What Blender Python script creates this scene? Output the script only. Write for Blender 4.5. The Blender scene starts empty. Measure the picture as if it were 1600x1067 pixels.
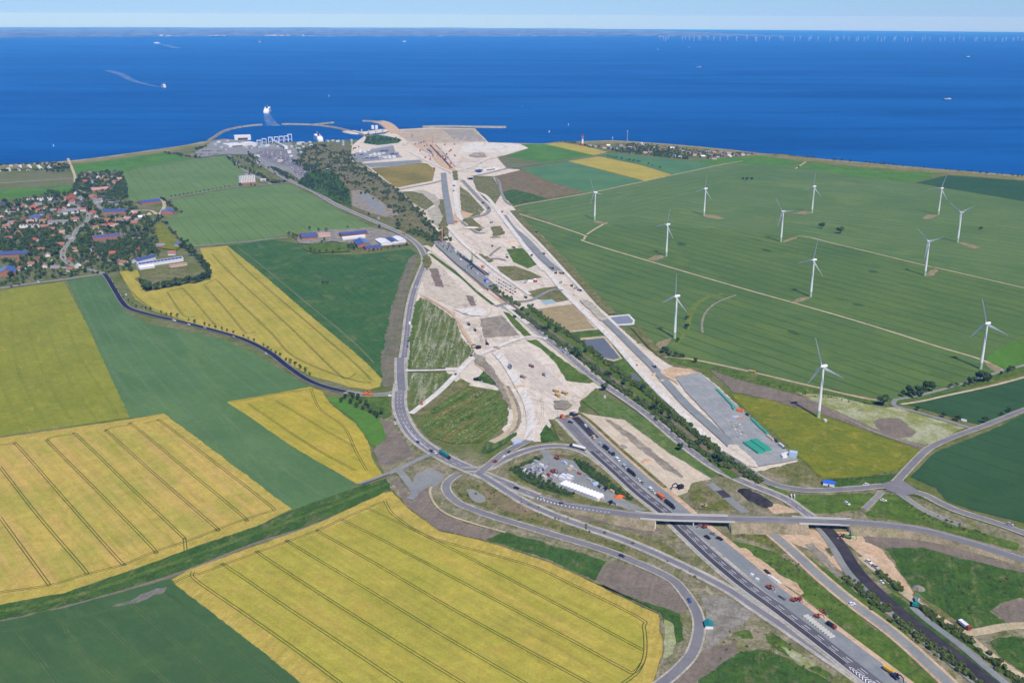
import bpy, bmesh, math, random
import numpy as np
from mathutils import Vector, Matrix, noise as mnoise

random.seed(7)
rng = np.random.default_rng(7)
SC = bpy.context.scene
COL = SC.collection
R = math.radians

# ------------------------------------------------------------------ camera
CAM_H = 450.0
FOC = 1557.0                       # focal length in pixels of a 1600 px wide frame
PITCH = math.atan((533.5 - 26.0) / FOC)
ROLL = R(0.25)
EARTH = 7.4e6                      # effective earth radius

cam_data = bpy.data.cameras.new('camera')
cam_data.sensor_width = 36.0
cam_data.lens = 36.0 * FOC / 1600.0
cam_data.clip_start = 1.0
cam_data.clip_end = 400000.0
cam = bpy.data.objects.new('camera', cam_data)
COL.objects.link(cam)
cam.matrix_world = (Matrix.Translation((0, 0, CAM_H)) @ Matrix.Rotation(math.pi / 2 - PITCH, 4, 'X')
                    @ Matrix.Rotation(ROLL, 4, 'Z'))
SC.camera = cam

# ------------------------------------------------------------------ sky and sun
SUN_EL = R(52.0)
SUN_AZ = R(161.5)                  # clockwise from the view direction (+Y)
world = bpy.data.worlds.new('World')
SC.world = world
world.use_nodes = True
wn = world.node_tree.nodes
wl = world.node_tree.links
wn.clear()
w_out = wn.new('ShaderNodeOutputWorld')
w_bg = wn.new('ShaderNodeBackground')
w_sky = wn.new('ShaderNodeTexSky')
w_sky.sky_type = 'NISHITA'
w_sky.sun_disc = False
w_sky.sun_elevation = SUN_EL
w_sky.sun_rotation = SUN_AZ
w_sky.altitude = 0
w_sky.air_density = 1.0
w_sky.dust_density = 0.15
w_sky.ozone_density = 1.5
w_tc = wn.new('ShaderNodeTexCoord')
w_sep = wn.new('ShaderNodeSeparateXYZ')
w_max = wn.new('ShaderNodeMath'); w_max.operation = 'MAXIMUM'; w_max.inputs[1].default_value = 0.10
w_com = wn.new('ShaderNodeCombineXYZ')
wl.new(w_tc.outputs['Generated'], w_sep.inputs[0])
wl.new(w_sep.outputs['X'], w_com.inputs['X'])
wl.new(w_sep.outputs['Y'], w_com.inputs['Y'])
wl.new(w_sep.outputs['Z'], w_max.inputs[0])
wl.new(w_max.outputs[0], w_com.inputs['Z'])
wl.new(w_com.outputs[0], w_sky.inputs['Vector'])
w_hs = wn.new('ShaderNodeHueSaturation')
w_hs.inputs['Saturation'].default_value = 1.55
w_hs.inputs['Hue'].default_value = 0.53
wl.new(w_sky.outputs[0], w_hs.inputs['Color'])
wl.new(w_hs.outputs[0], w_bg.inputs['Color'])
w_bg.inputs['Strength'].default_value = 0.118
wl.new(w_bg.outputs[0], w_out.inputs['Surface'])

sun_data = bpy.data.lights.new('sun', 'SUN')
sun_data.energy = 4.5
sun_data.angle = R(0.53)
sun_data.color = (1.0, 0.94, 0.84)
sun = bpy.data.objects.new('sun', sun_data)
COL.objects.link(sun)
sdir = Vector((math.sin(SUN_AZ) * math.cos(SUN_EL), math.cos(SUN_AZ) * math.cos(SUN_EL), math.sin(SUN_EL)))
sun.rotation_euler = sdir.to_track_quat('Z', 'Y').to_euler()
sun.location = (300, -300, 900)

SC.view_settings.view_transform = 'Standard'
SC.view_settings.look = 'None'
SC.view_settings.exposure = 0.0
SC.view_settings.gamma = 1.0
SC.view_settings.use_curve_mapping = False
try:
    SC.cycles.use_denoising = True
    SC.cycles.max_bounces = 4
    SC.cycles.diffuse_bounces = 2
    SC.cycles.glossy_bounces = 2
    SC.cycles.volume_bounces = 1
    SC.cycles.transparent_max_bounces = 6
    SC.cycles.caustics_reflective = False
    SC.cycles.caustics_refractive = False
except Exception:
    pass

# ------------------------------------------------------------------ picture point -> ground point
_cp, _sp, _cr, _sr = math.cos(PITCH), math.sin(PITCH), math.cos(ROLL), math.sin(ROLL)
def at(px, py, z=0.0):
    """point of the horizontal plane at height z seen at photograph pixel (px, py)"""
    x, y = px - 800.0, py - 533.5
    xr, yr = x * _cr + y * _sr, -x * _sr + y * _cr
    cx, cy = xr / FOC, -yr / FOC
    d = (cx, _cp + cy * _sp, cy * _cp - _sp)
    t = (z - CAM_H) / d[2]
    return Vector((d[0] * t, d[1] * t, z))
def at_sea(px, py, base=-1.6):
    z = base
    for _ in range(25):
        p = at(px, py, z)
        z = base - (p.x * p.x + p.y * p.y) / (2 * EARTH)
    return p

def srgb(r, g, b):
    return tuple(((c / 255.0) / 12.92 if c <= 10 else (((c / 255.0) + 0.055) / 1.055) ** 2.4) for c in (r, g, b))

# ------------------------------------------------------------------ materials
MATS = {}
def new_mat(name):
    m = bpy.data.materials.new(name)
    m.use_nodes = True
    nt = m.node_tree
    b = nt.nodes['Principled BSDF']
    b.inputs['Roughness'].default_value = 0.9
    b.inputs['Specular IOR Level'].default_value = 0.15
    return m, nt, b
def N(nt, t, **kw):
    n = nt.nodes.new(t)
    for k, v in kw.items():
        setattr(n, k, v)
    return n
def math_n(nt, op, a, b=None, c=None, clamp=False):
    n = nt.nodes.new('ShaderNodeMath'); n.operation = op; n.use_clamp = clamp
    for i, v in enumerate((a, b, c)):
        if v is None: continue
        if hasattr(v, 'links') or hasattr(v, 'is_linked'):
            nt.links.new(v, n.inputs[i])
        else:
            n.inputs[i].default_value = v
    return n.outputs[0]
def mixc(nt, fac, a, b, blend='MIX'):
    n = nt.nodes.new('ShaderNodeMix'); n.data_type = 'RGBA'; n.blend_type = blend
    if hasattr(fac, 'is_linked'): nt.links.new(fac, n.inputs[0])
    else: n.inputs[0].default_value = fac
    for i, v in ((6, a), (7, b)):
        if hasattr(v, 'is_linked'): nt.links.new(v, n.inputs[i])
        else: n.inputs[i].default_value = (*v[:3], 1)
    return n.outputs[2]
def smooth(nt, v, lo, hi):
    n = nt.nodes.new('ShaderNodeMapRange'); n.interpolation_type = 'SMOOTHSTEP'
    nt.links.new(v, n.inputs[0]); n.inputs[1].default_value = lo; n.inputs[2].default_value = hi
    return n.outputs[0]
def noise_n(nt, vec, scale, detail=3.0, rough=0.55, dist=0.0):
    n = nt.nodes.new('ShaderNodeTexNoise'); n.inputs['Scale'].default_value = scale
    n.inputs['Detail'].default_value = detail; n.inputs['Roughness'].default_value = rough
    n.inputs['Distortion'].default_value = dist
    if vec is not None: nt.links.new(vec, n.inputs['Vector'])
    return n.outputs['Fac']
def dot_n(nt, vec, d):
    n = nt.nodes.new('ShaderNodeVectorMath'); n.operation = 'DOT_PRODUCT'
    nt.links.new(vec, n.inputs[0]); n.inputs[1].default_value = d
    return n.outputs['Value']
def vary(c, f):
    return tuple(min(1.0, max(0.0, x * f)) for x in c[:3])

def ground_mat(name, c1, c2, c3=None, along=None, patch=90.0, streak=7.0, streak_amt=0.5, grain=2.2, grain_amt=0.28,
               lines=None, line_w=1.2, line_col=None, line_amt=0.5, speck=None, speck_amt=0.5, speck_size=2.0, c3_amt=0.6, bands=None, band_w=16.0, band_amt=0.7, dirt=()):
    """ground cover in world metres: broad patches, streaks along the working direction, grain, tramlines, specks"""
    if name in MATS: return MATS[name]
    m, nt, b = new_mat(name)
    geo = nt.nodes.new('ShaderNodeNewGeometry')
    pos = geo.outputs['Position']
    if along is None: along = (0.3, 1.0)
    l = math.hypot(*along); dx, dy = along[0] / l, along[1] / l
    u = dot_n(nt, pos, (dx, dy, 0)); v = dot_n(nt, pos, (dy, -dx, 0))
    com = nt.nodes.new('ShaderNodeCombineXYZ')
    nt.links.new(math_n(nt, 'MULTIPLY', u, 1.0 / (streak * 22)), com.inputs[0])
    nt.links.new(math_n(nt, 'MULTIPLY', v, 1.0 / streak), com.inputs[1])
    big = smooth(nt, noise_n(nt, pos, 1.0 / patch, 4.0, 0.6, 0.4), 0.36, 0.64)
    stk = smooth(nt, noise_n(nt, com.outputs[0], 1.0, 3.0, 0.6), 0.34, 0.68)
    col = mixc(nt, big, c1, c2)
    if c3 is not None:
        f = math_n(nt, 'MULTIPLY', smooth(nt, noise_n(nt, pos, 1.7 / patch, 5.0, 0.65, 0.8), 0.5, 0.72), c3_amt)
        col = mixc(nt, f, col, c3)
    if bands is not None:
        cb_ = nt.nodes.new('ShaderNodeCombineXYZ')
        nt.links.new(math_n(nt, 'MULTIPLY', u, 1.0 / (band_w * 14)), cb_.inputs[0]); nt.links.new(math_n(nt, 'MULTIPLY', v, 1.0 / band_w), cb_.inputs[1])
        bf = smooth(nt, noise_n(nt, cb_.outputs[0], 1.0, 3.0, 0.55, 0.25), 0.46, 0.66)
        col = mixc(nt, math_n(nt, 'MULTIPLY', bf, band_amt), col, bands)
    for dc, dsize, lo, hi, damt, stretch in dirt:
        cd_ = nt.nodes.new('ShaderNodeCombineXYZ')
        nt.links.new(math_n(nt, 'MULTIPLY', u, 1.0 / (dsize * stretch)), cd_.inputs[0]); nt.links.new(math_n(nt, 'MULTIPLY', v, 1.0 / dsize), cd_.inputs[1])
        df = smooth(nt, noise_n(nt, cd_.outputs[0], 1.0, 5.0, 0.68, 0.7), lo, hi)
        col = mixc(nt, math_n(nt, 'MULTIPLY', df, damt), col, dc)
    sf = math_n(nt, 'MULTIPLY', stk, streak_amt)
    col = mixc(nt, sf, col, mixc(nt, 1.0, col, (0.62, 0.66, 0.6), 'MULTIPLY'))
    if lines:
        fr = math_n(nt, 'FRACT', math_n(nt, 'ADD', math_n(nt, 'DIVIDE', v, lines), 0.37))
        dd = math_n(nt, 'MULTIPLY', math_n(nt, 'ABSOLUTE', math_n(nt, 'SUBTRACT', fr, 0.5)), lines)
        lf = math_n(nt, 'SUBTRACT', 1.0, smooth(nt, dd, line_w * 0.5, line_w * 1.1))
        mod = smooth(nt, noise_n(nt, pos, 1.0 / 160.0, 2.0), 0.3, 0.6)
        lf = math_n(nt, 'MULTIPLY', math_n(nt, 'MULTIPLY', lf, line_amt), math_n(nt, 'ADD', math_n(nt, 'MULTIPLY', mod, 0.7), 0.3))
        col = mixc(nt, lf, col, line_col or vary(c1, 0.5))
    if speck is not None:
        s1 = smooth(nt, noise_n(nt, pos, 1.0 / speck_size, 2.0, 0.7), 0.56, 0.66)
        s2 = smooth(nt, noise_n(nt, com.outputs[0], 0.6, 3.0), 0.42, 0.62)
        col = mixc(nt, math_n(nt, 'MULTIPLY', math_n(nt, 'MULTIPLY', s1, s2), speck_amt), col, speck)
    gr = noise_n(nt, pos, 1.0 / grain, 3.0, 0.75)
    g2 = noise_n(nt, pos, 1.0 / (grain * 4.5), 3.0, 0.7, 0.6)
    gm = math_n(nt, 'ADD', math_n(nt, 'MULTIPLY', math_n(nt, 'SUBTRACT', gr, 0.5), grain_amt * 3.6), math_n(nt, 'MULTIPLY', math_n(nt, 'SUBTRACT', g2, 0.5), grain_amt * 2.6))
    gf = math_n(nt, 'ADD', gm, 1.0)
    vm = nt.nodes.new('ShaderNodeVectorMath'); vm.operation = 'SCALE'
    nt.links.new(col, vm.inputs[0]); nt.links.new(gf, vm.inputs['Scale'])
    nt.links.new(vm.outputs[0], b.inputs['Base Color'])
    b.inputs['Roughness'].default_value = 0.95
    b.inputs['Specular IOR Level'].default_value = 0.05
    MATS[name] = m
    return m

def plain(name, c, rough=0.6, spec=0.3, metal=0.0, var=0.12, scale=0.35):
    if name in MATS: return MATS[name]
    m, nt, b = new_mat(name)
    geo = nt.nodes.new('ShaderNodeNewGeometry')
    f = noise_n(nt, geo.outputs['Position'], scale, 4.0, 0.65)
    col = mixc(nt, f, vary(c, 1 - var * 1.6), vary(c, 1 + var * 1.2))
    nt.links.new(col, b.inputs['Base Color'])
    b.inputs['Roughness'].default_value = rough
    b.inputs['Specular IOR Level'].default_value = spec
    b.inputs['Metallic'].default_value = metal
    MATS[name] = m
    return m

def foliage(name, c1, c2):
    if name in MATS: return MATS[name]
    m, nt, b = new_mat(name)
    geo = nt.nodes.new('ShaderNodeNewGeometry')
    oi = nt.nodes.new('ShaderNodeObjectInfo')
    f = noise_n(nt, geo.outputs['Position'], 0.16, 4.0, 0.75)
    f = math_n(nt, 'ADD', smooth(nt, f, 0.3, 0.7), math_n(nt, 'MULTIPLY', math_n(nt, 'SUBTRACT', oi.outputs['Random'], 0.5), 0.7), clamp=True)
    col = mixc(nt, f, c1, c2)
    g2 = noise_n(nt, geo.outputs['Position'], 0.9, 2.0, 0.7)
    col = mixc(nt, math_n(nt, 'MULTIPLY', smooth(nt, g2, 0.45, 0.7), 0.45), col, vary(c2, 1.35))
    nt.links.new(col, b.inputs['Base Color'])
    b.inputs['Roughness'].default_value = 0.8
    b.inputs['Specular IOR Level'].default_value = 0.1
    MATS[name] = m
    return m

# ------------------------------------------------------------------ scene graph helpers
def link(o, parent=None):
    COL.objects.link(o)
    if parent is not None: o.parent = parent
    return o
def tag(o, label=None, cat=None, group=None, kind=None):
    if label: o['label'] = label
    if cat: o['category'] = cat
    if group: o['group'] = group
    if kind: o['kind'] = kind
    return o
def mesh_obj(name, verts, faces, material, parent=None, smooth_faces=False):
    me = bpy.data.meshes.new(name)
    me.from_pydata([tuple(v) for v in verts], [], faces)
    me.update()
    if smooth_faces:
        me.polygons.foreach_set('use_smooth', [True] * len(me.polygons))
    if material is not None: me.materials.append(material)
    return link(bpy.data.objects.new(name, me), parent)
def empty(name, loc, rz=0.0):
    o = bpy.data.objects.new(name, None)
    o.empty_display_size = 2.0
    o.location = loc; o.rotation_euler = (0, 0, rz)
    return link(o)

class MB:
    """collects simple solids into one mesh"""
    def __init__(s): s.v = []; s.f = []
    def add(s, vs, fs):
        k = len(s.v); s.v += [tuple(v) for v in vs]; s.f += [tuple(i + k for i in f) for f in fs]; return s
    def box(s, x0, x1, y0, y1, z0, z1, tx=0.0, ty=0.0):
        """box; the top is drawn in by tx, ty on each side"""
        return s.add([(x0, y0, z0), (x1, y0, z0), (x1, y1, z0), (x0, y1, z0),
                      (x0 + tx, y0 + ty, z1), (x1 - tx, y0 + ty, z1), (x1 - tx, y1 - ty, z1), (x0 + tx, y1 - ty, z1)],
                     [(3, 2, 1, 0), (4, 5, 6, 7), (0, 1, 5, 4), (1, 2, 6, 5), (2, 3, 7, 6), (3, 0, 4, 7)])
    def bar(s, a, b, w, w2=None):
        a, b = Vector(a), Vector(b); d = (b - a).normalized()
        up = Vector((0, 0, 1)) if abs(d.z) < 0.95 else Vector((1, 0, 0))
        r = d.cross(up).normalized(); t = r.cross(d)
        w2 = w if w2 is None else w2
        vs = [a + r * sx * w / 2 + t * sy * w / 2 for sx, sy in ((-1, -1), (1, -1), (1, 1), (-1, 1))]
        vs += [b + r * sx * w2 / 2 + t * sy * w2 / 2 for sx, sy in ((-1, -1), (1, -1), (1, 1), (-1, 1))]
        return s.add(vs, [(3, 2, 1, 0), (4, 5, 6, 7), (0, 1, 5, 4), (1, 2, 6, 5), (2, 3, 7, 6), (3, 0, 4, 7)])
    def cyl(s, a, b, r0, r1=None, n=12):
        a, b = Vector(a), Vector(b); d = (b - a).normalized()
        up = Vector((0, 0, 1)) if abs(d.z) < 0.95 else Vector((1, 0, 0))
        r = d.cross(up).normalized(); t = r.cross(d)
        r1 = r0 if r1 is None else r1
        vs = []
        for c, q in ((a, r0), (b, r1)):
            for k in range(n):
                w = 2 * math.pi * k / n
                vs.append(c + r * math.cos(w) * q + t * math.sin(w) * q)
        fs = [(k, (k + 1) % n, n + (k + 1) % n, n + k) for k in range(n)]
        fs += [tuple(range(n - 1, -1, -1)), tuple(range(n, 2 * n))]
        return s.add(vs, fs)
    def prism(s, pts, z0, z1, sx=1.0):
        """extrude an xy outline"""
        n = len(pts)
        cx = sum(p[0] for p in pts) / n; cy = sum(p[1] for p in pts) / n
        vs = [(p[0], p[1], z0) for p in pts] + [(cx + (p[0] - cx) * sx, cy + (p[1] - cy) * sx, z1) for p in pts]
        return s.add(vs, [tuple(range(n - 1, -1, -1)), tuple(range(n, 2 * n))] + [(k, (k + 1) % n, n + (k + 1) % n, n + k) for k in range(n)])
    def profile(s, pts, y0, y1):
        """extrude an xz outline along y"""
        n = len(pts)
        vs = [(p[0], y0, p[1]) for p in pts] + [(p[0], y1, p[1]) for p in pts]
        return s.add(vs, [tuple(range(n)), tuple(range(2 * n - 1, n - 1, -1))] + [(k, n + k, n + (k + 1) % n, (k + 1) % n) for k in range(n)])
    def mesh(s, name, material=None):
        me = bpy.data.meshes.new(name)
        me.from_pydata(s.v, [], s.f); me.update()
        bm = bmesh.new(); bm.from_mesh(me); bmesh.ops.recalc_face_normals(bm, faces=bm.faces); bm.to_mesh(me); bm.free()
        if material: me.materials.append(material)
        return me
    def build(s, name, material, parent=None):
        return link(bpy.data.objects.new(name, s.mesh(name, material)), parent)
def inst(name, me, parent, material=None, loc=None, rot=None):
    o = bpy.data.objects.new(name, me)
    link(o, parent)
    if material is not None:
        o.material_slots[0].link = 'OBJECT'; o.material_slots[0].material = material
    if loc is not None: o.location = loc
    if rot is not None: o.rotation_euler = rot
    return o

# ------------------------------------------------------------------ ground sheets: each a few mm above the last
SHEETS = []         # (z, outline) to look up the ground height
STEP = 0.006
_sheet = [0]
def next_z():
    _sheet[0] += 1
    return _sheet[0] * STEP
def inside(poly, x, y):
    c = False; n = len(poly); j = n - 1
    for i in range(n):
        xi, yi = poly[i]; xj, yj = poly[j]
        if (yi > y) != (yj > y) and x < (xj - xi) * (y - yi) / (yj - yi) + xi: c = not c
        j = i
    return c
def gz(x, y):
    for z, bb, poly in reversed(SHEETS):
        if bb[0] <= x <= bb[1] and bb[2] <= y <= bb[3] and inside(poly, x, y): return z
    return 0.0
def reg(z, poly):
    xs = [p[0] for p in poly]; ys = [p[1] for p in poly]
    SHEETS.append((z, (min(xs), max(xs), min(ys), max(ys)), poly))
def catmull(pts, n=6, closed=False):
    out = []; m = len(pts)
    rngi = range(m) if closed else range(m - 1)
    for i in rngi:
        if closed: p0, p1, p2, p3 = pts[i - 1], pts[i], pts[(i + 1) % m], pts[(i + 2) % m]
        else: p0, p1, p2, p3 = pts[max(i - 1, 0)], pts[i], pts[i + 1], pts[min(i + 2, m - 1)]
        for k in range(n):
            t = k / n
            out.append(0.5 * ((2 * p1) + (p2 - p0) * t + (2 * p0 - 5 * p1 + 4 * p2 - p3) * t * t + (3 * p1 - p0 - 3 * p2 + p3) * t ** 3))
    if not closed: out.append(pts[-1])
    return out
def ragged(pts, step, amp, seed):
    out = []; n = len(pts)
    for i in range(n):
        a, b = pts[i], pts[(i + 1) % n]
        d = (b - a).length; k = max(1, int(d / step))
        nn = Vector((-(b - a).y, (b - a).x, 0)).normalized() if d > 1e-6 else Vector((0, 0, 0))
        for q in range(k):
            p = a + (b - a) * (q / k)
            w = mnoise.noise(Vector((p.x * 0.09, p.y * 0.09, seed))) + 0.6 * mnoise.noise(Vector((p.x * 0.31, p.y * 0.31, seed + 9)))
            out.append(p + nn * w * amp)
    return out
ST_LABELS = {}
def sheet(name, material, px, soft=None, curve=False, label=None, kind='structure', skirt=None, cat=None):
    z = next_z()
    pts = [at(x, y, 0) for x, y in px]
    if curve: pts = catmull(pts, 5, True)
    if soft: pts = ragged(pts, max(3.0, soft * 1.6), soft, len(SHEETS) * 1.37)
    poly = [(p.x, p.y) for p in pts]
    reg(z, poly)
    bm = bmesh.new()
    vs = [bm.verts.new((p.x, p.y, z)) for p in pts]
    f = bm.faces.new(vs)
    bm.normal_update()
    if f.normal.z < 0: f.normal_flip()
    if skirt:
        lo = [bm.verts.new((p.x, p.y, z - skirt)) for p in pts]
        for i in range(len(vs)):
            j = (i + 1) % len(vs)
            bm.faces.new((vs[i], lo[i], lo[j], vs[j]))
    bmesh.ops.triangulate(bm, faces=[f], quad_method='BEAUTY', ngon_method='EAR_CLIP')
    me = bpy.data.meshes.new(name); bm.to_mesh(me); bm.free()
    me.materials.append(material)
    o = link(bpy.data.objects.new(name, me))
    tag(o, label, cat, None, kind)
    return o
def offset_line(path, off):
    out = []
    for i, p in enumerate(path):
        a = path[max(i - 1, 0)]; b = path[min(i + 1, len(path) - 1)]
        d = (b - a); d.z = 0; d.normalize()
        out.append(p + Vector((d.y, -d.x, 0)) * off)
    return out
def strip_mesh(path, w, z=None, w_end=None, zoff=0.0):
    n = len(path); vs = []; fs = []
    L = offset_line(path, -0.5); Rr = offset_line(path, 0.5)
    for i, p in enumerate(path):
        t = i / max(n - 1, 1)
        ww = w if w_end is None else w + (w_end - w) * t
        a = p + (L[i] - p) * ww; b = p + (Rr[i] - p) * ww
        zz = (p.z if z is None else z) + zoff
        vs += [(a.x, a.y, zz), (b.x, b.y, zz)]
    for i in range(n - 1):
        fs.append((2 * i, 2 * i + 1, 2 * i + 3, 2 * i + 2))
    return vs, fs
def px_path(px, n=6, z=0.0):
    return catmull([at(x, y, z) for x, y in px], n)
def ribbon(name, material, px, w, w_end=None, n=6, parent=None, label=None, kind='structure', cat=None, off=0.0, z=None, register=True, path=None):
    path = px_path(px, n) if path is None else path
    if off: path = offset_line(path, off)
    if z is None: z = next_z()
    vs, fs = strip_mesh(path, w, z, w_end)
    o = mesh_obj(name, vs, fs, material, parent)
    if register:
        reg(z, [(v[0], v[1]) for v in vs[0::2]] + [(v[0], v[1]) for v in vs[1::2]][::-1])
    if parent is None: tag(o, label, cat, None, kind)
    return o
def resample(path, step):
    out = [path[0].copy()]; acc = 0.0
    for i in range(len(path) - 1):
        a, b = path[i], path[i + 1]; d = (b - a).length
        while acc + d >= step:
            a = a + (b - a) * ((step - acc) / d); out.append(a.copy()); d = (b - a).length; acc = 0.0
            if d < 1e-9: break
        acc += d
    return out
def dashes(name, material, path, off, length, gap, w, zz, parent):
    pts = resample(offset_line(path, off), (length + gap))
    vs, fs = [], []
    for i in range(len(pts) - 1):
        d = (pts[i + 1] - pts[i]); d.z = 0; d.normalize(); n = Vector((d.y, -d.x, 0))
        a = pts[i]; b = a + d * length; k = len(vs)
        za = zz if zz is not None else a.z + 0.03
        for q in (a - n * w / 2, a + n * w / 2, b + n * w / 2, b - n * w / 2): vs.append((q.x, q.y, za))
        fs.append((k, k + 1, k + 2, k + 3))
    if vs: return mesh_obj(name, vs, fs, material, parent)
# ================================================================== SEA, SKYWARD AIR, FAR LAND
def dvec(a, b):
    p, q = at(*a), at(*b); return (q.x - p.x, q.y - p.y)

def sea_material():
    m, nt, b = new_mat('sea_water')
    geo = nt.nodes.new('ShaderNodeNewGeometry'); pos = geo.outputs['Position']
    sx = nt.nodes.new('ShaderNodeVectorMath'); sx.operation = 'MULTIPLY'
    nt.links.new(pos, sx.inputs[0]); sx.inputs[1].default_value = (1 / 1400.0, 1 / 420.0, 0)
    big = smooth(nt, noise_n(nt, sx.outputs[0], 1.0, 5.0, 0.62, 0.5), 0.3, 0.7)
    s2 = nt.nodes.new('ShaderNodeVectorMath'); s2.operation = 'MULTIPLY'
    nt.links.new(pos, s2.inputs[0]); s2.inputs[1].default_value = (1 / 160.0, 1 / 38.0, 0)
    rip = smooth(nt, noise_n(nt, s2.outputs[0], 1.0, 4.0, 0.7, 0.3), 0.3, 0.72)
    s4 = nt.nodes.new('ShaderNodeVectorMath'); s4.operation = 'MULTIPLY'
    nt.links.new(pos, s4.inputs[0]); s4.inputs[1].default_value = (1 / 3800.0, 1 / 700.0, 0)
    band = smooth(nt, noise_n(nt, s4.outputs[0], 1.0, 5.0, 0.6, 0.9), 0.45, 0.62)
    col = mixc(nt, big, (0.004, 0.073, 0.245), (0.008, 0.106, 0.33))
    col = mixc(nt, math_n(nt, 'MULTIPLY', rip, 0.75), col, (0.003, 0.062, 0.21))
    col = mixc(nt, math_n(nt, 'MULTIPLY', band, 0.55), col, (0.010, 0.125, 0.37))
    nt.links.new(col, b.inputs['Base Color'])
    b.inputs['Roughness'].default_value = 0.55
    b.inputs['IOR'].default_value = 1.33
    b.inputs['Specular IOR Level'].default_value = 0.05
    s3 = nt.nodes.new('ShaderNodeVectorMath'); s3.operation = 'MULTIPLY'
    nt.links.new(pos, s3.inputs[0]); s3.inputs[1].default_value = (1 / 26.0, 1 / 9.0, 0)
    bp = nt.nodes.new('ShaderNodeBump'); bp.inputs['Strength'].default_value = 0.25; bp.inputs['Distance'].default_value = 1.0
    nt.links.new(noise_n(nt, s3.outputs[0], 1.0, 3.0, 0.6), bp.inputs['Height'])
    nt.links.new(bp.outputs[0], b.inputs['Normal'])
    return m
SEA_M = sea_material()
def make_sea():
    vs, fs = [], []
    radii = [600, 1500, 2500, 3500, 5000, 7000, 10000, 14000, 19000, 25000, 32000, 40000, 50000, 60000, 72000, 86000, 100000]
    na = 120
    for r in radii:
        for k in range(na):
            w = 2 * math.pi * k / na
            vs.append((r * math.sin(w), r * math.cos(w), -1.6 - r * r / (2 * EARTH)))
    for i in range(len(radii) - 1):
        for k in range(na):
            fs.append((i * na + k, i * na + (k + 1) % na, (i + 1) * na + (k + 1) % na, (i + 1) * na + k))
    o = mesh_obj('sea', vs, fs, SEA_M, None, True)
    return tag(o, 'deep blue open sea between the two coasts', None, None, 'structure')
make_sea()

def far_mat():
    m, nt, b = new_mat('far_shore')
    geo = nt.nodes.new('ShaderNodeNewGeometry'); pos = geo.outputs['Position']
    sv = nt.nodes.new('ShaderNodeVectorMath'); sv.operation = 'MULTIPLY'
    nt.links.new(pos, sv.inputs[0]); sv.inputs[1].default_value = (1 / 520.0, 1 / 1500.0, 0)
    f = noise_n(nt, sv.outputs[0], 1.0, 4.0, 0.75)
    col = mixc(nt, smooth(nt, f, 0.40, 0.56), (0.010, 0.035, 0.03), (0.13, 0.16, 0.11))
    col = mixc(nt, smooth(nt, noise_n(nt, sv.outputs[0], 2.3, 3.0, 0.7), 0.58, 0.66), col, (0.42, 0.42, 0.34))
    nt.links.new(col, b.inputs['Base Color'])
    return m
def make_far_land():
    cols = list(range(-700, 1261, 20)); rows = 34
    vs, fs = [], []
    for i in range(rows):
        t = i / (rows - 1)
        for x in cols:
            fr = at_sea(x, 57.2 + (2.2 if x < 300 else 0) * max(0, (300 - x) / 300.0)); d0 = math.hypot(fr.x, fr.y)
            reach = 62000.0 if x < 800 else max(500.0, 62000.0 * (1 - (x - 800) / 470.0) ** 1.6)
            d = d0 + reach * t ** 1.7
            ux, uy = fr.x / d0, fr.y / d0
            h = 2.5 + (22 + 34 * t) * max(0.0, 0.45 + mnoise.noise(Vector((x * 0.012, t * 5, 3.3))) + 0.4 * mnoise.noise(Vector((x * 0.06, t * 14, 1.3)))) * min(1.0, t * 6)
            if x > 800: h *= max(0.05, 1 - (x - 800) / 420.0)
            if i == 0: h = -4.0
            vs.append((ux * d, uy * d, -1.6 - d * d / (2 * EARTH) + h))
    n = len(cols)
    for i in range(rows - 1):
        for k in range(n - 1):
            fs.append((i * n + k, i * n + k + 1, (i + 1) * n + k + 1, (i + 1) * n + k))
    o = mesh_obj('far_coast', vs, fs, far_mat(), None, True)
    return tag(o, 'hazy low green coast along the horizon', None, None, 'structure')
make_far_land()

# ================================================================== LAND
G = ground_mat
Lg = lambda *c: srgb(*c)
k = 0.88
def A(r, g, b):
    q = vary(srgb(r, g, b), k)
    fb = 0.91 if min(r, g, b) > 0.80 * max(r, g, b) else (0.52 if g > r and g >= b else (0.70 if b < 0.62 * r else 0.93))
    return (q[0] * 1.0, q[1] * (0.97 if fb == 0.52 else 1.0), q[2] * fb)      # photographed tone -> base colour

M_base = G('rough_grass', A(104, 118, 72), A(128, 128, 88), A(80, 108, 58), patch=60, streak=5, streak_amt=0.3, grain_amt=0.4)
M_beach = G('beach_sand', A(178, 165, 128), A(150, 145, 105), A(120, 130, 80), patch=40, streak_amt=0.3)
M_cliff = G('dry_coast_grass', A(150, 140, 96), A(122, 128, 78), A(165, 150, 110), patch=70, streak=6)

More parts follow.
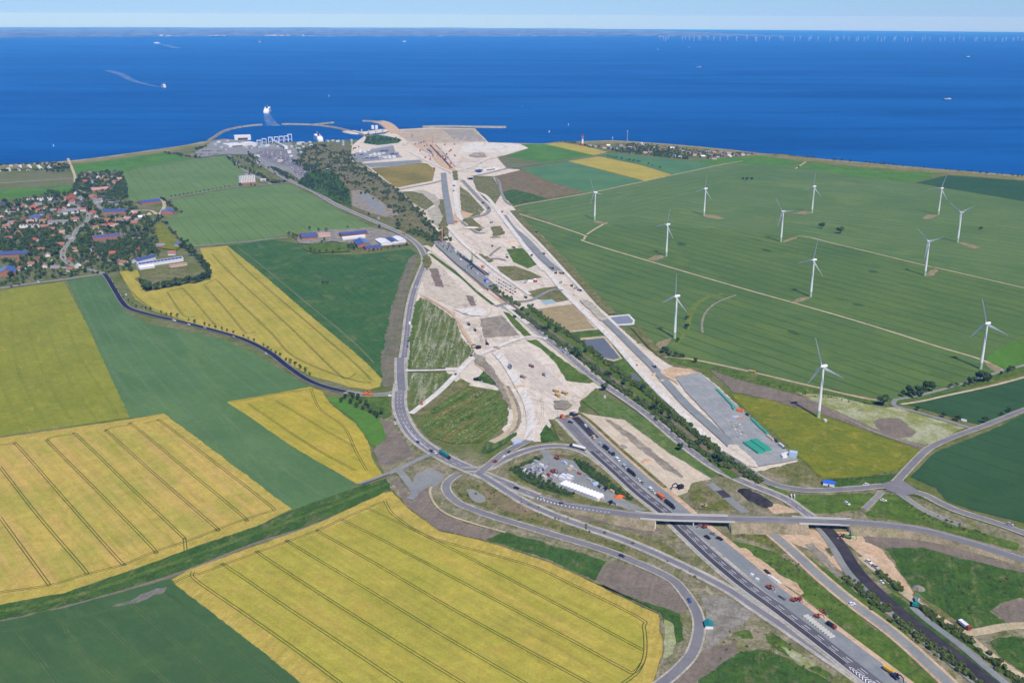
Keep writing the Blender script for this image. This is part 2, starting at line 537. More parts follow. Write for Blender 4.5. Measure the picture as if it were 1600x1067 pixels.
land_px = [(-900, 330), (-400, 285), (0, 258), (105, 251.5), (157, 246), (236, 235), (290, 227), (326, 219.5), (352, 217), (392, 221), (402, 224), (455, 222),
           (480, 222.5), (508, 221.5), (535, 219), (562, 218.5), (571, 211.5), (600, 209), (618, 202), (640, 201), (672, 199), (742, 200.5),
           (763, 222), (800, 223.5), (850, 224.5), (880, 221), (910, 221), (957, 219.5), (1010, 222.5), (1062, 226.5), (1141, 234), (1186, 239.5),
           (1220, 241), (1285, 248.5), (1390, 257.5), (1495, 266.5), (1600, 274.5), (1900, 302), (2400, 350)]
def make_land():
    pts = [at(x, y) for x, y in land_px]
    pts = ragged(pts, 40, 5, 2.2)[:-60] if False else pts
    fine = []
    for i in range(len(pts) - 1):
        a, b = pts[i], pts[i + 1]; kk = max(1, int((b - a).length / 22))
        d = (b - a).normalized(); nn = Vector((-d.y, d.x, 0))
        for q in range(kk):
            p = a + (b - a) * q / kk
            fine.append(p + nn * mnoise.noise(Vector((p.x * 0.02, p.y * 0.02, 5))) * 7)
    fine.append(pts[-1])
    fine += [Vector((9000, 1500, 0)), Vector((9000, -4500, 0)), Vector((-9000, -4500, 0)), Vector((-9000, 1500, 0))]
    bm = bmesh.new()
    vs = [bm.verts.new((p.x, p.y, 0)) for p in fine]
    f = bm.faces.new(vs); bm.normal_update()
    if f.normal.z < 0: f.normal_flip()
    cx = at(800, 420)
    lo = []
    for p in fine:
        d = (p - cx); d.z = 0; d.normalize()
        lo.append(bm.verts.new((p.x + d.x * 6, p.y + d.y * 6, -4)))
    for i in range(len(vs)):
        j = (i + 1) % len(vs); bm.faces.new((vs[i], lo[i], lo[j], vs[j]))
    bmesh.ops.triangulate(bm, faces=[f], quad_method='BEAUTY', ngon_method='EAR_CLIP')
    me = bpy.data.meshes.new('ground'); bm.to_mesh(me); bm.free(); me.materials.append(M_base)
    tag(link(bpy.data.objects.new('ground', me)), 'flat green and brown island ground', None, None, 'structure')
make_land()

# shoreline strips
ribbon('beach', M_beach, [(-400, 286.5), (0, 259.2), (105, 252.8), (157, 247.2), (236, 236.2), (290, 228.4), (324, 221.5)], 38, label='pale narrow beach along the left shore')
ribbon('dune_strip', M_cliff, [(-400, 290.5), (0, 262.2), (105, 255.4), (157, 249.6), (236, 238.6), (290, 230.6), (318, 225.5)], 55, label='dry grass strip behind the left beach')
ribbon('beach', M_beach, [(800, 224.3), (850, 225.3), (880, 222), (910, 222), (957, 220.6), (1010, 223.6), (1062, 227.6), (1141, 235.2), (1186, 240.6), (1285, 249.6), (1390, 258.8), (1495, 267.9), (1600, 276), (1900, 303.5)], 30, label='pale narrow beach along the right shore')
ribbon('cliff_top', M_cliff, [(1180, 242.6), (1220, 244.4), (1285, 252), (1390, 261.4), (1495, 270.8), (1600, 279.4), (1900, 307.5)], 75, label='brown dry grass strip on the right cliff top')
ribbon('coast_meadow', M_cliff, [(870, 224.6), (910, 224.2), (957, 223.2), (1010, 226), (1062, 230.5), (1141, 238), (1186, 243)], 80, label='dry meadow behind the coastal hamlet shore')

# ------------------------------------------------------------------ fields
aY3 = dvec((118, 680), (288, 842)); aY5 = dvec((405, 865), (644, 1020)); aY1 = dvec((56, 555), (115, 660)); aY2 = dvec((353, 420), (527, 583))
aG1 = dvec((222, 560), (365, 712)); aT1 = dvec((1040, 417), (1394, 519)); aN = dvec((804, 322), (1003, 283)); aD1 = dvec((415, 420), (550, 532))
aW2 = dvec((351, 244), (420, 289)); aG2 = dvec((252, 927), (400, 1040)); aY4 = dvec((500, 667), (552, 697)); aM2 = dvec((1142, 614), (1439, 702))
aR8 = dvec((1463, 705), (1600, 750)); aF4 = dvec((659, 649), (732, 604)); aF2 = dvec((680, 500), (660, 577)); aRAIL = dvec((872, 527), (994, 619))

Y = dict(dirt=((A(150, 152, 66), 18.0, 0.54, 0.68, 0.5, 5.0), (A(204, 178, 110), 7.0, 0.60, 0.72, 0.45, 6.0)), c3=A(196, 168, 92), patch=70, streak=5.5, streak_amt=0.34, grain_amt=0.22)
M_Y3 = G('ripe_barley_pale', A(198, 176, 98), A(176, 168, 86), along=aY3, bands=A(208, 172, 116), band_w=14, band_amt=0.6, **{**Y, 'c3': A(206, 172, 108), 'c3_amt': 0.75})
M_Y5 = G('ripe_barley', A(184, 174, 82), A(168, 164, 72), along=aY5, bands=A(192, 170, 92), band_w=12, band_amt=0.6, **{**Y, 'c3': A(194, 168, 84)})
M_Y1 = G('turning_wheat', A(144, 150, 70), A(134, 142, 64), along=aY1, **{**Y, 'c3': A(164, 160, 72), 'c3_amt': 0.5, 'streak_amt': 0.2})
M_Y2 = G('ripe_barley_far', A(186, 172, 88), A(170, 163, 78), along=aY2, bands=A(196, 172, 96), band_w=11, band_amt=0.4, **Y)
M_Y4 = G('ripe_barley_small', A(190, 172, 76), A(172, 164, 66), along=aY4, **Y)
M_edge = G('bleached_field_edge', A(198, 174, 98), A(184, 168, 86), A(206, 176, 110), patch=18, streak=3, streak_amt=0.35, grain_amt=0.25, dirt=((A(172, 164, 82), 9.0, 0.5, 0.64, 0.7, 2.0),))
M_G1 = G('blue_green_wheat', A(96, 130, 102), A(88, 122, 95), A(106, 137, 108), along=aG1, dirt=((A(110, 140, 108), 40.0, 0.5, 0.66, 0.5, 5.0), (A(78, 110, 84), 16.0, 0.58, 0.70, 0.45, 8.0)), patch=120, streak=9, streak_amt=0.16, grain_amt=0.12, c3_amt=0.5)
M_G2 = G('dark_green_beet', A(76, 108, 80), A(70, 102, 76), A(90, 118, 86), along=aG2, dirt=((A(96, 122, 90), 30.0, 0.5, 0.66, 0.45, 4.0), (A(58, 90, 66), 14.0, 0.58, 0.70, 0.45, 6.0)), patch=80, streak=8, streak_amt=0.16, grain_amt=0.13, c3_amt=0.4)
M_W = G('green_wheat_rows', A(112, 142, 106), A(104, 134, 98), A(122, 148, 112), along=aW2, patch=150, streak=9, streak_amt=0.12, grain_amt=0.1, lines=27, line_w=1.6, line_amt=0.5, line_col=A(74, 106, 76))
M_D1 = G('dark_green_maize', A(66, 106, 70), A(76, 112, 76), A(108, 124, 94), along=aD1, patch=70, streak=5, streak_amt=0.45, grain_amt=0.3, c3_amt=0.8)
M_W3 = G('green_wheat_south', A(90, 119, 82), A(99, 126, 86), A(82, 112, 84), along=aT1, dirt=((A(112, 134, 88), 70.0, 0.50, 0.66, 0.6, 2.5), (A(74, 104, 76), 34.0, 0.57, 0.70, 0.55, 3.5), (A(120, 136, 96), 9.0, 0.60, 0.72, 0.35, 8.0)), patch=230, streak=9, streak_amt=0.18, grain_amt=0.13, lines=30, line_w=2.6, line_amt=0.62, line_col=A(58, 88, 62))
M_W3n = G('green_wheat_north', A(104, 131, 98), A(96, 125, 90), A(112, 137, 104), along=aN, dirt=((A(118, 142, 104), 80.0, 0.50, 0.66, 0.6, 2.5), (A(86, 116, 90), 40.0, 0.57, 0.70, 0.5, 3.5)), patch=260, streak=10, streak_amt=0.16, grain_amt=0.12, lines=34, line_w=3.0, line_amt=0.5, line_col=A(70, 98, 72))
M_W3m = G('green_wheat_middle', A(104, 130, 98), A(94, 124, 90), A(112, 138, 104), along=dvec((1020, 330), (1300, 372)), dirt=((A(118, 142, 104), 80.0, 0.50, 0.66, 0.6, 2.5), (A(86, 116, 90), 40.0, 0.57, 0.70, 0.5, 3.5)), patch=240, streak=10, streak_amt=0.16, grain_amt=0.12, lines=36, line_w=2.8, line_amt=0.48, line_col=A(72, 100, 76))
M_teal = G('teal_beet', A(94, 136, 114), A(86, 128, 108), A(102, 142, 116), along=aN, patch=120, streak=10, streak_amt=0.1, grain_amt=0.1)
M_teald = G('dark_teal_beet', A(64, 98, 80), A(58, 92, 72), A(72, 104, 76), along=aR8, patch=120, streak=12, streak_amt=0.14, grain_amt=0.1, lines=30, line_w=2.0, line_amt=0.4, line_col=A(44, 78, 66))
M_bright = G('bright_meadow', A(92, 138, 66), A(84, 126, 60), A(112, 148, 80), patch=80, streak=8, streak_amt=0.2, grain_amt=0.16)
M_green = G('rank_grass', A(82, 112, 56), A(96, 122, 64), A(116, 128, 76), patch=22, streak=3, streak_amt=0.4, grain_amt=0.45, dirt=((A(140, 130, 92), 14.0, 0.56, 0.68, 0.65, 2.5), (A(58, 88, 42), 7.0, 0.56, 0.68, 0.6, 2.0)))
M_dgreen = G('deep_grass', A(64, 98, 52), A(76, 108, 60), A(92, 116, 68), patch=22, streak=3, streak_amt=0.4, grain_amt=0.42, dirt=((A(122, 122, 82), 14.0, 0.52, 0.66, 0.7, 2.0), (A(48, 78, 38), 7.0, 0.56, 0.68, 0.6, 2.0), (A(150, 134, 100), 8.0, 0.64, 0.72, 0.5, 3.0)))
M_olive = G('olive_weeds', A(128, 126, 84), A(108, 116, 70), A(148, 134, 98), patch=20, streak=3, streak_amt=0.4, grain_amt=0.5, dirt=((A(150, 134, 106), 16.0, 0.52, 0.66, 0.7, 2.0), (A(70, 98, 48), 9.0, 0.56, 0.68, 0.7, 2.0), (A(176, 164, 138), 4.0, 0.62, 0.72, 0.6, 3.0)))
M_brown = G('bare_brown_soil', A(140, 128, 116), A(130, 119, 108), A(122, 120, 96), patch=24, streak=3, streak_amt=0.35, grain_amt=0.3)
M_dull = G('dull_fallow', A(112, 122, 88), A(124, 124, 98), A(136, 128, 104), patch=120, streak=9, streak_amt=0.3)
M_flower = G('flower_strip', A(96, 116, 68), A(110, 122, 76), A(126, 124, 84), along=aF2, patch=18, bands=A(196, 194, 176), band_w=5, band_amt=0.5, dirt=((A(76, 104, 52), 7.0, 0.52, 0.64, 0.7, 3.0), (A(146, 130, 100), 9.0, 0.6, 0.7, 0.6, 3.0)), streak=4.2, streak_amt=0.4, grain_amt=0.45, speck=A(214, 214, 196), speck_amt=0.75, speck_size=2.4)
M_flower2 = G('flower_meadow', A(84, 116, 56), A(98, 122, 62), A(130, 116, 72), along=aF4, patch=22, streak=4.2, streak_amt=0.5, grain_amt=0.55, bands=A(150, 116, 84), band_w=6, band_amt=0.55, dirt=((A(60, 96, 44), 8.0, 0.54, 0.66, 0.7, 5.0),), speck=A(210, 206, 190), speck_amt=0.6, speck_size=2.0)
M_daisy = G('white_blossom_weeds', A(178, 180, 150), A(146, 154, 112), A(112, 128, 78), patch=26, streak=4, streak_amt=0.2, grain_amt=0.35)
M_hay = G('mown_meadow', A(130, 136, 52), A(114, 128, 50), A(176, 158, 84), along=aM2, patch=30, streak=4.5, streak_amt=0.35, grain_amt=0.3, c3_amt=0.55)
M_stripe = G('striped_nursery', A(104, 106, 62), A(114, 112, 66), along=dvec((600, 275), (668, 284)), lines=13, line_w=3.4, line_amt=1.0, line_col=A(188, 164, 88), patch=40, streak=4)
M_scrub = G('rail_scrub', A(112, 116, 80), A(134, 124, 98), A(92, 108, 64), along=aRAIL, patch=26, streak=4, streak_amt=0.4, grain_amt=0.5, dirt=((A(150, 134, 116), 18.0, 0.54, 0.66, 0.7, 3.0), (A(80, 98, 54), 9.0, 0.54, 0.66, 0.7, 2.0)))
# worked ground
DIRT = ((A(186, 168, 148), 26.0, 0.56, 0.70, 0.5, 2.6), (A(180, 174, 168), 15.0, 0.58, 0.70, 0.5, 3.5), (A(150, 146, 112), 22.0, 0.64, 0.72, 0.5, 1.8), (A(204, 188, 172), 5.0, 0.52, 0.68, 0.35, 9.0), (A(140, 128, 114), 4.0, 0.68, 0.75, 0.6, 2.0))
M_sand = G('pale_construction_sand', A(230, 219, 207), A(221, 209, 195), A(208, 192, 174), along=aRAIL, patch=30, streak=3, streak_amt=0.35, grain_amt=0.22, dirt=DIRT)
M_sando = G('orange_sand', A(206, 176, 144), A(214, 188, 158), A(190, 158, 126), along=aRAIL, patch=18, streak=3, streak_amt=0.35, grain_amt=0.28, dirt=DIRT[1:3] + DIRT[4:])
M_white = G('crushed_chalk_track', A(234, 231, 228), A(225, 220, 216), A(212, 205, 196), patch=16, streak=2.4, streak_amt=0.3, grain_amt=0.16, dirt=((A(184, 172, 160), 4.0, 0.5, 0.66, 0.6, 10.0),))
M_gravel = G('grey_gravel', A(150, 152, 150), A(140, 144, 146), A(164, 160, 152), along=aRAIL, patch=26, streak=4, streak_amt=0.15, grain_amt=0.14)
M_bluegr = G('blue_grey_subbase', A(146, 151, 154), A(136, 142, 147), A(158, 161, 162), along=aRAIL, patch=26, streak=3, streak_amt=0.2, grain_amt=0.12)
M_spoil = G('grey_spoil', A(166, 156, 142), A(146, 138, 126), A(184, 174, 160), along=aRAIL, patch=16, streak=2.5, streak_amt=0.45, grain_amt=0.34, dirt=((A(122, 112, 98), 9.0, 0.55, 0.68, 0.7, 2.0), (A(128, 128, 92), 14.0, 0.6, 0.7, 0.5, 1.5)))
M_rubble = G('rubble_ground', A(160, 154, 146), A(138, 134, 124), A(126, 126, 98), patch=14, streak=2.5, streak_amt=0.35, grain_amt=0.4)
M_verge = G('pale_verge', A(196, 190, 178), A(176, 171, 154), A(146, 146, 112), patch=20, streak=2, streak_amt=0.3, grain_amt=0.35)
M_track = G('farm_track', A(206, 190, 160), A(190, 176, 146), A(168, 156, 122), patch=40, streak=2, streak_amt=0.2)
M_asph = G('worn_asphalt', A(138, 136, 142), A(128, 127, 134), A(148, 145, 148), patch=40, streak=1.6, streak_amt=0.22, grain_amt=0.1)
M_asphd = G('fresh_asphalt', A(114, 113, 120), A(105, 104, 112), A(124, 122, 128), along=dvec((1069, 829), (1162, 904)), patch=60, streak=1.3, streak_amt=0.35, grain_amt=0.1)
M_black = G('black_asphalt', A(52, 52, 78), A(46, 46, 70), A(60, 60, 84), patch=40, streak=1.5, streak_amt=0.2, grain_amt=0.1)
M_blackg = G('dark_ballast', A(76, 72, 78), A(64, 61, 68), A(92, 88, 92), along=dvec((1337, 891), (1487, 1021)), patch=24, streak=2.4, streak_amt=0.35, grain_amt=0.25)
M_rail = G('old_ballast', A(134, 120, 104), A(120, 108, 94), A(146, 132, 112), along=aRAIL, patch=30, streak=1.5, streak_amt=0.4, grain_amt=0.25)
M_conc = plain('light_concrete', A(204, 202, 198), 0.85, 0.1, var=0.06, scale=0.12)
M_paint = plain('road_paint', (0.78, 0.78, 0.77), 0.7, 0.2, var=0.04)
M_pond = None
def water_mat(name, c):
    m, nt, b = new_mat(name)
    geo = nt.nodes.new('ShaderNodeNewGeometry')
    f = noise_n(nt, geo.outputs['Position'], 0.05, 3.0)
    nt.links.new(mixc(nt, f, vary(c, 0.85), vary(c, 1.15)), b.inputs['Base Color'])
    b.inputs['Roughness'].default_value = 0.25; b.inputs['Specular IOR Level'].default_value = 0.3
    MATS[name] = m; return m
M_pond = water_mat('pond_water', A(112, 116, 112))
M_basin = water_mat('basin_water', A(142, 148, 152))

S = sheet
def field(mat_, px, label, soft=1.2, name='field', **kw): return S(name, mat_, px, soft=soft, label=label, **kw)

S('village_ground', G('gardens', A(104, 120, 74), A(126, 126, 92), A(140, 134, 116), patch=24, streak=3, grain_amt=0.5, dirt=((A(160, 152, 140), 12.0, 0.55, 0.66, 0.7, 1.0), (A(76, 104, 52), 9.0, 0.5, 0.62, 0.8, 1.0))), [(-60, 330), (0, 318), (40, 312), (110, 305), (118, 285), (128, 272), (190, 268), (198, 290), (200, 312), (215, 330), (235, 345), (185, 350), (180, 369), (230, 372), (245, 398), (225, 425), (165, 427), (100, 435), (0, 447), (-60, 455)], soft=3, label='mixed garden ground of the village')
# left, far
field(M_dull, [(-300, 294), (0, 274), (110, 269), (116, 278), (0, 286), (-300, 306)], 'dull grey green fallow strip behind the campsite')
field(M_dull, [(-300, 308), (0, 287), (116, 279), (113, 289), (0, 296), (-300, 318)], 'brownish fallow strip left of the village')
field(M_bright, [(-300, 318), (0, 296.5), (113, 290), (116, 300), (0, 312), (-300, 336)], 'bright green pasture strip above the village')
ribbon('farm_track', M_track, [(-300, 307), (0, 286.4), (116, 278.5)], 5, label='pale track between the fallow strips')
field(M_bright, [(113, 257.5), (190, 248), (257, 238.5), (299, 248), (240, 258), (189, 268), (118, 272)], 'bright green meadow below the left beach')
field(M_W, [(189, 269.5), (240, 259.5), (299, 250), (351, 243.8), (384, 268), (376, 288), (360, 292), (265, 309), (202, 314), (192, 285)], 'pale green wheat field beside the harbour road')
field(M_W, [(267, 312.5), (355, 296), (420, 290), (452, 287.5), (500, 312), (550, 340), (583, 354.5), (540, 360), (470, 362), (422, 373), (308, 385), (295, 384), (256, 345), (284, 334)], 'large pale green wheat field above the farmstead')
field(M_D1, [(355, 384), (428, 375), (466, 381), (482, 397), (560, 398), (640, 389), (652, 396), (646, 420), (631, 478), (620, 589), (610, 607), (597, 605), (597, 592), (582, 576), (550, 547), (500, 506), (400, 420)], 'dark green maize field below the farmstead')
M_dirtfade = G('thin_maize_soil', A(134, 124, 108), A(118, 118, 92), A(96, 112, 76), along=dvec((646, 420), (625, 520)), patch=26, streak=5, streak_amt=0.4)
field(M_dirtfade, [(648, 398), (652, 397), (647, 420), (632, 478), (621, 589), (611, 606), (597, 604), (596, 560), (607, 500), (624, 440), (638, 405)], 'bare brown margin of the maize field beside the road', soft=5)
ribbon('farm_track', M_dull, [(370, 386), (392, 402), (415, 420), (480, 474), (550, 532), (584, 567)], 2.2, label='thin pale wheel track down the maize field')
field(M_Y2, [(312, 388), (355, 384), (400, 420), (500, 506), (550, 547), (582, 576), (597, 592), (593, 604), (575, 609), (545, 604), (520, 596), (484, 587), (437, 560), (381, 532), (325, 513), (275, 498), (240, 485), (212, 468), (197, 445), (186, 424), (215, 422), (227, 456), (250, 452), (290, 444), (329, 437), (327, 420)], 'yellow barley field between the maize and the tree lined road')
field(M_Y1, [(-400, 500), (0, 453.5), (100, 440), (140, 515), (184, 612), (203, 652), (0, 681), (-400, 738)], 'yellow green wheat field at the left edge')
field(M_G1, [(104, 438), (163, 431), (169, 439), (199, 489), (230, 505), (300, 520), (344, 529), (400, 553), (447, 583), (484, 605), (450, 611), (354, 628), (400, 658), (450, 693), (495, 720), (559, 757), (540, 768), (455, 797), (350, 716), (258, 647), (204, 653), (184, 612), (140, 515)], 'blue green wheat field curving down beside the dark road')
field(M_Y4, [(354, 628), (450, 611), (485, 604), (503, 612), (519, 634), (556, 662), (575, 690), (584, 722), (597, 741), (562, 758), (495, 720), (450, 693), (400, 658)], 'small yellow barley field left of the road bend')
field(M_edge, [(-300, 727), (0, 684), (204, 655), (256, 646), (350, 716), (455, 795), (400, 822), (310, 852), (200, 892), (100, 926), (0, 945), (-300, 985)], 'bleached headland around the large barley field')
field(M_Y3, [(-300, 740), (0, 696), (206, 664), (250, 657), (345, 724), (434, 792), (390, 812), (308, 840), (198, 880), (98, 914), (0, 931), (-300, 972)], 'large pale yellow barley field with dark tramlines', soft=2.5)
field(M_dgreen, [(-300, 985), (0, 944.5), (100, 926.5), (200, 892.5), (310, 852.5), (400, 822.5), (455, 797.5), (560, 760), (606, 747), (613, 765), (492, 818), (400, 847), (295, 888), (200, 919), (100, 947), (0, 969), (-300, 1010)], 'dark green overgrown ditch between the barley fields', name='ditch_bank')
ribbon('ditch', M_green, [(-300, 995), (0, 954), (100, 935), (200, 904), (310, 865), (400, 833), (492, 800), (606, 755)], 5, label='narrow lighter ditch line along the green bank')
ribbon('ditch_edge', M_brown, [(-300, 1010), (0, 970.5), (100, 948.5), (200, 921), (295, 890), (400, 848.5), (492, 819.5), (610, 768)], 4, label='brown bare edge below the ditch bank')
field(M_edge, [(268, 905), (295, 890.5), (492, 820), (600, 769.5), (613, 768), (637, 793), (686, 829), (761, 846), (859, 878), (931, 912), (990, 942), (1030, 960), (1038, 985), (1037, 1015), (1020, 1067), (960, 1200), (640, 1200), (470, 1067), (400, 1010), (275, 914)], 'bleached headland around the nearest barley field')
field(M_Y5, [(310, 905), (350, 887), (497, 832), (601, 787), (615, 807), (658, 838), (744, 863), (830, 887), (890, 912), (990, 962), (1010, 985), (1006, 1020), (985, 1067), (930, 1200), (690, 1200), (500, 1052), (400, 973)], 'nearest large yellow barley field with dark tramlines', soft=3)
field(M_G2, [(-300, 1012), (0, 971), (100, 949), (200, 922), (265, 904), (275, 914), (400, 1010), (470, 1067), (600, 1200), (-300, 1200)], 'dark green beet field at the lower left corner')
M_bare = G('bare_wet_patch', A(140, 132, 128), A(120, 124, 110), A(150, 140, 136), patch=10, streak=2)
S('bare_patch', M_bare, [(175, 947), (205, 937), (245, 919), (262, 917), (255, 925), (215, 940)], soft=2.5, label='pale bare patch in the beet field')

# tramlines: wheel tracks pressed into the crops, always in pairs
M_tram = G('tramline_green', A(96, 112, 48), A(84, 104, 44), A(110, 118, 54), patch=20)
M_tramd = G('tramline_dark', A(70, 92, 46), A(62, 84, 44), A(80, 98, 50), patch=20)  # darkened to paint the standing crop's shade in the tracks, over green undergrowth
M_traml = G('tramline_light', A(124, 140, 116), A(112, 132, 108), A(136, 146, 124), patch=20)
M_tramp = G('tramline_soil', A(108, 120, 94), A(92, 112, 84), A(122, 126, 104), patch=20)
def tram(lines, label, material=M_tram, gauge=2.2, w=0.62, w2=None):
    z = next_z(); vs, fs = [], []
    for ln in lines:
        path = px_path(ln, 7)
        for off in (-gauge / 2, gauge / 2):
            v, f = strip_mesh(offset_line(path, off), w, z); kk = len(vs)
            vs += v; fs += [tuple(i + kk for i in q) for q in f]
    tag(mesh_obj('tramlines', vs, fs, material), label, None, None, 'structure')
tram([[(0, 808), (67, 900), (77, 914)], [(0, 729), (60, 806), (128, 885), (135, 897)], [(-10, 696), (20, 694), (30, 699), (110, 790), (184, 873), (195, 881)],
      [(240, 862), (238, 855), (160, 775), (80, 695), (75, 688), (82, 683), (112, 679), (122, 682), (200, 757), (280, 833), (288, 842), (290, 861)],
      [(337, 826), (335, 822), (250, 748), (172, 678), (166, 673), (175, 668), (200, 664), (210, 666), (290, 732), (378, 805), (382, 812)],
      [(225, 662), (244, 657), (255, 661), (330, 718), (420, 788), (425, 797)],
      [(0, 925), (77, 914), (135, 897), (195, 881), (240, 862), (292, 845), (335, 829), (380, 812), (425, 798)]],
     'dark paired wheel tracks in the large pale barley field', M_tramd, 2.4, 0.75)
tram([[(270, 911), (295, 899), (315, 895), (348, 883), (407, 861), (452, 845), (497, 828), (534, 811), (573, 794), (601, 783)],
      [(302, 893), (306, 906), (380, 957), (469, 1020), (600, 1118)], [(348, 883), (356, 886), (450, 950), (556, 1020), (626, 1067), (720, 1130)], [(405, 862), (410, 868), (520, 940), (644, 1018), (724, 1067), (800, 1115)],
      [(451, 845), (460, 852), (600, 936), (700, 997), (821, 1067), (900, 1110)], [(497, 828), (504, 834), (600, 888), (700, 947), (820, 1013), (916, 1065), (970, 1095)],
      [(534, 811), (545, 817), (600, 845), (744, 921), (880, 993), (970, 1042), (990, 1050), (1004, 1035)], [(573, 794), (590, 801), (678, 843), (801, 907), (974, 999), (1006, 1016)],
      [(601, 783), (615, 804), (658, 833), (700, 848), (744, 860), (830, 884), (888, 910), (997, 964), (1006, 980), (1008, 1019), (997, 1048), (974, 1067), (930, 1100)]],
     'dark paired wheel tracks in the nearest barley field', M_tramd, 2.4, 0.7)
tram([[(41, 504), (56, 555), (86, 617), (115, 660)], [(94, 472), (116, 540), (163, 617), (188, 653)], [(71, 502), (97, 574), (124, 619), (149, 653)], [(19, 476), (19, 532), (28, 576), (45, 617), (73, 666)], [(-10, 570), (0, 598), (37, 676)]],
     'faint paired wheel tracks in the yellow green wheat', G('tramline_pale_green', A(126, 138, 58), A(116, 130, 56), patch=20), 2.2, 0.6)
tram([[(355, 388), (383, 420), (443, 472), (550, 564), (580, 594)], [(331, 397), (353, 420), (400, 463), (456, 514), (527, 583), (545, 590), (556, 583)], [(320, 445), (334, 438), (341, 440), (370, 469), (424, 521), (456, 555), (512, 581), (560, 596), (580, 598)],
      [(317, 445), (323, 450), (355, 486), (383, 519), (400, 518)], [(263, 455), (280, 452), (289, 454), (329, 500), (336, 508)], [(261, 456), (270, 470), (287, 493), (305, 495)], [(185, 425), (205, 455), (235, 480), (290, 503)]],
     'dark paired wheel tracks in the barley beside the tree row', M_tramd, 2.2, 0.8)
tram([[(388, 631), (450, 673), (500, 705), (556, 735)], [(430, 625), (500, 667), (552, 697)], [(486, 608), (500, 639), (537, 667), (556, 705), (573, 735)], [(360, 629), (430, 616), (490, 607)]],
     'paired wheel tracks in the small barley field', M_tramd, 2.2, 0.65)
tram([[(112, 442), (150, 520), (195, 610), (245, 642)], [(150, 440), (222, 560), (300, 650), (365, 712), (455, 785)], [(180, 470), (260, 560), (340, 640), (420, 715), (505, 775)], [(130, 440), (180, 540), (262, 640)],
      [(215, 500), (300, 580), (350, 624)], [(265, 515), (330, 560), (400, 612)], [(320, 525), (400, 580), (440, 608)]],
     'faint light wheel tracks in the blue green wheat', M_traml, 2.2, 0.45)
tram([[(252, 927), (400, 1040), (470, 1098)], [(200, 940), (345, 1065), (420, 1130)], [(155, 965), (260, 1065), (330, 1130)], [(100, 968), (112, 1000), (180, 1062)], [(27, 985), (70, 1040), (110, 1100)], [(0, 985), (27, 983), (100, 967), (155, 957), (200, 940)]],
     'thin brown wheel tracks in the dark beet field', M_tramp, 2.4, 0.42)

# right of the works
field(M_bright, [(812, 226), (850, 225), (890, 233), (928, 243), (850, 254.6), (790, 244), (826, 232)], 'green field beside the new harbour land', soft=1)
field(M_Y2, [(850, 225), (879, 223.6), (915, 229), (950, 238), (928, 243)], 'narrow yellow strip left of the lighthouse')
field(M_dull, [(776, 245), (788, 244), (844, 254), (830, 258), (792, 263.5)], 'brown fallow wedge beside the works')
field(M_teal, [(814, 264), (885, 252.5), (1003, 283), (937, 298), (913, 300), (862, 285)], 'teal beet field before the wind turbines')
field(M_Y2, [(887, 252), (934, 244.5), (1000, 258), (1049, 273), (1008, 283)], 'yellow strip between the teal fields')
field(M_teal, [(937, 243.5), (957, 239.5), (1075, 252), (1115, 259), (1052, 273), (1000, 257)], 'teal field below the coastal hamlet')
field(M_bright, [(1078, 252), (1115, 248), (1183, 243), (1220, 248), (1259, 254), (1230, 261), (1140, 254), (1115, 258)], 'bright green field right of the hamlet')
field(M_bright, [(1262, 255), (1300, 258), (1380, 266), (1469, 272), (1425, 286), (1300, 270), (1240, 262)], 'bright green strip below the right cliff top')
field(M_teald, [(1431, 286), (1482, 274), (1600, 283), (1900, 309), (1900, 362), (1600, 315), (1487, 296)], 'dark teal field at the right shore')
field(M_W3m, [(930, 299), (1007, 284), (1052, 274), (1115, 259), (1140, 254), (1230, 261), (1300, 270), (1425, 286), (1487, 296), (1600, 315), (1900, 362), (1900, 520), (1600, 447), (1450, 415), (1247, 369), (1120, 360), (947, 350)], 'broad green wheat field around the rear turbines')
field(M_W3n, [(804, 323), (930, 299), (1052, 274), (1155, 276), (1090, 300), (1000, 330), (947, 350), (913, 368)], 'green wheat wedge behind the leftmost turbine')
field(M_W3, [(806, 331), (913, 368), (947, 350), (1120, 358), (1247, 369), (1450, 415), (1600, 447), (1900, 520), (1750, 545), (1600, 570), (1530, 590), (1460, 608), (1400, 625), (1375, 622), (1300, 610), (1169, 578), (1084, 561), (1040, 553), (1010, 535), (985, 515), (952, 486), (937, 467), (900, 420), (850, 370), (815, 340)], 'wide green wheat field around the nearer turbines')
field(M_bright, [(1555, 590), (1540, 560), (1570, 540), (1600, 532), (1700, 510), (1700, 545), (1600, 570)], 'bright green wet corner beside the rightmost turbine', soft=4)
M_dark_patch = G('lodged_crop', A(66, 96, 64), A(74, 104, 72), patch=10)
for pts, lb in (([(1057, 380), (1066, 379), (1072, 383), (1062, 384)], 'small dark lodged spot right of the second turbine'), ([(1190, 389), (1200, 390), (1206, 394), (1195, 393)], 'small dark spot below the middle turbine'),
                ([(1230, 516), (1240, 517), (1252, 524), (1238, 522)], 'dark weedy hollow above the nearest turbine'), ([(1357, 422), (1366, 423), (1372, 426), (1360, 426)], 'dark spot left of the wheat track'),
                ([(1332, 474), (1342, 475), (1351, 478), (1338, 478)], 'dark spot below the right wheat track')):
    S('crop_patch', M_dark_patch, pts, soft=2, curve=True, label=lb)
M_arc = G('dry_arc', A(118, 136, 82), A(106, 128, 78), A(132, 140, 92), patch=16)
ribbon('grass_margin', M_arc, [(1052, 540), (1070, 520), (1077, 498), (1086, 478), (1105, 465), (1130, 459)], 9, label='yellowish grass margin curving past the front left turbine')
ribbon('farm_track', M_spoil, [(1098, 520), (1097, 505), (1103, 488), (1120, 473), (1150, 461)], 3.4, label='grey curving wheel track right of the front left turbine')

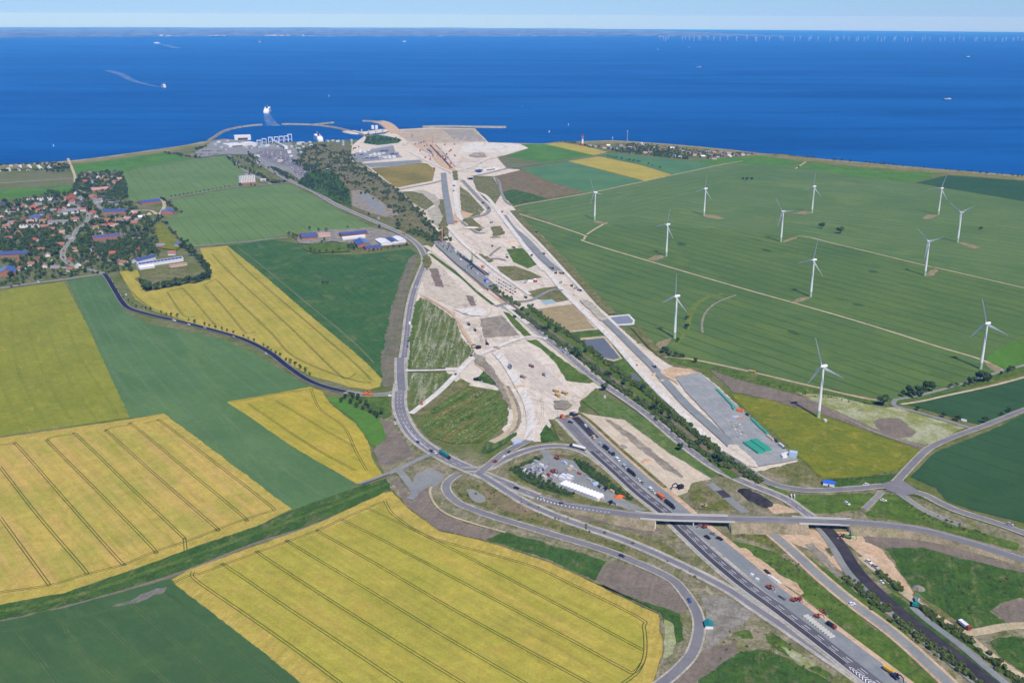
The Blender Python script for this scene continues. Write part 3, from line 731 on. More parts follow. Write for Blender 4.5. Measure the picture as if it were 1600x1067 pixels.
# farm tracks of the wind farm
ribbon('farm_track', M_track, [(1160, 252), (1135, 256), (1052, 273.5), (937, 298.5), (862, 312), (808, 322), (803, 327), (808, 333), (860, 350), (905, 365), (915, 369)], 5, label='pale track round the left turbine field')
ribbon('farm_track', M_track, [(917, 366.5), (930, 358), (948, 348)], 5, label='short pale spur to the leftmost turbine')
ribbon('farm_track', M_track, [(916, 368), (913, 374), (919, 379.5), (1040, 416), (1160, 451), (1300, 490.5), (1394, 519), (1470, 543), (1532, 561.5), (1568, 579)], 4.6, label='long pale track through the wind farm')
ribbon('farm_track', M_track, [(1247, 369), (1265, 371), (1300, 380), (1375, 398), (1450, 416), (1469, 420), (1600, 450), (1750, 485)], 4.0, label='thin upper track through the wind farm')
ribbon('farm_track', M_track, [(1000, 537), (1012, 547), (1030, 556), (1060, 560), (1084, 562), (1169, 580), (1300, 611), (1350, 622), (1376, 626)], 4.6, label='pale track along the lower edge of the wheat')
ribbon('farm_track', M_track, [(1259, 253), (1252, 258), (1243, 264)], 5, label='short track down to the wheat from the cliff top')
ribbon('farm_track', M_dull, [(1182, 351), (1215, 341), (1245, 332), (1262, 332)], 7, label='brown spur to the rear right turbine')
for pts, lb in (([(927, 345), (938, 346), (950, 350), (945, 352), (930, 348)], 'brown hardstanding of the leftmost turbine'), ([(1010, 406), (1025, 399), (1043, 399), (1035, 404), (1022, 408)], 'brown hardstanding of the second turbine'),
                ([(1098, 336), (1115, 336), (1133, 342), (1122, 343), (1105, 340)], 'brown hardstanding of the third turbine'), ([(1220, 378), (1232, 373), (1247, 369), (1243, 374), (1226, 379)], 'brown hardstanding of the middle turbine'),
                ([(1240, 334), (1258, 329), (1272, 333), (1258, 335)], 'brown hardstanding of the rear turbine'), ([(1238, 472), (1252, 465), (1268, 464), (1258, 470), (1246, 474)], 'brown hardstanding of the central front turbine'),
                ([(1441, 341), (1450, 336), (1466, 336), (1456, 342), (1446, 343)], 'brown hardstanding of the rear right turbine'), ([(1494, 378), (1510, 380), (1533, 387), (1522, 389), (1502, 382)], 'brown hardstanding of the far right turbine'),
                ([(1444, 432), (1452, 424), (1463, 420), (1465, 424), (1458, 431)], 'brown hardstanding of the right hand turbine'), ([(1015, 543), (1030, 534), (1050, 528), (1044, 538), (1026, 551)], 'sandy hardstanding of the front left turbine'),
                ([(1537, 566), (1553, 569), (1572, 582), (1560, 583), (1545, 576)], 'brown hardstanding of the rightmost turbine')):
    S('hardstanding', G('turbine_pad', A(164, 146, 116), A(152, 140, 106), A(132, 134, 88), patch=12), pts, soft=2.5, label=lb)

# below the wind farm
field(M_green, [(1040, 557), (1084, 564), (1169, 583), (1300, 614), (1376, 629), (1398, 636), (1300, 622), (1242, 614), (1221, 612), (1150, 596), (1110, 577), (1060, 570)], 'green weedy strip below the lower wheat track', soft=1.5)
field(M_brown, [(1109, 577), (1130, 586), (1160, 595), (1221, 611), (1262, 622), (1300, 640), (1420, 684), (1446, 697), (1440, 703), (1375, 680), (1300, 653), (1262, 641), (1200, 624), (1146, 613)], 'purple brown ploughed strip under the nearest turbine', soft=2)
field(M_daisy, [(1242, 613), (1300, 619), (1379, 637), (1397, 636), (1508, 669), (1446, 696), (1405, 686), (1300, 640)], 'whitish blossoming fallow right of the nearest turbine', soft=2.5)
S('bare_patch', M_brown, [(1365, 660), (1380, 654), (1405, 654), (1418, 666), (1432, 678), (1400, 686), (1378, 676)], soft=3, curve=True, label='bare brown hollow in the white blossoms')
field(M_hay, [(1142, 614), (1200, 625), (1262, 642), (1300, 655), (1375, 682), (1439, 704), (1400, 737), (1340, 746), (1285, 748), (1216, 682), (1150, 627)], 'yellow green mown meadow below the nearest turbine')
field(M_olive, [(1186, 733), (1206, 730), (1248, 722), (1270, 740), (1285, 750), (1287, 764), (1240, 764), (1210, 755)], 'olive weedy triangle below the storage yard', soft=1.5)
field(M_dgreen, [(1285, 749), (1340, 747), (1385, 741), (1402, 739), (1396, 748), (1380, 757), (1320, 764), (1287, 764)], 'dark green rough grass above the junction road', soft=1.5)
field(M_teald, [(1900, 590), (1600, 648), (1544, 674), (1461, 707), (1422, 745), (1463, 763), (1480, 783), (1520, 797), (1600, 817), (1900, 900)], 'dark teal beet field at the right edge')
field(M_teald, [(1414, 632), (1480, 614), (1562, 600), (1700, 560), (1700, 610), (1600, 639), (1538, 666), (1502, 656), (1431, 636)], 'dark green triangle between the two right tracks')
ribbon('grass_verge', M_green, [(1395, 629), (1460, 614), (1530, 597), (1600, 577), (1700, 548)], 16, label='green verge along the right farm track')
ribbon('farm_track', M_track, [(1408, 632), (1440, 627), (1480, 618), (1562, 600), (1640, 578)], 4.5, label='ochre track beside the dark green triangle')
ribbon('lane', M_gravel, [(1398, 625), (1440, 617), (1500, 601), (1560, 582), (1600, 571), (1700, 545)], 5, label='grey lane along the right hedge of the wind farm')
ribbon('lane', M_gravel, [(1400, 624), (1396, 630), (1403, 636), (1440, 646), (1500, 664), (1526, 672)], 6, label='grey lane along the white blossom field')
ribbon('farm_track', M_spoil, [(1300, 642), (1375, 678), (1446, 699)], 4, label='brown path between the blossoms and the meadow')

# ================================================================== CONSTRUCTION GROUND
S('construction_ground', M_sand, [(561, 219), (571, 212), (600, 210), (618, 203), (640, 202), (672, 200), (742, 201.5), (763, 223), (812, 225), (826, 232), (790, 243), (776, 245.5), (792, 264), (812, 265.5), (800, 322), (815, 340), (850, 372), (880, 410), (905, 440), (935, 470), (955, 500), (1000, 540), (1030, 560), (1060, 580), (1095, 583), (1120, 602), (1187, 668), (1248, 721), (1180, 738), (1130, 712), (1000, 620), (930, 607), (907, 627), (904, 645), (870, 652), (845, 690), (800, 690), (760, 640), (700, 585), (650, 470), (656, 420), (668, 395), (690, 370), (640, 315), (575, 262), (548, 240), (550, 228)], soft=2, label='pale sandy construction ground from the harbour to the junction')
S('reclaimed_land', G('reclaimed_sand', A(196, 180, 156), A(184, 170, 148), A(172, 164, 150), patch=60, streak=10, streak_amt=0.3, grain=6), [(612, 205), (640, 203), (672, 201.5), (742, 202), (760, 222), (735, 222), (690, 224), (640, 222)], soft=3, label='tan reclaimed land beside the harbour mouth')
S('reclaimed_basin', G('grey_reclaimed', A(170, 162, 150), A(160, 156, 150), A(182, 172, 158), patch=50, streak=14, streak_amt=0.35, grain=6), [(690, 202), (738, 203), (760, 221), (736, 221), (710, 218)], soft=2, label='greyish filled basin behind the sea wall')
S('sand_field', M_white, [(738, 223), (800, 224), (826, 232), (785, 239), (720, 238), (722, 230)], soft=2, label='whitish sand field at the shore')
S('spoil_area', M_spoil, [(732, 245), (740, 239), (756, 239), (761, 246), (745, 247)], soft=3, label='grey spoil heap ground at the shore works')
# breakwaters
M_rock = G('breakwater_rock', A(168, 162, 150), A(150, 146, 138), A(186, 178, 164), patch=12, streak=4, grain=3, grain_amt=0.5)
def bank(name, px, w, h, label, mat_=M_rock, top=0.5, base=-4.5, n=6, z0=None, kind='structure'):
    path = px_path(px, n)
    vs, fs = [], []
    prof = [(-0.5, base), (-0.5 * top, h), (0.5 * top, h), (0.5, base)]
    for i, p in enumerate(path):
        q = offset_line(path, 1.0)[i] - p if False else None
    offs = [offset_line(path, w * a) for a, _ in prof]
    for i in range(len(path)):
        for j, (a, hh) in enumerate(prof):
            q = offs[j][i]; jit = mnoise.noise(Vector((q.x * 0.15, q.y * 0.15, j))) * 0.5 if z0 is None else 0
            vs.append((q.x, q.y, hh + jit))
    m = len(prof)
    for i in range(len(path) - 1):
        for j in range(m - 1):
            fs.append((i * m + j, i * m + j + 1, (i + 1) * m + j + 1, (i + 1) * m + j))
    fs.append(tuple(range(m))); kk = (len(path) - 1) * m; fs.append(tuple(range(kk + m - 1, kk - 1, -1)))
    return tag(mesh_obj(name, vs, fs, mat_), label, None, None, kind)
bank('breakwater', [(326, 220), (335, 214), (350, 205), (370, 199.5), (395, 196), (409, 195)], 15, 3.0, 'curved grey breakwater left of the ferry port')
bank('breakwater', [(571, 211.5), (545, 204.5), (520, 198.8), (490, 195.2), (460, 194.2), (441, 194)], 15, 3.0, 'long grey breakwater right of the harbour mouth')
bank('breakwater', [(488, 195.2), (505, 193.2), (521, 191.5)], 13, 2.8, 'short outer arm of the right breakwater')
bank('breakwater', [(567, 189), (580, 189.6), (596, 191.2)], 14, 3.0, 'short rock arm beyond the white tanks')
bank('breakwater', [(660, 198.2), (700, 197.6), (740, 198.2), (770, 198.6), (791, 198.8)], 34, 3.5, 'straight pale sea wall of the reclaimed land', M_rock)
bank('quay', [(591, 189.8), (600, 192), (608, 197), (614, 203), (622, 209)], 60, 1.5, 'sandy working quay beside the white tanks', M_sando, 0.85)
bank('quay', [(545, 205), (560, 208), (580, 206.5), (603, 203)], 60, 1.4, 'tank quay at the harbour mouth', M_sand, 0.85)

def wheel_tracks(poly, n, material, label, lmin, lmax, seed, w=0.9, gauge=2.4):
    random.seed(seed); z = next_z(); vs, fs = [], []
    P_ = [(q.x, q.y) for q in (at(x, y) for x, y in poly)]
    x0, x1 = min(p[0] for p in P_), max(p[0] for p in P_); y0, y1 = min(p[1] for p in P_), max(p[1] for p in P_)
    l_ = math.hypot(*aRAIL); base = math.atan2(aRAIL[1] / l_, aRAIL[0] / l_); c = 0
    for _ in range(n * 40):
        if c >= n: break
        x, y = random.uniform(x0, x1), random.uniform(y0, y1)
        if not inside(P_, x, y): continue
        a = base + random.gauss(0, 0.45); turn = random.gauss(0, 0.05); L_ = random.uniform(lmin, lmax); pts = [Vector((x, y, 0))]
        for i in range(int(L_ / 6)):
            a += turn; q = pts[-1] + Vector((math.cos(a), math.sin(a), 0)) * 6
            if not inside(P_, q.x, q.y): break
            pts.append(q)
        if len(pts) < 4: continue
        c += 1; zz = z + c * 0.0015
        for off in (-gauge / 2, gauge / 2):
            v, f = strip_mesh(offset_line(pts, off), w, zz); kk = len(vs); vs += v; fs += [tuple(i + kk for i in q) for q in f]
    tag(mesh_obj('wheel_tracks', vs, fs, material), label, None, None, 'structure')
M_rutd = G('rut_dark', A(208, 194, 178), A(196, 182, 166), A(216, 204, 190), patch=12)
M_rutl = G('rut_light', A(240, 234, 228), A(230, 223, 215), A(220, 210, 200), patch=12)
C_up = [(700, 275), (730, 300), (780, 345), (860, 425), (915, 470), (870, 470), (800, 440), (760, 410), (720, 375), (705, 350)]
C_mid = [(700, 500), (742, 482), (790, 480), (830, 527), (790, 550), (800, 590), (880, 602), (925, 608), (900, 640), (850, 650), (830, 690), (800, 600), (760, 550), (735, 530)]
C_sho = [(625, 205), (740, 203), (765, 225), (810, 226), (780, 245), (785, 262), (735, 270), (700, 270), (650, 240), (620, 225)]
C_bank = [(904, 645), (941, 652), (975, 657), (1050, 712), (1100, 747), (1070, 765), (1000, 729), (947, 688)]
wheel_tracks(C_up, 60, M_rutd, 'dark wheel ruts on the upper construction ground', 40, 200, 3)
wheel_tracks(C_mid, 60, M_rutd, 'dark wheel ruts on the middle construction ground', 30, 130, 4)
wheel_tracks(C_mid, 40, M_rutl, 'pale wheel ruts on the middle construction ground', 30, 130, 5)
wheel_tracks(C_sho, 60, M_rutd, 'wheel ruts on the shore works', 60, 260, 6, 2.2, 5)
wheel_tracks(C_bank, 30, M_rutd, 'wheel ruts on the sandy earthworks', 30, 120, 7)
M_slick = G('trodden_soil', A(200, 182, 160), A(186, 168, 148), A(212, 196, 178), along=aRAIL, patch=10, streak=2, streak_amt=0.4, grain_amt=0.35)

# green and grey parcels inside the works
P = S
P('scrubland', M_scrub, [(450, 236), (480, 229), (520, 223), (545, 232), (553, 248), (570, 262), (622, 297), (640, 315), (668, 350), (692, 368), (700, 388), (684, 382), (660, 373), (620, 352), (560, 330), (500, 300), (470, 286), (452, 264)], soft=3, label='overgrown railway land between road and works')
P('sandy_lot', M_spoil, [(549, 298), (566, 298), (590, 311), (624, 336), (601, 339), (582, 334), (551, 322)], soft=2, label='sandy lot beside the overgrown railway')
P('gravel_pad', M_bluegr, [(560, 303), (572, 303), (600, 324), (596, 337), (578, 322)], soft=2.5, label='grey gravel patch on the sandy lot')
P('camp_pad', M_gravel, [(549, 241), (584, 232.5), (614, 227.5), (619, 241), (630, 246), (592, 251), (556, 254.5)], soft=1.5, label='grey pad of the works camp')
P('nursery', M_stripe, [(579, 263), (612, 261), (655, 255), (668, 256), (680, 266), (676, 283), (650, 288), (620, 294)], soft=1.5, label='olive striped nursery field beside the works')
P('gravel_strip', M_bluegr, [(564, 256), (612, 253), (656, 250), (661, 254), (612, 261), (578, 262)], soft=1, label='blue grey strip above the striped field')
P('nursery', M_olive, [(626, 300), (665, 299), (685, 315), (665, 329), (650, 322)], soft=1.5, label='small olive field beside the gravel road')
P('weeds', M_olive, [(684, 312), (694, 312), (699, 345), (702, 372), (690, 368), (684, 350)], soft=2, label='olive slope left of the grey concrete strip')
P('weeds', M_olive, [(718, 291), (732, 301), (757, 328), (749, 337), (727, 341), (721, 334)], soft=1.5, label='brown olive patch inside the gravel loop')
P('weeds', M_olive, [(736, 275), (769, 276), (778, 289), (784, 302), (772, 322), (757, 312), (744, 296)], soft=2, label='olive ground behind the tunnel mouth')
P('weeds', G('heath', A(140, 122, 90), A(116, 112, 78), A(158, 128, 108), patch=22, streak=4, streak_amt=0.5), [(772, 276), (814, 266), (862, 286), (911, 301), (862, 310), (831, 316), (800, 322), (784, 303), (778, 289)], soft=2, label='brown heath between the works and the teal field')
P('weeds', M_dgreen, [(786, 301), (800, 296), (830, 303), (856, 311), (831, 316), (802, 321), (790, 311)], soft=2.5, label='dark green patch in the brown heath')
P('weeds', M_green, [(791, 390), (816, 388), (828, 400), (841, 413), (825, 420), (802, 410)], soft=1, label='green plot inside the works')
P('weeds', M_olive, [(776, 417), (804, 416), (830, 425), (847, 434), (825, 438), (797, 440), (784, 430)], soft=1.5, label='grey olive plot below the green plot')
P('weeds', M_olive, [(825, 456), (850, 450), (870, 448), (891, 469), (872, 473), (840, 468), (828, 463)], soft=1.5, label='olive plot above the small turquoise pool')
P('pool', water_mat('turquoise_pool', A(170, 196, 190)), [(843, 470), (862, 468), (871, 473), (852, 477)], soft=1, label='small turquoise settling pool in the works')
P('rough_field', G('tan_rough', A(176, 158, 118), A(164, 148, 112), A(150, 142, 98), along=dvec((836, 484), (885, 519)), patch=20, streak=3, streak_amt=0.3), [(836, 484), (862, 480), (896, 476), (930, 514), (885, 519)], soft=1.5, label='tan rough field above the lake')
P('grass', M_green, [(885, 520), (937, 515), (947, 528), (975, 560), (1026, 617), (1132, 706), (1126, 716), (1000, 624), (930, 572), (895, 535)], soft=1.5, label='green ground around the lake beside the railway')
P('pond_bank', M_track, [(907, 529), (945, 525.5), (973, 561), (959, 565), (929, 559), (906, 541)], soft=0.8, label='pale bank of the lake')
P('lake', M_pond, [(911, 532), (943, 528.5), (969, 560), (959, 562.5), (930, 556.5), (909, 540)], soft=0.8, label='grey rainwater lake beside the railway')
P('pond', M_pond, [(986, 585), (994, 586), (1001, 595), (992, 596)], soft=0.8, curve=True, label='small dark pond right of the lake')
P('pond_bank', M_white, [(949, 494.5), (983, 491.5), (992, 501), (991, 508), (962, 510)], soft=0.6, label='pale rim of the retention basin')
P('basin', M_basin, [(953, 496.5), (981, 493.5), (989, 501.5), (988, 505.5), (965, 507.5)], soft=0.3, label='blue grey retention basin beside the new road')
P('grass', M_green, [(786, 487), (796, 490), (831, 525), (821, 528), (800, 507)], soft=0.8, label='green strip left of the old road')
P('spoil_pad', M_spoil, [(750, 499), (784, 493), (812, 524), (756, 529)], soft=1.8, label='grey levelled square in the works')
P('worked_pad', G('levelled_pad', A(214, 204, 194), A(204, 194, 184), A(224, 215, 206), along=aRAIL, patch=18, streak=3, streak_amt=0.3, grain_amt=0.16, dirt=((A(190, 180, 168), 8.0, 0.54, 0.68, 0.5, 4.0),)), [(786, 553), (825, 550), (850, 573), (881, 600), (844, 613), (815, 585)], soft=1.8, label='grey levelled pad with dump trucks')
P('grass', M_green, [(821, 532), (838, 531), (870, 556), (928, 597), (921, 600), (885, 596), (870, 570), (845, 545)], soft=1.2, label='green slope between the pad and the old road')
P('flower_meadow', M_flower, [(656, 465), (670, 470), (712, 500), (722, 529), (742, 549), (717, 574), (640, 578), (648, 505)], soft=1.5, label='flower strips right of the old main road')
P('flower_meadow', M_flower, [(640, 583), (711, 585), (680, 612), (642, 641), (640, 609)], soft=1, label='small triangular flower meadow beside the white track')
P('grass', M_olive, [(645, 645), (690, 613), (720, 592), (736, 600), (659, 650), (648, 655)], soft=1, label='olive strip beside the white track')
P('flower_meadow', M_flower2, [(652, 655), (690, 630), (732, 603), (779, 611), (794, 628), (793, 664), (750, 692), (706, 694), (669, 683), (655, 668)], soft=1.5, label='large colourful flower meadow inside the bend')
P('shrub_plot', M_dgreen, [(759, 575), (785, 606), (744, 595)], soft=1, label='dark green planted triangle above the flower meadow')
P('soil_field', G('pale_soil', A(214, 203, 188), A(202, 191, 176), A(186, 174, 158), along=aRAIL, patch=18, streak=3, streak_amt=0.3, grain_amt=0.2, dirt=((A(150, 138, 122), 12.0, 0.54, 0.68, 0.7, 2.0),)), [(662, 420), (668, 405), (690, 418), (720, 450), (745, 470), (742, 480), (714, 483), (690, 473), (664, 462), (660, 440)], soft=2, label='grey brown spoil field right of the main road')
P('soil_field', M_brown, [(670, 420), (684, 420), (694, 450), (680, 448)], soft=2.5, label='darker soil rectangle on the spoil field')
P('soil_field', M_brown, [(728, 462), (738, 464), (746, 478), (736, 479)], soft=2.5, label='dark soil corner of the spoil field')
ribbon('grass_strip', M_green, [(672, 397), (700, 418), (725, 437), (750, 460), (772, 477)], 8, label='dark green strip along the trench road')
P('clearing', M_sando, [(730, 425), (760, 455), (795, 476), (778, 479), (745, 455), (725, 435)], soft=2, label='orange sand beside the trench')
P('clearing', M_sando, [(700, 340), (722, 330), (740, 335), (725, 345), (706, 352)], soft=2, label='orange sand at the end of the grey strip')
P('clearing', M_sando, [(640, 225), (668, 222), (690, 232), (700, 252), (716, 270), (705, 273), (690, 262), (668, 240)], soft=3, label='reddish churned ground in the shore works')

# interchange ground
P('interchange_ground', G('interchange_grass', A(150, 142, 116), A(126, 126, 90), A(168, 152, 132), patch=20, streak=3, streak_amt=0.4, grain_amt=0.5, dirt=((A(104, 116, 68), 18.0, 0.5, 0.62, 0.75, 2.0), (A(176, 164, 146), 10.0, 0.56, 0.68, 0.7, 2.5), (A(124, 110, 94), 12.0, 0.58, 0.68, 0.6, 2.0))), [(594, 654), (612, 640), (640, 650), (670, 690), (720, 715), (770, 722), (850, 700), (900, 650), (945, 650), (1000, 650), (1110, 748), (1190, 735), (1290, 768), (1370, 765), (1420, 770), (1500, 800), (1700, 880), (1900, 1200), (960, 1200), (1020, 1067), (1037, 1015), (1030, 960), (931, 912), (859, 878), (761, 846), (686, 829), (637, 793), (613, 766), (600, 740), (586, 705)], soft=2, label='mottled grass and soil of the motorway junction')
P('grass', M_bright, [(509, 621), (530, 622), (560, 636), (594, 656), (605, 684), (584, 701), (575, 688), (556, 660), (525, 636)], soft=1.5, label='green meadow below the young tree row')
P('soil_field', M_brown, [(594, 654), (616, 667), (650, 711), (611, 727), (594, 729), (584, 703), (605, 684)], soft=2, label='brown bare soil left of the bend')
P('grass', M_green, [(530, 622), (560, 617), (606, 621), (612, 650), (600, 656), (570, 640)], soft=1, label='green corner below the side road')
P('gravel_pad', M_gravel, [(642, 759), (650, 742), (672, 732), (697, 742), (690, 752), (672, 766), (650, 770)], soft=2, label='grey gravel works beside the junction')
P('soil_field', M_brown, [(612, 750), (625, 752), (637, 775), (650, 772), (676, 758), (672, 772), (678, 792), (715, 815), (772, 832), (784, 838), (761, 845), (686, 828), (652, 803), (636, 790)], soft=1.5, label='purple brown bare soil below the junction works')
P('grass', M_dgreen, [(761, 845), (784, 832), (830, 843), (948, 878), (936, 895), (931, 908), (859, 876)], soft=2.5, label='dark green wedge along the slip road')
P('soil_field', M_brown, [(931, 907), (936, 895), (954, 880), (1011, 889), (1040, 902), (1056, 921), (1072, 946), (1071, 961), (1000, 938), (960, 922)], soft=2, label='grey brown soil inside the lower slip road bend')
P('grass', M_dgreen, [(935, 912), (960, 923), (1000, 939), (1064, 960), (1066, 985), (1068, 1000), (1050, 1010), (1040, 985), (1032, 958), (990, 940)], soft=2, label='green rim of the nearest barley field')
P('blossom', M_daisy, [(1038, 968), (1050, 975), (1056, 1000), (1050, 1020), (1038, 1030), (1040, 995)], soft=2, label='white blossoming weeds at the barley corner')
P('rubble', M_rubble, [(1094, 929), (1131, 933), (1178, 958), (1163, 972), (1112, 1006), (1101, 1014), (1104, 961)], soft=2, label='grey rubble yard beside the lower slip road')
P('soil_field', M_brown, [(1103, 1015), (1118, 1009), (1150, 1004), (1152, 1023), (1127, 1039), (1088, 1067), (1060, 1110), (1020, 1110), (1050, 1066), (1080, 1032)], soft=2, label='grey ploughed ground at the bottom edge')
P('grass', M_dgreen, [(1128, 1040), (1152, 1022), (1190, 1015), (1230, 1030), (1300, 1067), (1380, 1120), (1420, 1200), (1000, 1200), (1060, 1110), (1090, 1067)], soft=2.5, label='dark green meadow at the bottom edge')
P('grass', M_green, [(1146, 990), (1170, 985), (1176, 997), (1160, 1000)], soft=2, label='small green patch below the motorway')
P('grass', M_green, [(1192, 990), (1205, 988), (1230, 1005), (1260, 1030), (1300, 1055), (1290, 1060), (1240, 1030), (1210, 1015)], soft=2, label='weedy green bank beside the motorway')
P('blossom', M_daisy, [(1220, 1010), (1240, 1015), (1275, 1040), (1262, 1045), (1235, 1030)], soft=2.5, label='pale blossoms on the motorway bank')
ribbon('dirt_track', M_rubble, [(1100, 1014), (1118, 1000), (1140, 985), (1158, 970), (1166, 962)], 7, label='grey dirt track across the rubble yard')
P('grass', M_olive, [(715, 750), (740, 752), (780, 766), (830, 795), (880, 818), (975, 852), (1022, 880), (1000, 876), (945, 852), (859, 826), (773, 800), (725, 784), (710, 768)], soft=1.5, label='olive weeds between the two slip roads')
P('gravel_pad', M_gravel, [(730, 766), (745, 768), (760, 782), (748, 787), (736, 780)], soft=2, curve=True, label='grey dry pond inside the loop road')
P('grass', G('pink_weeds', A(150, 130, 104), A(132, 126, 92), A(168, 138, 112), patch=16), [(752, 762), (790, 778), (840, 800), (820, 806), (780, 795), (760, 778)], soft=3, label='reddish weeds inside the loop road')
P('soil_field', M_brown, [(900, 806), (985, 815), (1022, 822), (1040, 830), (1010, 836), (960, 822), (905, 812)], soft=2, label='brown bank below the overpass ramp')
P('grass', M_olive, [(930, 820), (1000, 838), (1040, 850), (1085, 890), (1110, 915), (1060, 884), (1000, 850)], soft=2.5, label='olive weeds between slip road and motorway')
# green borders and yard between the ramps
P('grass', M_olive, [(790, 735), (815, 722), (850, 710), (900, 712), (925, 722), (960, 748), (1010, 795), (1015, 803), (960, 796), (900, 786), (840, 768), (800, 748)], soft=1, label='olive grass around the triangular yard')
P('hedge_ground', M_dgreen, [(796, 735), (822, 722), (843, 716), (848, 720), (826, 728), (813, 732), (835, 749), (893, 770), (898, 779), (880, 776), (845, 765), (812, 748)], soft=1, label='dark green planting along the yard rim')
P('hedge_ground', M_dgreen, [(896, 718), (911, 722), (945, 746), (980, 774), (988, 783), (975, 782), (937, 757), (909, 737)], soft=1, label='dark green planting right of the yard')
P('yard', M_gravel, [(812, 731), (830, 724), (851, 716), (862, 712), (896, 721), (909, 737), (937, 757), (975, 781), (1009, 798), (990, 799), (956, 790), (893, 768), (835, 748)], soft=1, label='grey triangular site yard between the ramps')
P('yard_gate', M_gravel, [(842, 704), (858, 704), (862, 714), (850, 717)], soft=0.5, label='grey yard entrance from the ramp')
# tan embankment and slopes
P('earth_bank', G('tan_earthworks', A(218, 204, 184), A(210, 195, 174), A(198, 182, 160), along=aRAIL, patch=26, streak=3, streak_amt=0.3, grain_amt=0.2, dirt=DIRT[3:]), [(904, 645), (941, 652), (975, 657), (1050, 712), (1112, 749), (1080, 757), (1074, 771), (1052, 778), (1000, 731), (947, 688), (915, 662)], soft=1.5, label='broad sandy earthworks right of the motorway')
P('earth_bank', M_spoil, [(943, 655), (955, 657), (1000, 690), (1060, 738), (1068, 748), (1040, 735), (990, 695)], soft=2.5, label='grey brown spoil band on the earthworks')
P('grass', G('streaked_bank', A(104, 128, 84), A(88, 118, 66), A(140, 148, 118), along=aRAIL, patch=14, streak=3, streak_amt=0.5, speck=A(190, 192, 176), speck_amt=0.5), [(908, 627), (930, 612), (975, 635), (1010, 656), (1060, 692), (1122, 740), (1112, 748), (1050, 711), (975, 656), (941, 651)], soft=1.5, label='streaky green bank left of the old road')
P('grass', M_dgreen, [(844, 679), (853, 664), (868, 678), (878, 690), (846, 691)], soft=1, label='dark green triangle left of the motorway start')
P('grass', M_olive, [(857, 656), (870, 656), (885, 672), (902, 695), (888, 694), (868, 675)], soft=1, label='olive strip left of the motorway start')
P('grass', M_dgreen, [(758, 692), (772, 690), (795, 680), (808, 676), (806, 682), (790, 694), (766, 708), (752, 708)], soft=1, label='green wedge left of the site road')
ribbon('dirt_track', M_track, [(745, 568), (770, 588), (792, 612), (806, 640), (806, 662), (790, 680), (768, 692)], 9, label='tan track around the flower meadow')
ribbon('dirt_track', M_spoil, [(793, 604), (806, 628), (812, 650), (808, 668), (796, 680)], 4, label='brown ditch beside the white site road')
# right side of the motorway
P('olive_bank', M_olive, [(1150, 829), (1187, 824), (1214, 850), (1234, 868), (1215, 862), (1180, 848), (1152, 838)], soft=2, label='brown olive bank beside the gravel carriageway')
P('grass', M_green, [(1140, 845), (1165, 850), (1215, 866), (1250, 890), (1300, 930), (1400, 1010), (1455, 1067), (1500, 1110), (1470, 1110), (1395, 1045), (1340, 1005), (1300, 970), (1260, 938), (1230, 915), (1190, 880), (1150, 856)], soft=1.5, label='long green strip between the two gravel roads')
P('sand_bank', M_sando, [(1150, 860), (1185, 885), (1220, 912), (1250, 930), (1256, 928), (1245, 912), (1220, 900), (1200, 884), (1165, 858)], soft=2, label='sandy patch beside the gravel carriageway')
P('sand_bank', M_sando, [(1188, 822), (1240, 822), (1265, 828), (1290, 838), (1302, 858), (1318, 882), (1316, 895), (1285, 870), (1262, 858), (1238, 850), (1220, 842)], soft=2, label='sandy ground between the two bridges')
P('soil_field', M_spoil, [(1258, 851), (1270, 850), (1290, 868), (1312, 895), (1320, 905), (1300, 895), (1275, 872)], soft=2, label='grey heap strip below the bridges')
P('weeds', M_olive, [(1288, 858), (1300, 856), (1306, 868), (1298, 872)], soft=1.5, label='weedy spot beside the dark roadbed')
P('grass', M_green, [(1225, 848), (1260, 868), (1310, 905), (1350, 935), (1400, 975), (1455, 1030), (1500, 1070), (1540, 1110), (1490, 1110), (1440, 1052), (1370, 985), (1300, 925), (1250, 880)], soft=1.5, label='green strip beside the right gravel road')
P('sand_bank', M_sando, [(1300, 832), (1345, 832), (1360, 850), (1375, 857), (1388, 872), (1405, 897), (1428, 928), (1420, 935), (1400, 915), (1375, 893), (1352, 876), (1330, 855)], soft=1.5, label='orange sand right of the dark roadbed')
P('grass', M_dgreen, [(1385, 857), (1440, 855), (1520, 872), (1600, 895), (1700, 920), (1700, 960), (1600, 936), (1570, 941), (1547, 957), (1574, 975), (1520, 989), (1500, 984), (1440, 935), (1410, 900)], soft=2, label='deep green weedy field right of the works')
P('weeds', M_olive, [(1430, 922), (1445, 935), (1500, 975), (1515, 985), (1505, 987), (1455, 952), (1428, 930)], soft=2, label='olive margin along the gravel track')
P('soil_field', M_brown, [(1700, 940), (1600, 937), (1577, 940), (1548, 956), (1574, 974), (1600, 979), (1700, 990)], soft=1.5, label='dark ploughed patch at the right edge')
P('grass', M_dgreen, [(1545, 1004), (1560, 997), (1590, 996), (1660, 1010), (1700, 1100), (1640, 1090), (1600, 1052), (1565, 1030)], soft=1.5, label='green corner field at the lower right edge')
ribbon('grass_strip', M_green, [(1370, 895), (1392, 915), (1412, 930)], 10, label='short green hedge strip beside the parked cars')
ribbon('grass_strip', M_dgreen, [(1385, 930), (1430, 962), (1480, 1002), (1530, 1042), (1570, 1075), (1620, 1115)], 12, label='green strip right of the dark roadbed')
ribbon('grass_strip', M_dgreen, [(1432, 945), (1470, 975), (1515, 1005), (1560, 1040), (1610, 1080)], 10, label='green strip along the right gravel track')
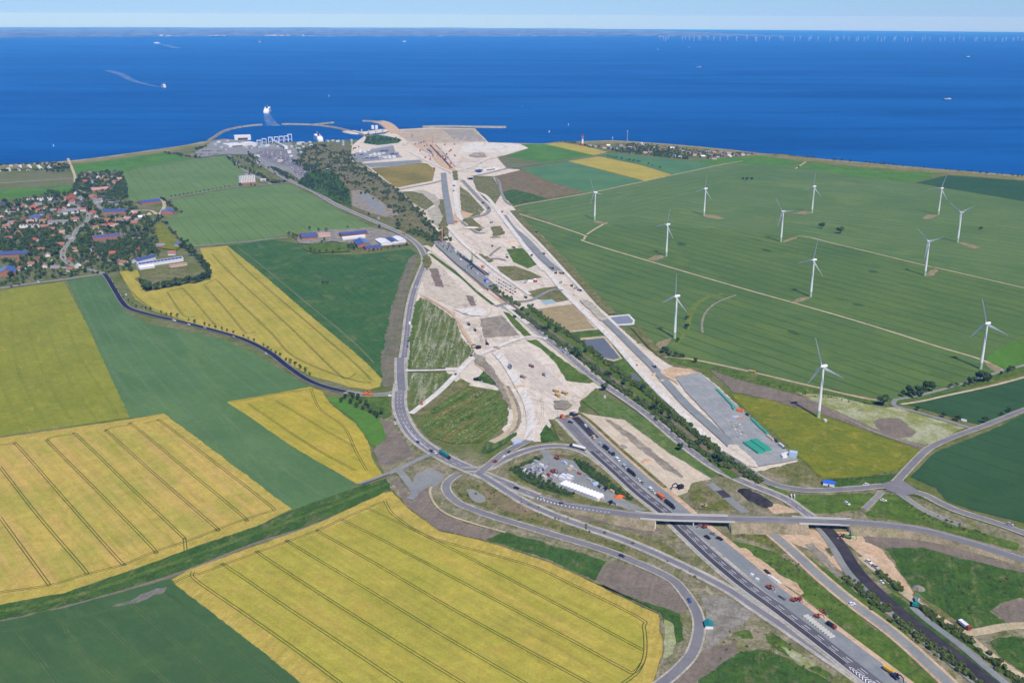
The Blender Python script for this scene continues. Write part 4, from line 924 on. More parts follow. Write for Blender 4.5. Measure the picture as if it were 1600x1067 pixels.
P('ramp_bank', M_brown, [(1345, 829), (1400, 834), (1450, 843), (1600, 890), (1700, 920), (1700, 932), (1600, 897), (1440, 857), (1385, 858), (1352, 848)], soft=2, label='brown soil below the right overpass ramp')
P('grass', M_green, [(1190, 752), (1240, 775), (1300, 774), (1372, 772), (1345, 797), (1300, 803), (1258, 803), (1222, 782)], soft=1, label='green grass between the two junction roads')
P('grass', M_green, [(1382, 773), (1405, 774), (1440, 800), (1470, 815), (1590, 850), (1590, 862), (1440, 822), (1352, 806)], soft=1.5, label='green weedy bank above the right ramp')
P('grass', M_olive, [(1080, 760), (1095, 752), (1120, 760), (1150, 790), (1135, 800), (1085, 797), (1078, 778)], soft=1.5, label='olive grass left of the gravel spur')
P('sand_bank', M_sando, [(1195, 790), (1215, 788), (1255, 802), (1210, 804)], soft=1, label='sandy wedge before the overpass')
P('grass', M_green, [(1405, 770), (1440, 780), (1480, 800), (1520, 812), (1600, 838), (1600, 828), (1510, 800), (1470, 783), (1445, 770), (1420, 756)], soft=1, label='green verge right of the junction road')

# ================================================================== ROADS
def road(px, w, label, surf=M_asph, shoulder=3.0, verge=M_verge, edge_lines=True, centre=None, n=6, name='road', green=0):
    path = px_path(px, n)
    if green: ribbon('road_verge', M_green, None, w + green, path=path, label='grass verge of ' + label)
    if shoulder: ribbon('road_shoulder', verge, None, w + shoulder, path=path, label='pale shoulder of ' + label)
    o = ribbon(name, surf, None, w, path=path, label=label)
    z = _sheet[0] * STEP
    if edge_lines:
        for s in (-1, 1):
            ribbon('edge_line', M_paint, None, 0.3, path=path, off=s * (w / 2 - 0.55), z=z + 0.004, parent=o, register=False)
    for off, ln, gp in (centre or []):
        dashes('lane_marking', M_paint, path, off, ln, gp, 0.3, z + 0.004, o)
    return path
C1 = [(0, 5, 7)]
# village and farm lanes
road([(357, 243), (370, 257), (384, 268), (424, 288.5)], 6, 'lane past the apartment block', M_gravel, 2, edge_lines=False)
road([(202, 316), (265, 310.5), (355, 294.5), (420, 289), (452, 286)], 5.5, 'tree lined lane between the wheat fields', M_gravel, 2, edge_lines=False)
road([(295, 386.5), (360, 381), (422, 374.5), (450, 372)], 5, 'farm lane along the upper barley', M_gravel, 1.5, edge_lines=False)
road([(-300, 505), (0, 451.5), (97, 438), (163, 428.5)], 6, 'village road at the wheat edge', M_gravel, 3, edge_lines=False)
road([(106, 248), (112, 262), (117, 276), (118, 290), (126, 300), (140, 302)], 6, 'lane from the village to the beach', M_track, 1.5, edge_lines=False)
road([(146, 305), (149, 316), (156, 325), (166, 330)], 7, 'upper village street', M_gravel, 2, edge_lines=False)
road([(110, 318), (125, 327), (138, 337), (133, 350), (120, 360), (113, 375), (102, 386), (98, 400), (104, 410), (120, 418), (145, 424), (163, 429)], 7, 'winding main village street', M_gravel, 2.5, edge_lines=False)
road([(163, 409), (190, 407), (205, 404)], 6, 'village lane to the long white school', M_gravel, 2, edge_lines=False)
road([(188, 372), (205, 373), (220, 372)], 6, 'yard lane right of the brick barn', M_track, 2, edge_lines=False)
road([(252, 310), (257, 322), (248, 336), (235, 330), (205, 330)], 6, 'barn yard lane at the wheat edge', M_track, 3, edge_lines=False)
# dark new road with trees
road([(163, 428), (170, 438), (180, 455), (192, 474), (205, 484), (240, 494), (280, 503), (330, 516), (380, 531), (420, 551), (450, 574), (480, 594), (510, 606), (545, 614)], 7.5, 'fresh black road with a row of trees', M_black, 2.5, M_gravel, edge_lines=False)
road([(540, 613), (570, 618), (606, 617), (622, 612)], 8, 'short pale link road to the main road', M_asph, 3, edge_lines=True)
# main road north - south
PA = [(395, 240), (405, 254), (415, 261), (449, 281), (490, 300), (522, 319), (550, 332), (594, 351), (631, 367.5), (648, 379), (659, 392), (664, 407), (660, 421), (648, 452), (640, 486), (634, 540), (629, 575), (626, 607), (624, 632), (630, 655), (644, 679), (668, 700), (700, 719), (735, 735), (770, 750), (800, 762), (840, 777)]
pathA = road(PA, 9.5, 'grey main road curving round the works', M_asph, 5.5, centre=[(0, 6, 8)])
pathAw = road([(626, 600), (624, 632), (630, 655), (644, 679), (668, 700), (700, 719), (735, 735), (770, 750), (800, 762)], 14, 'widened main road at the bend', M_asph, 5, centre=[(-1.8, 6, 7), (2.2, 6, 7)])
road([(626, 560), (626, 585), (628, 612)], 12, 'widened main road at the side road', M_asph, 5, edge_lines=True)
# loop and slip roads
road([(716, 742), (704, 750), (697, 760), (700, 772), (716, 787), (744, 799), (773, 809), (859, 835), (945, 861), (1003, 884), (1036, 899), (1056, 912), (1074, 934), (1088, 958), (1092, 985), (1082, 1021), (1056, 1051), (1020, 1080), (985, 1110)], 7.5, 'grey loop road swinging below the junction', M_asph, 3, M_verge, edge_lines=False)
road([(745, 740), (772, 756), (800, 774), (830, 791), (888, 815), (974, 845), (1050, 878), (1124, 915), (1154, 933), (1181, 952), (1235, 988), (1279.5, 1019), (1315, 1043), (1346, 1065), (1415, 1113)], 8, 'slip road joining the motorway', M_asph, 5, M_verge, centre=None)
road([(725, 735), (760, 733), (790, 718), (820, 706), (850, 699), (885, 699), (915, 708), (945, 728), (985, 762), (1010, 784)], 8.5, 'ramp curving round the site yard', M_asph, 5, M_verge)
# motorway
PD = [(880, 655), (905, 681), (929, 706), (962, 736), (999, 770), (1037, 800), (1066, 827), (1108, 867), (1148, 901.5), (1181, 927), (1220, 955), (1284, 1004), (1357, 1061), (1425, 1112)]
pathD = px_path(PD, 6)
ribbon('road_shoulder', M_verge, None, 22, path=pathD, label='pale shoulder of the new motorway')
mw = ribbon('motorway', M_asphd, None, 14.5, path=pathD, label='new dark motorway carriageway running to the bottom edge')
zD = _sheet[0] * STEP
ribbon('dark_lane', G('new_wearing_course', A(86, 85, 93), A(78, 77, 85), A(96, 94, 100), along=dvec((1069, 829), (1162, 904)), patch=60, streak=1.0, streak_amt=0.3, grain_amt=0.1), None, 5.4, path=pathD, off=4.0, z=zD + 0.003, parent=mw, register=False)
for off in (-6.6, 6.75): ribbon('edge_line', M_paint, None, 0.35, path=pathD, off=off, z=zD + 0.004, parent=mw, register=False)
ribbon('edge_line', M_paint, None, 0.3, path=pathD, off=1.3, z=zD + 0.006, parent=mw, register=False)
dashes('lane_marking', M_paint, pathD, -2.9, 7, 8, 0.4, zD + 0.006, mw)
dashes('lane_marking', M_paint, pathD, -0.4, 7, 8, 0.3, zD + 0.006, mw)
ribbon('subbase', M_asph, [(880, 655), (905, 681), (929, 706)], 12, label='grey unfinished end of the motorway')
# chevrons where the slip road merges
def chevrons():
    z = next_z(); vs, fs = [], []
    for i in range(9):
        t = i / 8.0
        c = at(1327 + t * 40, 1044 + t * 30); d = (at(1367, 1074) - at(1327, 1044)).normalized(); nn = Vector((d.y, -d.x, 0))
        h = 1.6 + t * 2.2
        for s in (-1, 1):
            a = c; b = c + nn * s * h + d * 3.0
            q = [a - d * 0.5, a + d * 0.5, b + d * 0.5, b - d * 0.5]; kk = len(vs)
            vs += [(p.x, p.y, z) for p in q]; fs.append((kk, kk + 1, kk + 2, kk + 3))
    o = mesh_obj('chevron_marking', vs, fs, M_paint); tag(o, 'white chevrons in the motorway merge nose', None, None, 'structure')
P('merge_nose', M_asphd, [(1318, 1040), (1326, 1037), (1352, 1057), (1415, 1106), (1400, 1106), (1345, 1062)], label='dark merge nose between slip road and motorway')
chevrons()
# hatched islands on the main road
def hatch(px, wid, label, step=3.0):
    z = next_z(); path = resample(px_path(px, 6), step); vs, fs = [], []
    for i in range(len(path) - 1):
        d = (path[i + 1] - path[i]).normalized(); nn = Vector((d.y, -d.x, 0))
        t = i / len(path); w = wid * math.sin(math.pi * min(max(t, 0.06), 0.94))
        a = path[i] - nn * w / 2; b = path[i] + nn * w / 2 + d * 1.2
        kk = len(vs); vs += [(p.x, p.y, z) for p in (a, a + d * 1.1, b + d * 1.1, b)]; fs.append((kk, kk + 1, kk + 2, kk + 3))
    tag(mesh_obj('hatch_marking', vs, fs, M_paint), label, None, None, 'structure')
hatch([(630, 660), (640, 676), (656, 693), (676, 707)], 3.0, 'white hatching in the main road bend')
# gravel carriageway and roads to the right
ribbon('road_shoulder', M_sando, [(901, 650), (948, 694), (1004, 744), (1030, 766), (1066, 798), (1095, 824), (1136, 857), (1175, 890), (1208, 919), (1239, 942), (1313, 999), (1384, 1053), (1450, 1105)], 20, label='sandy edge of the unfinished carriageway')
ribbon('subbase', M_bluegr, [(899, 653), (944, 697), (1000, 748), (1025, 768), (1061, 799), (1090, 825), (1132, 859), (1171, 891), (1204, 920), (1235, 943.5), (1309, 1000), (1380, 1054), (1445, 1105)], 15.5, label='grey gravel bed of the unfinished carriageway')
ribbon('fresh_strip', M_blackg, [(898, 653), (912, 667), (930, 686)], 9, label='freshly laid black asphalt strip')
ribbon('road_shoulder', M_sando, [(1185, 818), (1225, 851), (1281, 902), (1328, 941), (1394, 990), (1450, 1039), (1520, 1105)], 14, label='sandy edge of the right gravel road')
ribbon('gravel_road', M_gravel, [(1185, 818), (1225, 851), (1281, 902), (1328, 941), (1394, 990), (1450, 1039), (1520, 1105)], 9, label='straight grey gravel road right of the motorway')
ribbon('gravel_road', M_gravel, [(1108, 757), (1120, 766), (1135, 778), (1150, 791), (1165, 803)], 9, label='gravel spur reaching the overpass')
ribbon('fresh_strip', M_blackg, [(1124, 768), (1130, 773), (1136, 779)], 9, label='dark fresh patch on the gravel spur')
# old road
road([(786, 478), (800, 486), (812, 495), (835, 514), (855, 531), (881, 551), (909, 576), (937, 598), (972, 621), (1011, 649), (1056, 687), (1088, 712), (1122, 735), (1169, 757), (1225, 780), (1253, 799), (1275, 815), (1296, 834)], 8.5, 'straight old road beside the railway hedge', M_asph, 5, M_verge, centre=[(0, 6, 9)])
P('road_end', M_white, [(786, 478), (806, 478), (830, 505), (822, 508)], soft=0.8, label='pale dusty start of the old road')
ribbon('roadbed_edge', M_gravel, [(1285, 826), (1302, 848), (1316, 872), (1338, 905), (1366, 934), (1405, 965), (1460, 1010), (1520, 1058), (1580, 1108)], 14, label='grey edge of the dark roadbed')
ribbon('roadbed', M_blackg, [(1290, 826), (1303, 840), (1319, 862), (1333, 885), (1350, 906), (1384, 938), (1431, 978), (1487, 1021), (1544, 1066), (1600, 1112)], 11, label='dark ballast roadbed under the right bridge')
ribbon('gravel_road', M_track, [(1345, 872), (1365, 890), (1416, 931), (1450, 957), (1480, 976), (1512, 996), (1536, 1016), (1570, 1042), (1610, 1068), (1680, 1115)], 7, label='pale gravel track right of the dark roadbed')
ribbon('gravel_road', M_track, [(1508, 992), (1535, 988), (1572, 981), (1620, 980), (1690, 990)], 9, label='pale track to the ploughed patch')
ribbon('gravel_road', M_bluegr, [(1425, 950), (1450, 972), (1500, 1010), (1540, 1044), (1590, 1085), (1640, 1125)], 6, label='grey service lane between the green strips')
# railway
ribbon('grass_strip', M_green, [(812, 484), (838, 501), (878, 529), (922, 562), (960, 592), (998, 620), (1050, 657), (1098, 697), (1140, 729), (1163, 746)], 30, label='grassy strip under the railway hedges')
ribbon('ballast', M_rail, [(700, 380), (740, 424), (770, 455), (806, 482), (832, 499), (872, 527), (919, 562), (956, 592), (994, 620), (1047, 657), (1095, 697), (1137, 729), (1160, 745)], 6, label='old railway line between the hedges')
# site roads
ribbon('site_road', M_white, [(851, 420), (881, 457), (919, 495), (956, 532), (994, 576), (1031, 615), (1060, 642), (1094, 675), (1131, 706), (1150, 722)], 9, label='long pale site road beside the new carriageway')
road([(1131, 706), (1169, 736), (1206, 757), (1253, 767), (1300, 767), (1345, 764), (1385, 761), (1420, 768), (1445, 775), (1470, 788), (1500, 801), (1560, 820), (1610, 838), (1700, 868)], 8, 'pale junction road passing the blue shed', M_asph, 3, M_verge, edge_lines=False)
road([(1392, 762), (1405, 749), (1425, 727), (1450, 703), (1480, 688), (1526, 671), (1565, 656), (1600, 642), (1700, 605)], 7, 'lane climbing between the right beet fields', M_asph, 2.5, M_verge, edge_lines=False)
road([(1378, 770), (1364, 784), (1350, 797)], 5, 'short gravel spur below the junction road', M_gravel, 1.5, edge_lines=False)
road([(1402, 770), (1420, 783), (1448, 801), (1500, 823)], 6, 'second gravel spur below the junction road', M_gravel, 1.5, edge_lines=False)
P('junction_apron', M_asph, [(1378, 757), (1398, 752), (1410, 752), (1425, 762), (1440, 772), (1412, 776), (1385, 768)], label='grey apron of the right junction')
ribbon('new_carriageway', M_bluegr, [(786, 337), (799, 356), (821, 375), (847, 403), (870, 424)], 17, label='blue grey strip of the far new carriageway')
ribbon('new_carriageway', M_bluegr, [(911, 472), (930, 487), (966, 521), (994, 549), (1022, 577), (1050, 609), (1075, 636), (1112, 669), (1145, 699)], 12, label='blue grey strip of the near new carriageway')
ribbon('site_road', M_white, [(742, 300), (760, 308), (782, 336), (816, 381), (850, 424)], 10, label='pale site road left of the far carriageway')
ribbon('site_road', M_white, [(793, 330), (812, 352), (850, 390), (880, 424), (910, 455)], 5, label='pale edge right of the far carriageway')
P('storage_pad', G('storage_gravel', A(164, 168, 170), A(154, 158, 162), A(178, 178, 176), along=aRAIL, patch=22, streak=3, streak_amt=0.25, grain_amt=0.18, dirt=((A(140, 146, 152), 10.0, 0.54, 0.68, 0.5, 3.0), (A(190, 186, 178), 6.0, 0.58, 0.70, 0.5, 2.0))), [(1054, 589), (1092, 583), (1118, 604), (1187, 668), (1247, 720), (1206, 727), (1182, 731), (1150, 698), (1112, 656), (1070, 612)], soft=1, label='blue grey storage pad with green tarpaulin stacks')
P('sand_bank', M_sando, [(1030, 583), (1050, 575), (1080, 578), (1092, 584), (1054, 590), (1060, 602)], soft=2, label='orange sand heap area above the storage pad')
P('sand_bank', M_sand, [(1140, 696), (1152, 697), (1180, 722), (1184, 732), (1170, 730), (1130, 706)], soft=1.5, label='pale sand below the new carriageway')
ribbon('concrete_strip', M_bluegr, [(693, 271), (696, 300), (701, 330), (704, 351)], 17, label='upright blue grey concrete strip in the works')
ribbon('site_road', M_white, [(708, 268), (711, 300), (714, 325), (720, 342), (740, 352), (760, 362)], 12, label='pale haul road beside the concrete strip')
ribbon('gravel_road', M_gravel, [(722, 282), (734, 295), (748, 310), (762, 324), (763, 332), (752, 338), (725, 343)], 11, label='grey loop road at the tunnel mouth')
ribbon('gravel_road', M_gravel, [(620, 298), (645, 293), (672, 288), (690, 283)], 8, label='grey road below the striped field')
ribbon('cycle_path', M_track, [(547, 246), (555, 256), (575, 266), (600, 281), (622, 298), (640, 315), (656, 326), (664, 340), (672, 352)], 5, label='pale path along the railway scrub')
ribbon('gravel_road', M_gravel, [(792, 264), (840, 257), (887, 251), (930, 244.5), (950, 241)], 6, label='straight pale road to the coastal hamlet')
ribbon('gravel_road', M_gravel, [(740, 276), (765, 271), (792, 264)], 9, label='grey service road beside the blue trench')
ribbon('gravel_road', M_gravel, [(770, 276), (780, 285), (783, 300), (790, 315), (800, 322)], 7, label='grey lane bending round the brown heath')
ribbon('site_road', M_white, [(634, 580.5), (675, 580), (716, 579)], 6, label='short white cross track through the flower strips')
ribbon('site_road', M_white, [(642, 648), (662, 633), (690, 610), (716, 583), (728, 570), (744, 558), (772, 546), (800, 534), (832, 527), (855, 531)], 8, label='curving white site road round the flower meadows')
ribbon('site_road', M_white, [(774, 552), (790, 570), (806, 596), (824, 630), (830, 660), (826, 690)], 11, label='broad white haul road down to the junction')
ribbon('site_road', M_sando, [(658, 462), (680, 474), (702, 488), (716, 503), (726, 523), (742, 545)], 5, label='orange rim track round the flower strips')
ribbon('trench_road', M_sand, [(664, 385), (680, 395), (712, 420), (745, 450), (780, 478)], 12, label='sandy road left of the railway trench')
ribbon('site_road', M_gravel, [(775, 480), (800, 473), (830, 470), (860, 455), (880, 455)], 8, label='grey crossing road above the old road start')
road([(826, 690), (805, 700), (785, 712), (765, 728), (748, 742)], 8, 'grey site access beside the ramp', M_asph, 3, edge_lines=False)
ribbon('works_path', M_gravel, [(607, 742), (630, 732), (660, 717), (680, 712)], 7, label='concrete path from the ditch to the main road')
ribbon('works_path', M_gravel, [(622, 735), (636, 753), (648, 772), (640, 782)], 8, label='gravel path below the concrete path')
ribbon('works_path', M_gravel, [(560, 758), (585, 750), (607, 741)], 4, label='narrow path along the ditch bank')
ribbon('works_path', M_track, [(674, 762), (672, 772), (680, 790), (700, 806), (740, 820), (790, 834)], 2.5, label='thin pale path outside the loop road')
# port ground
P('port_ground', M_gravel, [(330, 222), (352, 218), (392, 222), (402, 226), (455, 224), (466, 240), (468, 262), (490, 285), (485, 296), (470, 284), (452, 270), (420, 262), (395, 243), (352, 242), (310, 247), (305, 238), (322, 230)], soft=2, label='grey paved ground of the ferry port')
P('port_lot', M_asph, [(398, 240), (415, 234), (450, 234), (462, 250), (466, 262), (440, 260), (420, 254)], soft=1, label='asphalt lanes of the ferry port')
P('port_lot', M_asph, [(452, 262), (472, 262), (492, 278), (482, 284), (464, 274)], soft=1, label='lower lorry park of the ferry port')
P('grass', M_olive, [(416, 272), (428, 274), (446, 282), (440, 284), (424, 280)], soft=1, label='small yellow green lawn beside the harbour road')
# village ground
P('village_green', M_dull, [(185, 351), (230, 351), (236, 358), (230, 371), (180, 369)], soft=1.5, label='olive meadow inside the village')
P('village_green', M_hay, [(245, 352), (252, 348), (272, 372), (290, 384), (275, 392), (245, 388), (240, 370)], soft=1.5, label='yellow green meadow right of the village')
P('village_green', M_olive, [(210, 437), (228, 428), (290, 412), (302, 422), (300, 434), (250, 445), (232, 448)], soft=1.5, label='lawn inside the tree belt')

P('farm_yard', M_rubble, [(462, 372), (480, 364), (520, 360), (575, 357), (600, 360), (632, 372), (640, 383), (600, 386), (560, 384), (520, 378), (490, 382), (468, 382)], soft=2, label='grey paved yard of the farmstead')
P('garden', M_green, [(470, 384), (500, 380), (545, 380), (548, 394), (490, 397), (478, 393)], soft=2, label='green garden in front of the farmhouse')

P('grass', M_dgreen, [(568, 224), (574, 213), (590, 211), (612, 215), (628, 219.5), (622, 224), (590, 227.5)], soft=2, label='green knoll with trees beside the works camp')
P('grass', M_dgreen, [(466, 288), (476, 272), (495, 268), (520, 268), (546, 298), (549, 324), (520, 314), (492, 300)], soft=2, label='shaded grass under the harbour woodland')


# broken ground inside the works: verges, weeds, haul roads
ribbon('grass_margin', M_olive, [(802, 330), (822, 352), (846, 375), (872, 402), (898, 430), (922, 456), (942, 478), (958, 492)], 16, label='olive margin between the works and the wheat')
ribbon('grass_margin', M_olive, [(992, 512), (1008, 530), (1022, 545), (1036, 558)], 14, label='olive margin below the retention basin')
for pts, mt, lb in (([(722, 344), (736, 341), (757, 358), (748, 363), (735, 355)], M_olive, 'olive wedge beside the upper haul road'), ([(767, 356), (782, 354), (789, 366), (772, 371)], M_olive, 'weedy tan hollow in the upper works'),
                    ([(735, 394), (752, 398), (772, 408), (764, 412), (744, 404)], M_olive, 'weedy strip right of the trench crane'), ([(706, 268), (714, 268), (716, 282), (709, 283)], M_olive, 'weedy sliver above the concrete strip'),
                    ([(640, 300), (662, 298), (680, 306), (688, 316), (684, 326), (676, 318), (660, 304)], M_verge, 'pale sparse verge beside the olive field'), ([(668, 330), (684, 322), (692, 340), (684, 356), (674, 346)], M_verge, 'pale sparse slope below the olive field'),
                    ([(740, 552), (756, 560), (772, 580), (788, 606), (800, 640), (795, 640), (778, 606), (760, 582), (742, 566)], M_spoil, 'brown rim soil beside the haul road'), ([(864, 628), (880, 626), (895, 634), (884, 642), (866, 640)], M_spoil, 'grey turning place of the dump trucks'),
                    ([(708, 484), (742, 482), (760, 486), (752, 496), (730, 494)], M_white, 'bright chalk apron above the grey square'), ([(905, 470), (920, 470), (948, 500), (938, 503)], M_verge, 'sparse verge left of the near new carriageway'),
                    ([(660, 402), (668, 398), (676, 410), (668, 424), (662, 418)], M_olive, 'olive corner beside the main road'), ([(648, 480), (656, 466), (660, 470), (652, 500), (646, 530), (642, 575), (638, 575), (641, 530)], M_green, 'green verge right of the main road')):
    S('worked_soil', mt, pts, soft=3.5, label=lb)
ribbon('gravel_road', M_gravel, [(721, 348), (739, 361), (747, 365), (758, 365)], 6, label='grey haul road in the upper works')
ribbon('gravel_road', M_gravel, [(766, 401), (770, 396), (782, 387)], 5, label='short grey haul road left of the green plot')
ribbon('gravel_road', M_gravel, [(753, 409), (765, 406), (778, 405), (790, 408)], 5, label='grey haul road below the green plot')
ribbon('haul_road', M_white, [(700, 355), (722, 380), (748, 402), (775, 424), (800, 442), (828, 462)], 8, label='bright haul road between trench and plots')
ribbon('haul_road', M_white, [(640, 238), (662, 250), (688, 262), (706, 270)], 9, label='bright haul road through the shore works')
ribbon('haul_road', M_white, [(716, 268), (735, 262), (760, 250), (780, 247)], 9, label='bright haul road to the sand field')
ribbon('ditch_edge', M_olive, [(905, 647), (925, 662), (950, 685), (980, 712), (1010, 738), (1040, 764)], 4, label='thin weedy ditch left of the sandy earthworks')
# ================================================================== OVERPASS
M_deck = G('overpass_asphalt', A(134, 134, 142), A(126, 126, 134), A(146, 144, 148), along=(1, 0.02), patch=40, streak=1.6, streak_amt=0.25, grain_amt=0.08)
M_darkc = plain('shaded_concrete', A(168, 164, 158), 0.9, 0.1, var=0.1, scale=0.2)
OV = [(840, 777, 0.9), (881, 788.5, 2.2), (937, 797, 4.6), (985, 803.5, 6.6), (1031, 807.5, 7.2), (1100, 809.5, 7.4), (1162, 811, 7.4), (1225, 812.3, 7.2), (1281, 814, 7.0), (1340, 816.5, 6.6), (1400, 822, 5.8), (1450, 830, 5.0), (1520, 849, 3.8), (1600, 874.5, 2.6), (1700, 908, 1.6), (1800, 945, 1.0)]
ov_path = catmull([at(x, y, z) for x, y, z in OV], 8)
def ov_index(px):
    best, bi = 1e9, 0
    for i in range(len(ov_path)):
        q = i / 8.0; a = int(q); t = q - a
        x = OV[a][0] + (OV[min(a + 1, len(OV) - 1)][0] - OV[a][0]) * t
        if abs(x - px) < best: best, bi = abs(x - px), i
    return bi
def overpass():
    root = empty('overpass', at(1100, 830, 0.0))
    inv = Matrix.Translation(root.location).inverted()
    def put(name, vs, fs, m):
        o = mesh_obj(name, [inv @ Vector(v) for v in vs], fs, m, root); return o
    W = 12.5
    def prism_along(i0, i1, prof, name, m):
        seg = ov_path[i0:i1 + 1]; offs = [[p + (q - p) for p, q in zip(seg, offset_line(seg, a))] for a, _ in prof]
        vs, fs = [], []; n = len(prof)
        for i, p in enumerate(seg):
            for j, (a, f) in enumerate(prof):
                q = offs[j][i]; vs.append((q.x, q.y, f(p.z)))
        for i in range(len(seg) - 1):
            for j in range(n):
                jj = (j + 1) % n
                fs.append((i * n + j, i * n + jj, (i + 1) * n + jj, (i + 1) * n + j))
        fs.append(tuple(range(n))); kk = (len(seg) - 1) * n; fs.append(tuple(range(kk + n - 1, kk - 1, -1)))
        return put(name, vs, fs, m)
    # road surface with markings
    vs, fs = strip_mesh(ov_path, W - 2.4, None, None, 0.03); d = put('road_surface', vs, fs, M_deck)
    for off in (-4.6, 4.6):
        v, f = strip_mesh(offset_line(ov_path, off), 0.3, None, None, 0.06); o = mesh_obj('edge_line', [inv @ Vector(q) for q in v], f, M_paint, d)
    a, b = ov_index(881), ov_index(960)
    # parapets along the bridges
    for x0, x1, side in ((990, 1140, -1), (1000, 1150, 1), (1240, 1335, -1), (1245, 1312, 1)):
        i0, i1 = ov_index(x0), ov_index(x1); o0 = side * (W / 2)
        prism_along(i0, i1, [(o0 - 0.5, lambda z: z - 0.35), (o0 + 0.5, lambda z: z - 0.35), (o0 + 0.5, lambda z: z + 1.0), (o0 - 0.5, lambda z: z + 1.0)], 'parapet', M_conc)
    ia, ib, ic, id_ = ov_index(1024), ov_index(1136), ov_index(1258), ov_index(1326)
    h = W / 2
    for i0, i1 in ((ia, ib), (ic, id_)):
        prism_along(i0, i1, [(-h, lambda z: z), (h, lambda z: z), (h - 0.3, lambda z: z - 1.05), (-h + 0.3, lambda z: z - 1.05)], 'deck', M_conc)
    ends = [(0, ia), (ib, ic), (id_, len(ov_path) - 1)]
    M_emb = G('embankment_soil', A(158, 144, 124), A(136, 130, 100), A(176, 158, 136), patch=16, streak=3, streak_amt=0.3, grain_amt=0.4)
    for i0, i1 in ends:
        seg = ov_path[i0:i1 + 1]; vs, fs = [], []
        L = offset_line(seg, -h); Rr = offset_line(seg, h)
        for i, p in enumerate(seg):
            t1 = (L[i] - p).normalized(); sl = 1.7 * max(p.z - 0.1, 0.05)
            for q in (L[i] + t1 * sl, L[i], Rr[i], Rr[i] - t1 * sl):
                vs.append([q.x, q.y, p.z - 0.02])
            vs[-4][2] = vs[-1][2] = -0.3
        for i in range(len(seg) - 1):
            for j in range(3): fs.append((i * 4 + j, i * 4 + j + 1, (i + 1) * 4 + j + 1, (i + 1) * 4 + j))
        put('embankment', vs, fs, M_emb)
    for i in (ia, ib, ic, id_):
        p = ov_path[i]; q = ov_path[min(i + 1, len(ov_path) - 1)]; dd = (q - p).normalized(); nn = Vector((dd.y, -dd.x, 0))
        s = -1 if i in (ia, ic) else 1
        mb = MB(); c0 = p + dd * (0.6 * (-s))
        vs = []
        for w_, z_ in ((-h - 7.5, -0.3), (h + 7.5, -0.3), (h - 0.2, p.z - 1.4), (-h + 0.2, p.z - 1.4)):
            for e in (-0.5, 0.5):
                q = p + nn * w_ + dd * e; vs.append((q.x, q.y, z_))
        put('abutment', vs, [(0, 2, 4, 6), (7, 5, 3, 1), (0, 1, 3, 2), (2, 3, 5, 4), (4, 5, 7, 6), (6, 7, 1, 0)], M_conc)
    ip = ov_index(1079); p = ov_path[ip]; dd = (ov_path[ip + 1] - p).normalized(); nn = Vector((dd.y, -dd.x, 0))
    vs = []
    for w_, z_ in ((-h + 1, -0.3), (h - 1, -0.3), (h - 1, p.z - 1.5), (-h + 1, p.z - 1.5)):
        for e in (-0.5, 0.5):
            q = p + nn * w_ + dd * e; vs.append((q.x, q.y, z_))
    put('pier', vs, [(0, 2, 4, 6), (7, 5, 3, 1), (0, 1, 3, 2), (2, 3, 5, 4), (4, 5, 7, 6), (6, 7, 1, 0)], M_conc)
    # guard rails
    for off in (-5.6, 5.6):
        pp = offset_line(ov_path, off); v, f = [], []
        for i, p in enumerate(pp):
            v += [(p.x, p.y, p.z + 0.35), (p.x, p.y, p.z + 0.8)]
            if i: f.append((2 * i - 2, 2 * i, 2 * i + 1, 2 * i - 1))
        put('guard_rail', v, f, plain('galvanised', A(176, 178, 180), 0.5, 0.4))
    tag(root, 'long grey concrete overpass carrying the road over the new motorway', 'bridge')
overpass()
hz_ = None
def hatch3():
    z = 0; seg = resample(ov_path[:ov_index(965)], 4.0); vs, fs = [], []
    for i in range(len(seg) - 1):
        d = (seg[i + 1] - seg[i]).normalized(); nn = Vector((d.y, -d.x, 0)); t = i / len(seg); w = 2.6 * (1 - t * 0.75)
        a = seg[i] - nn * (w / 2 - 1.6); b = seg[i] + nn * (w / 2 + 1.6) + d * 1.2; kk = len(vs)
        vs += [(p.x, p.y, p.z + 0.065) for p in (a, a + d * 1.3, b + d * 1.3, b)]; fs.append((kk, kk + 1, kk + 2, kk + 3))
    tag(mesh_obj('hatch_marking', vs, fs, M_paint), 'white hatching on the left overpass ramp', None, None, 'structure')
hatch3()

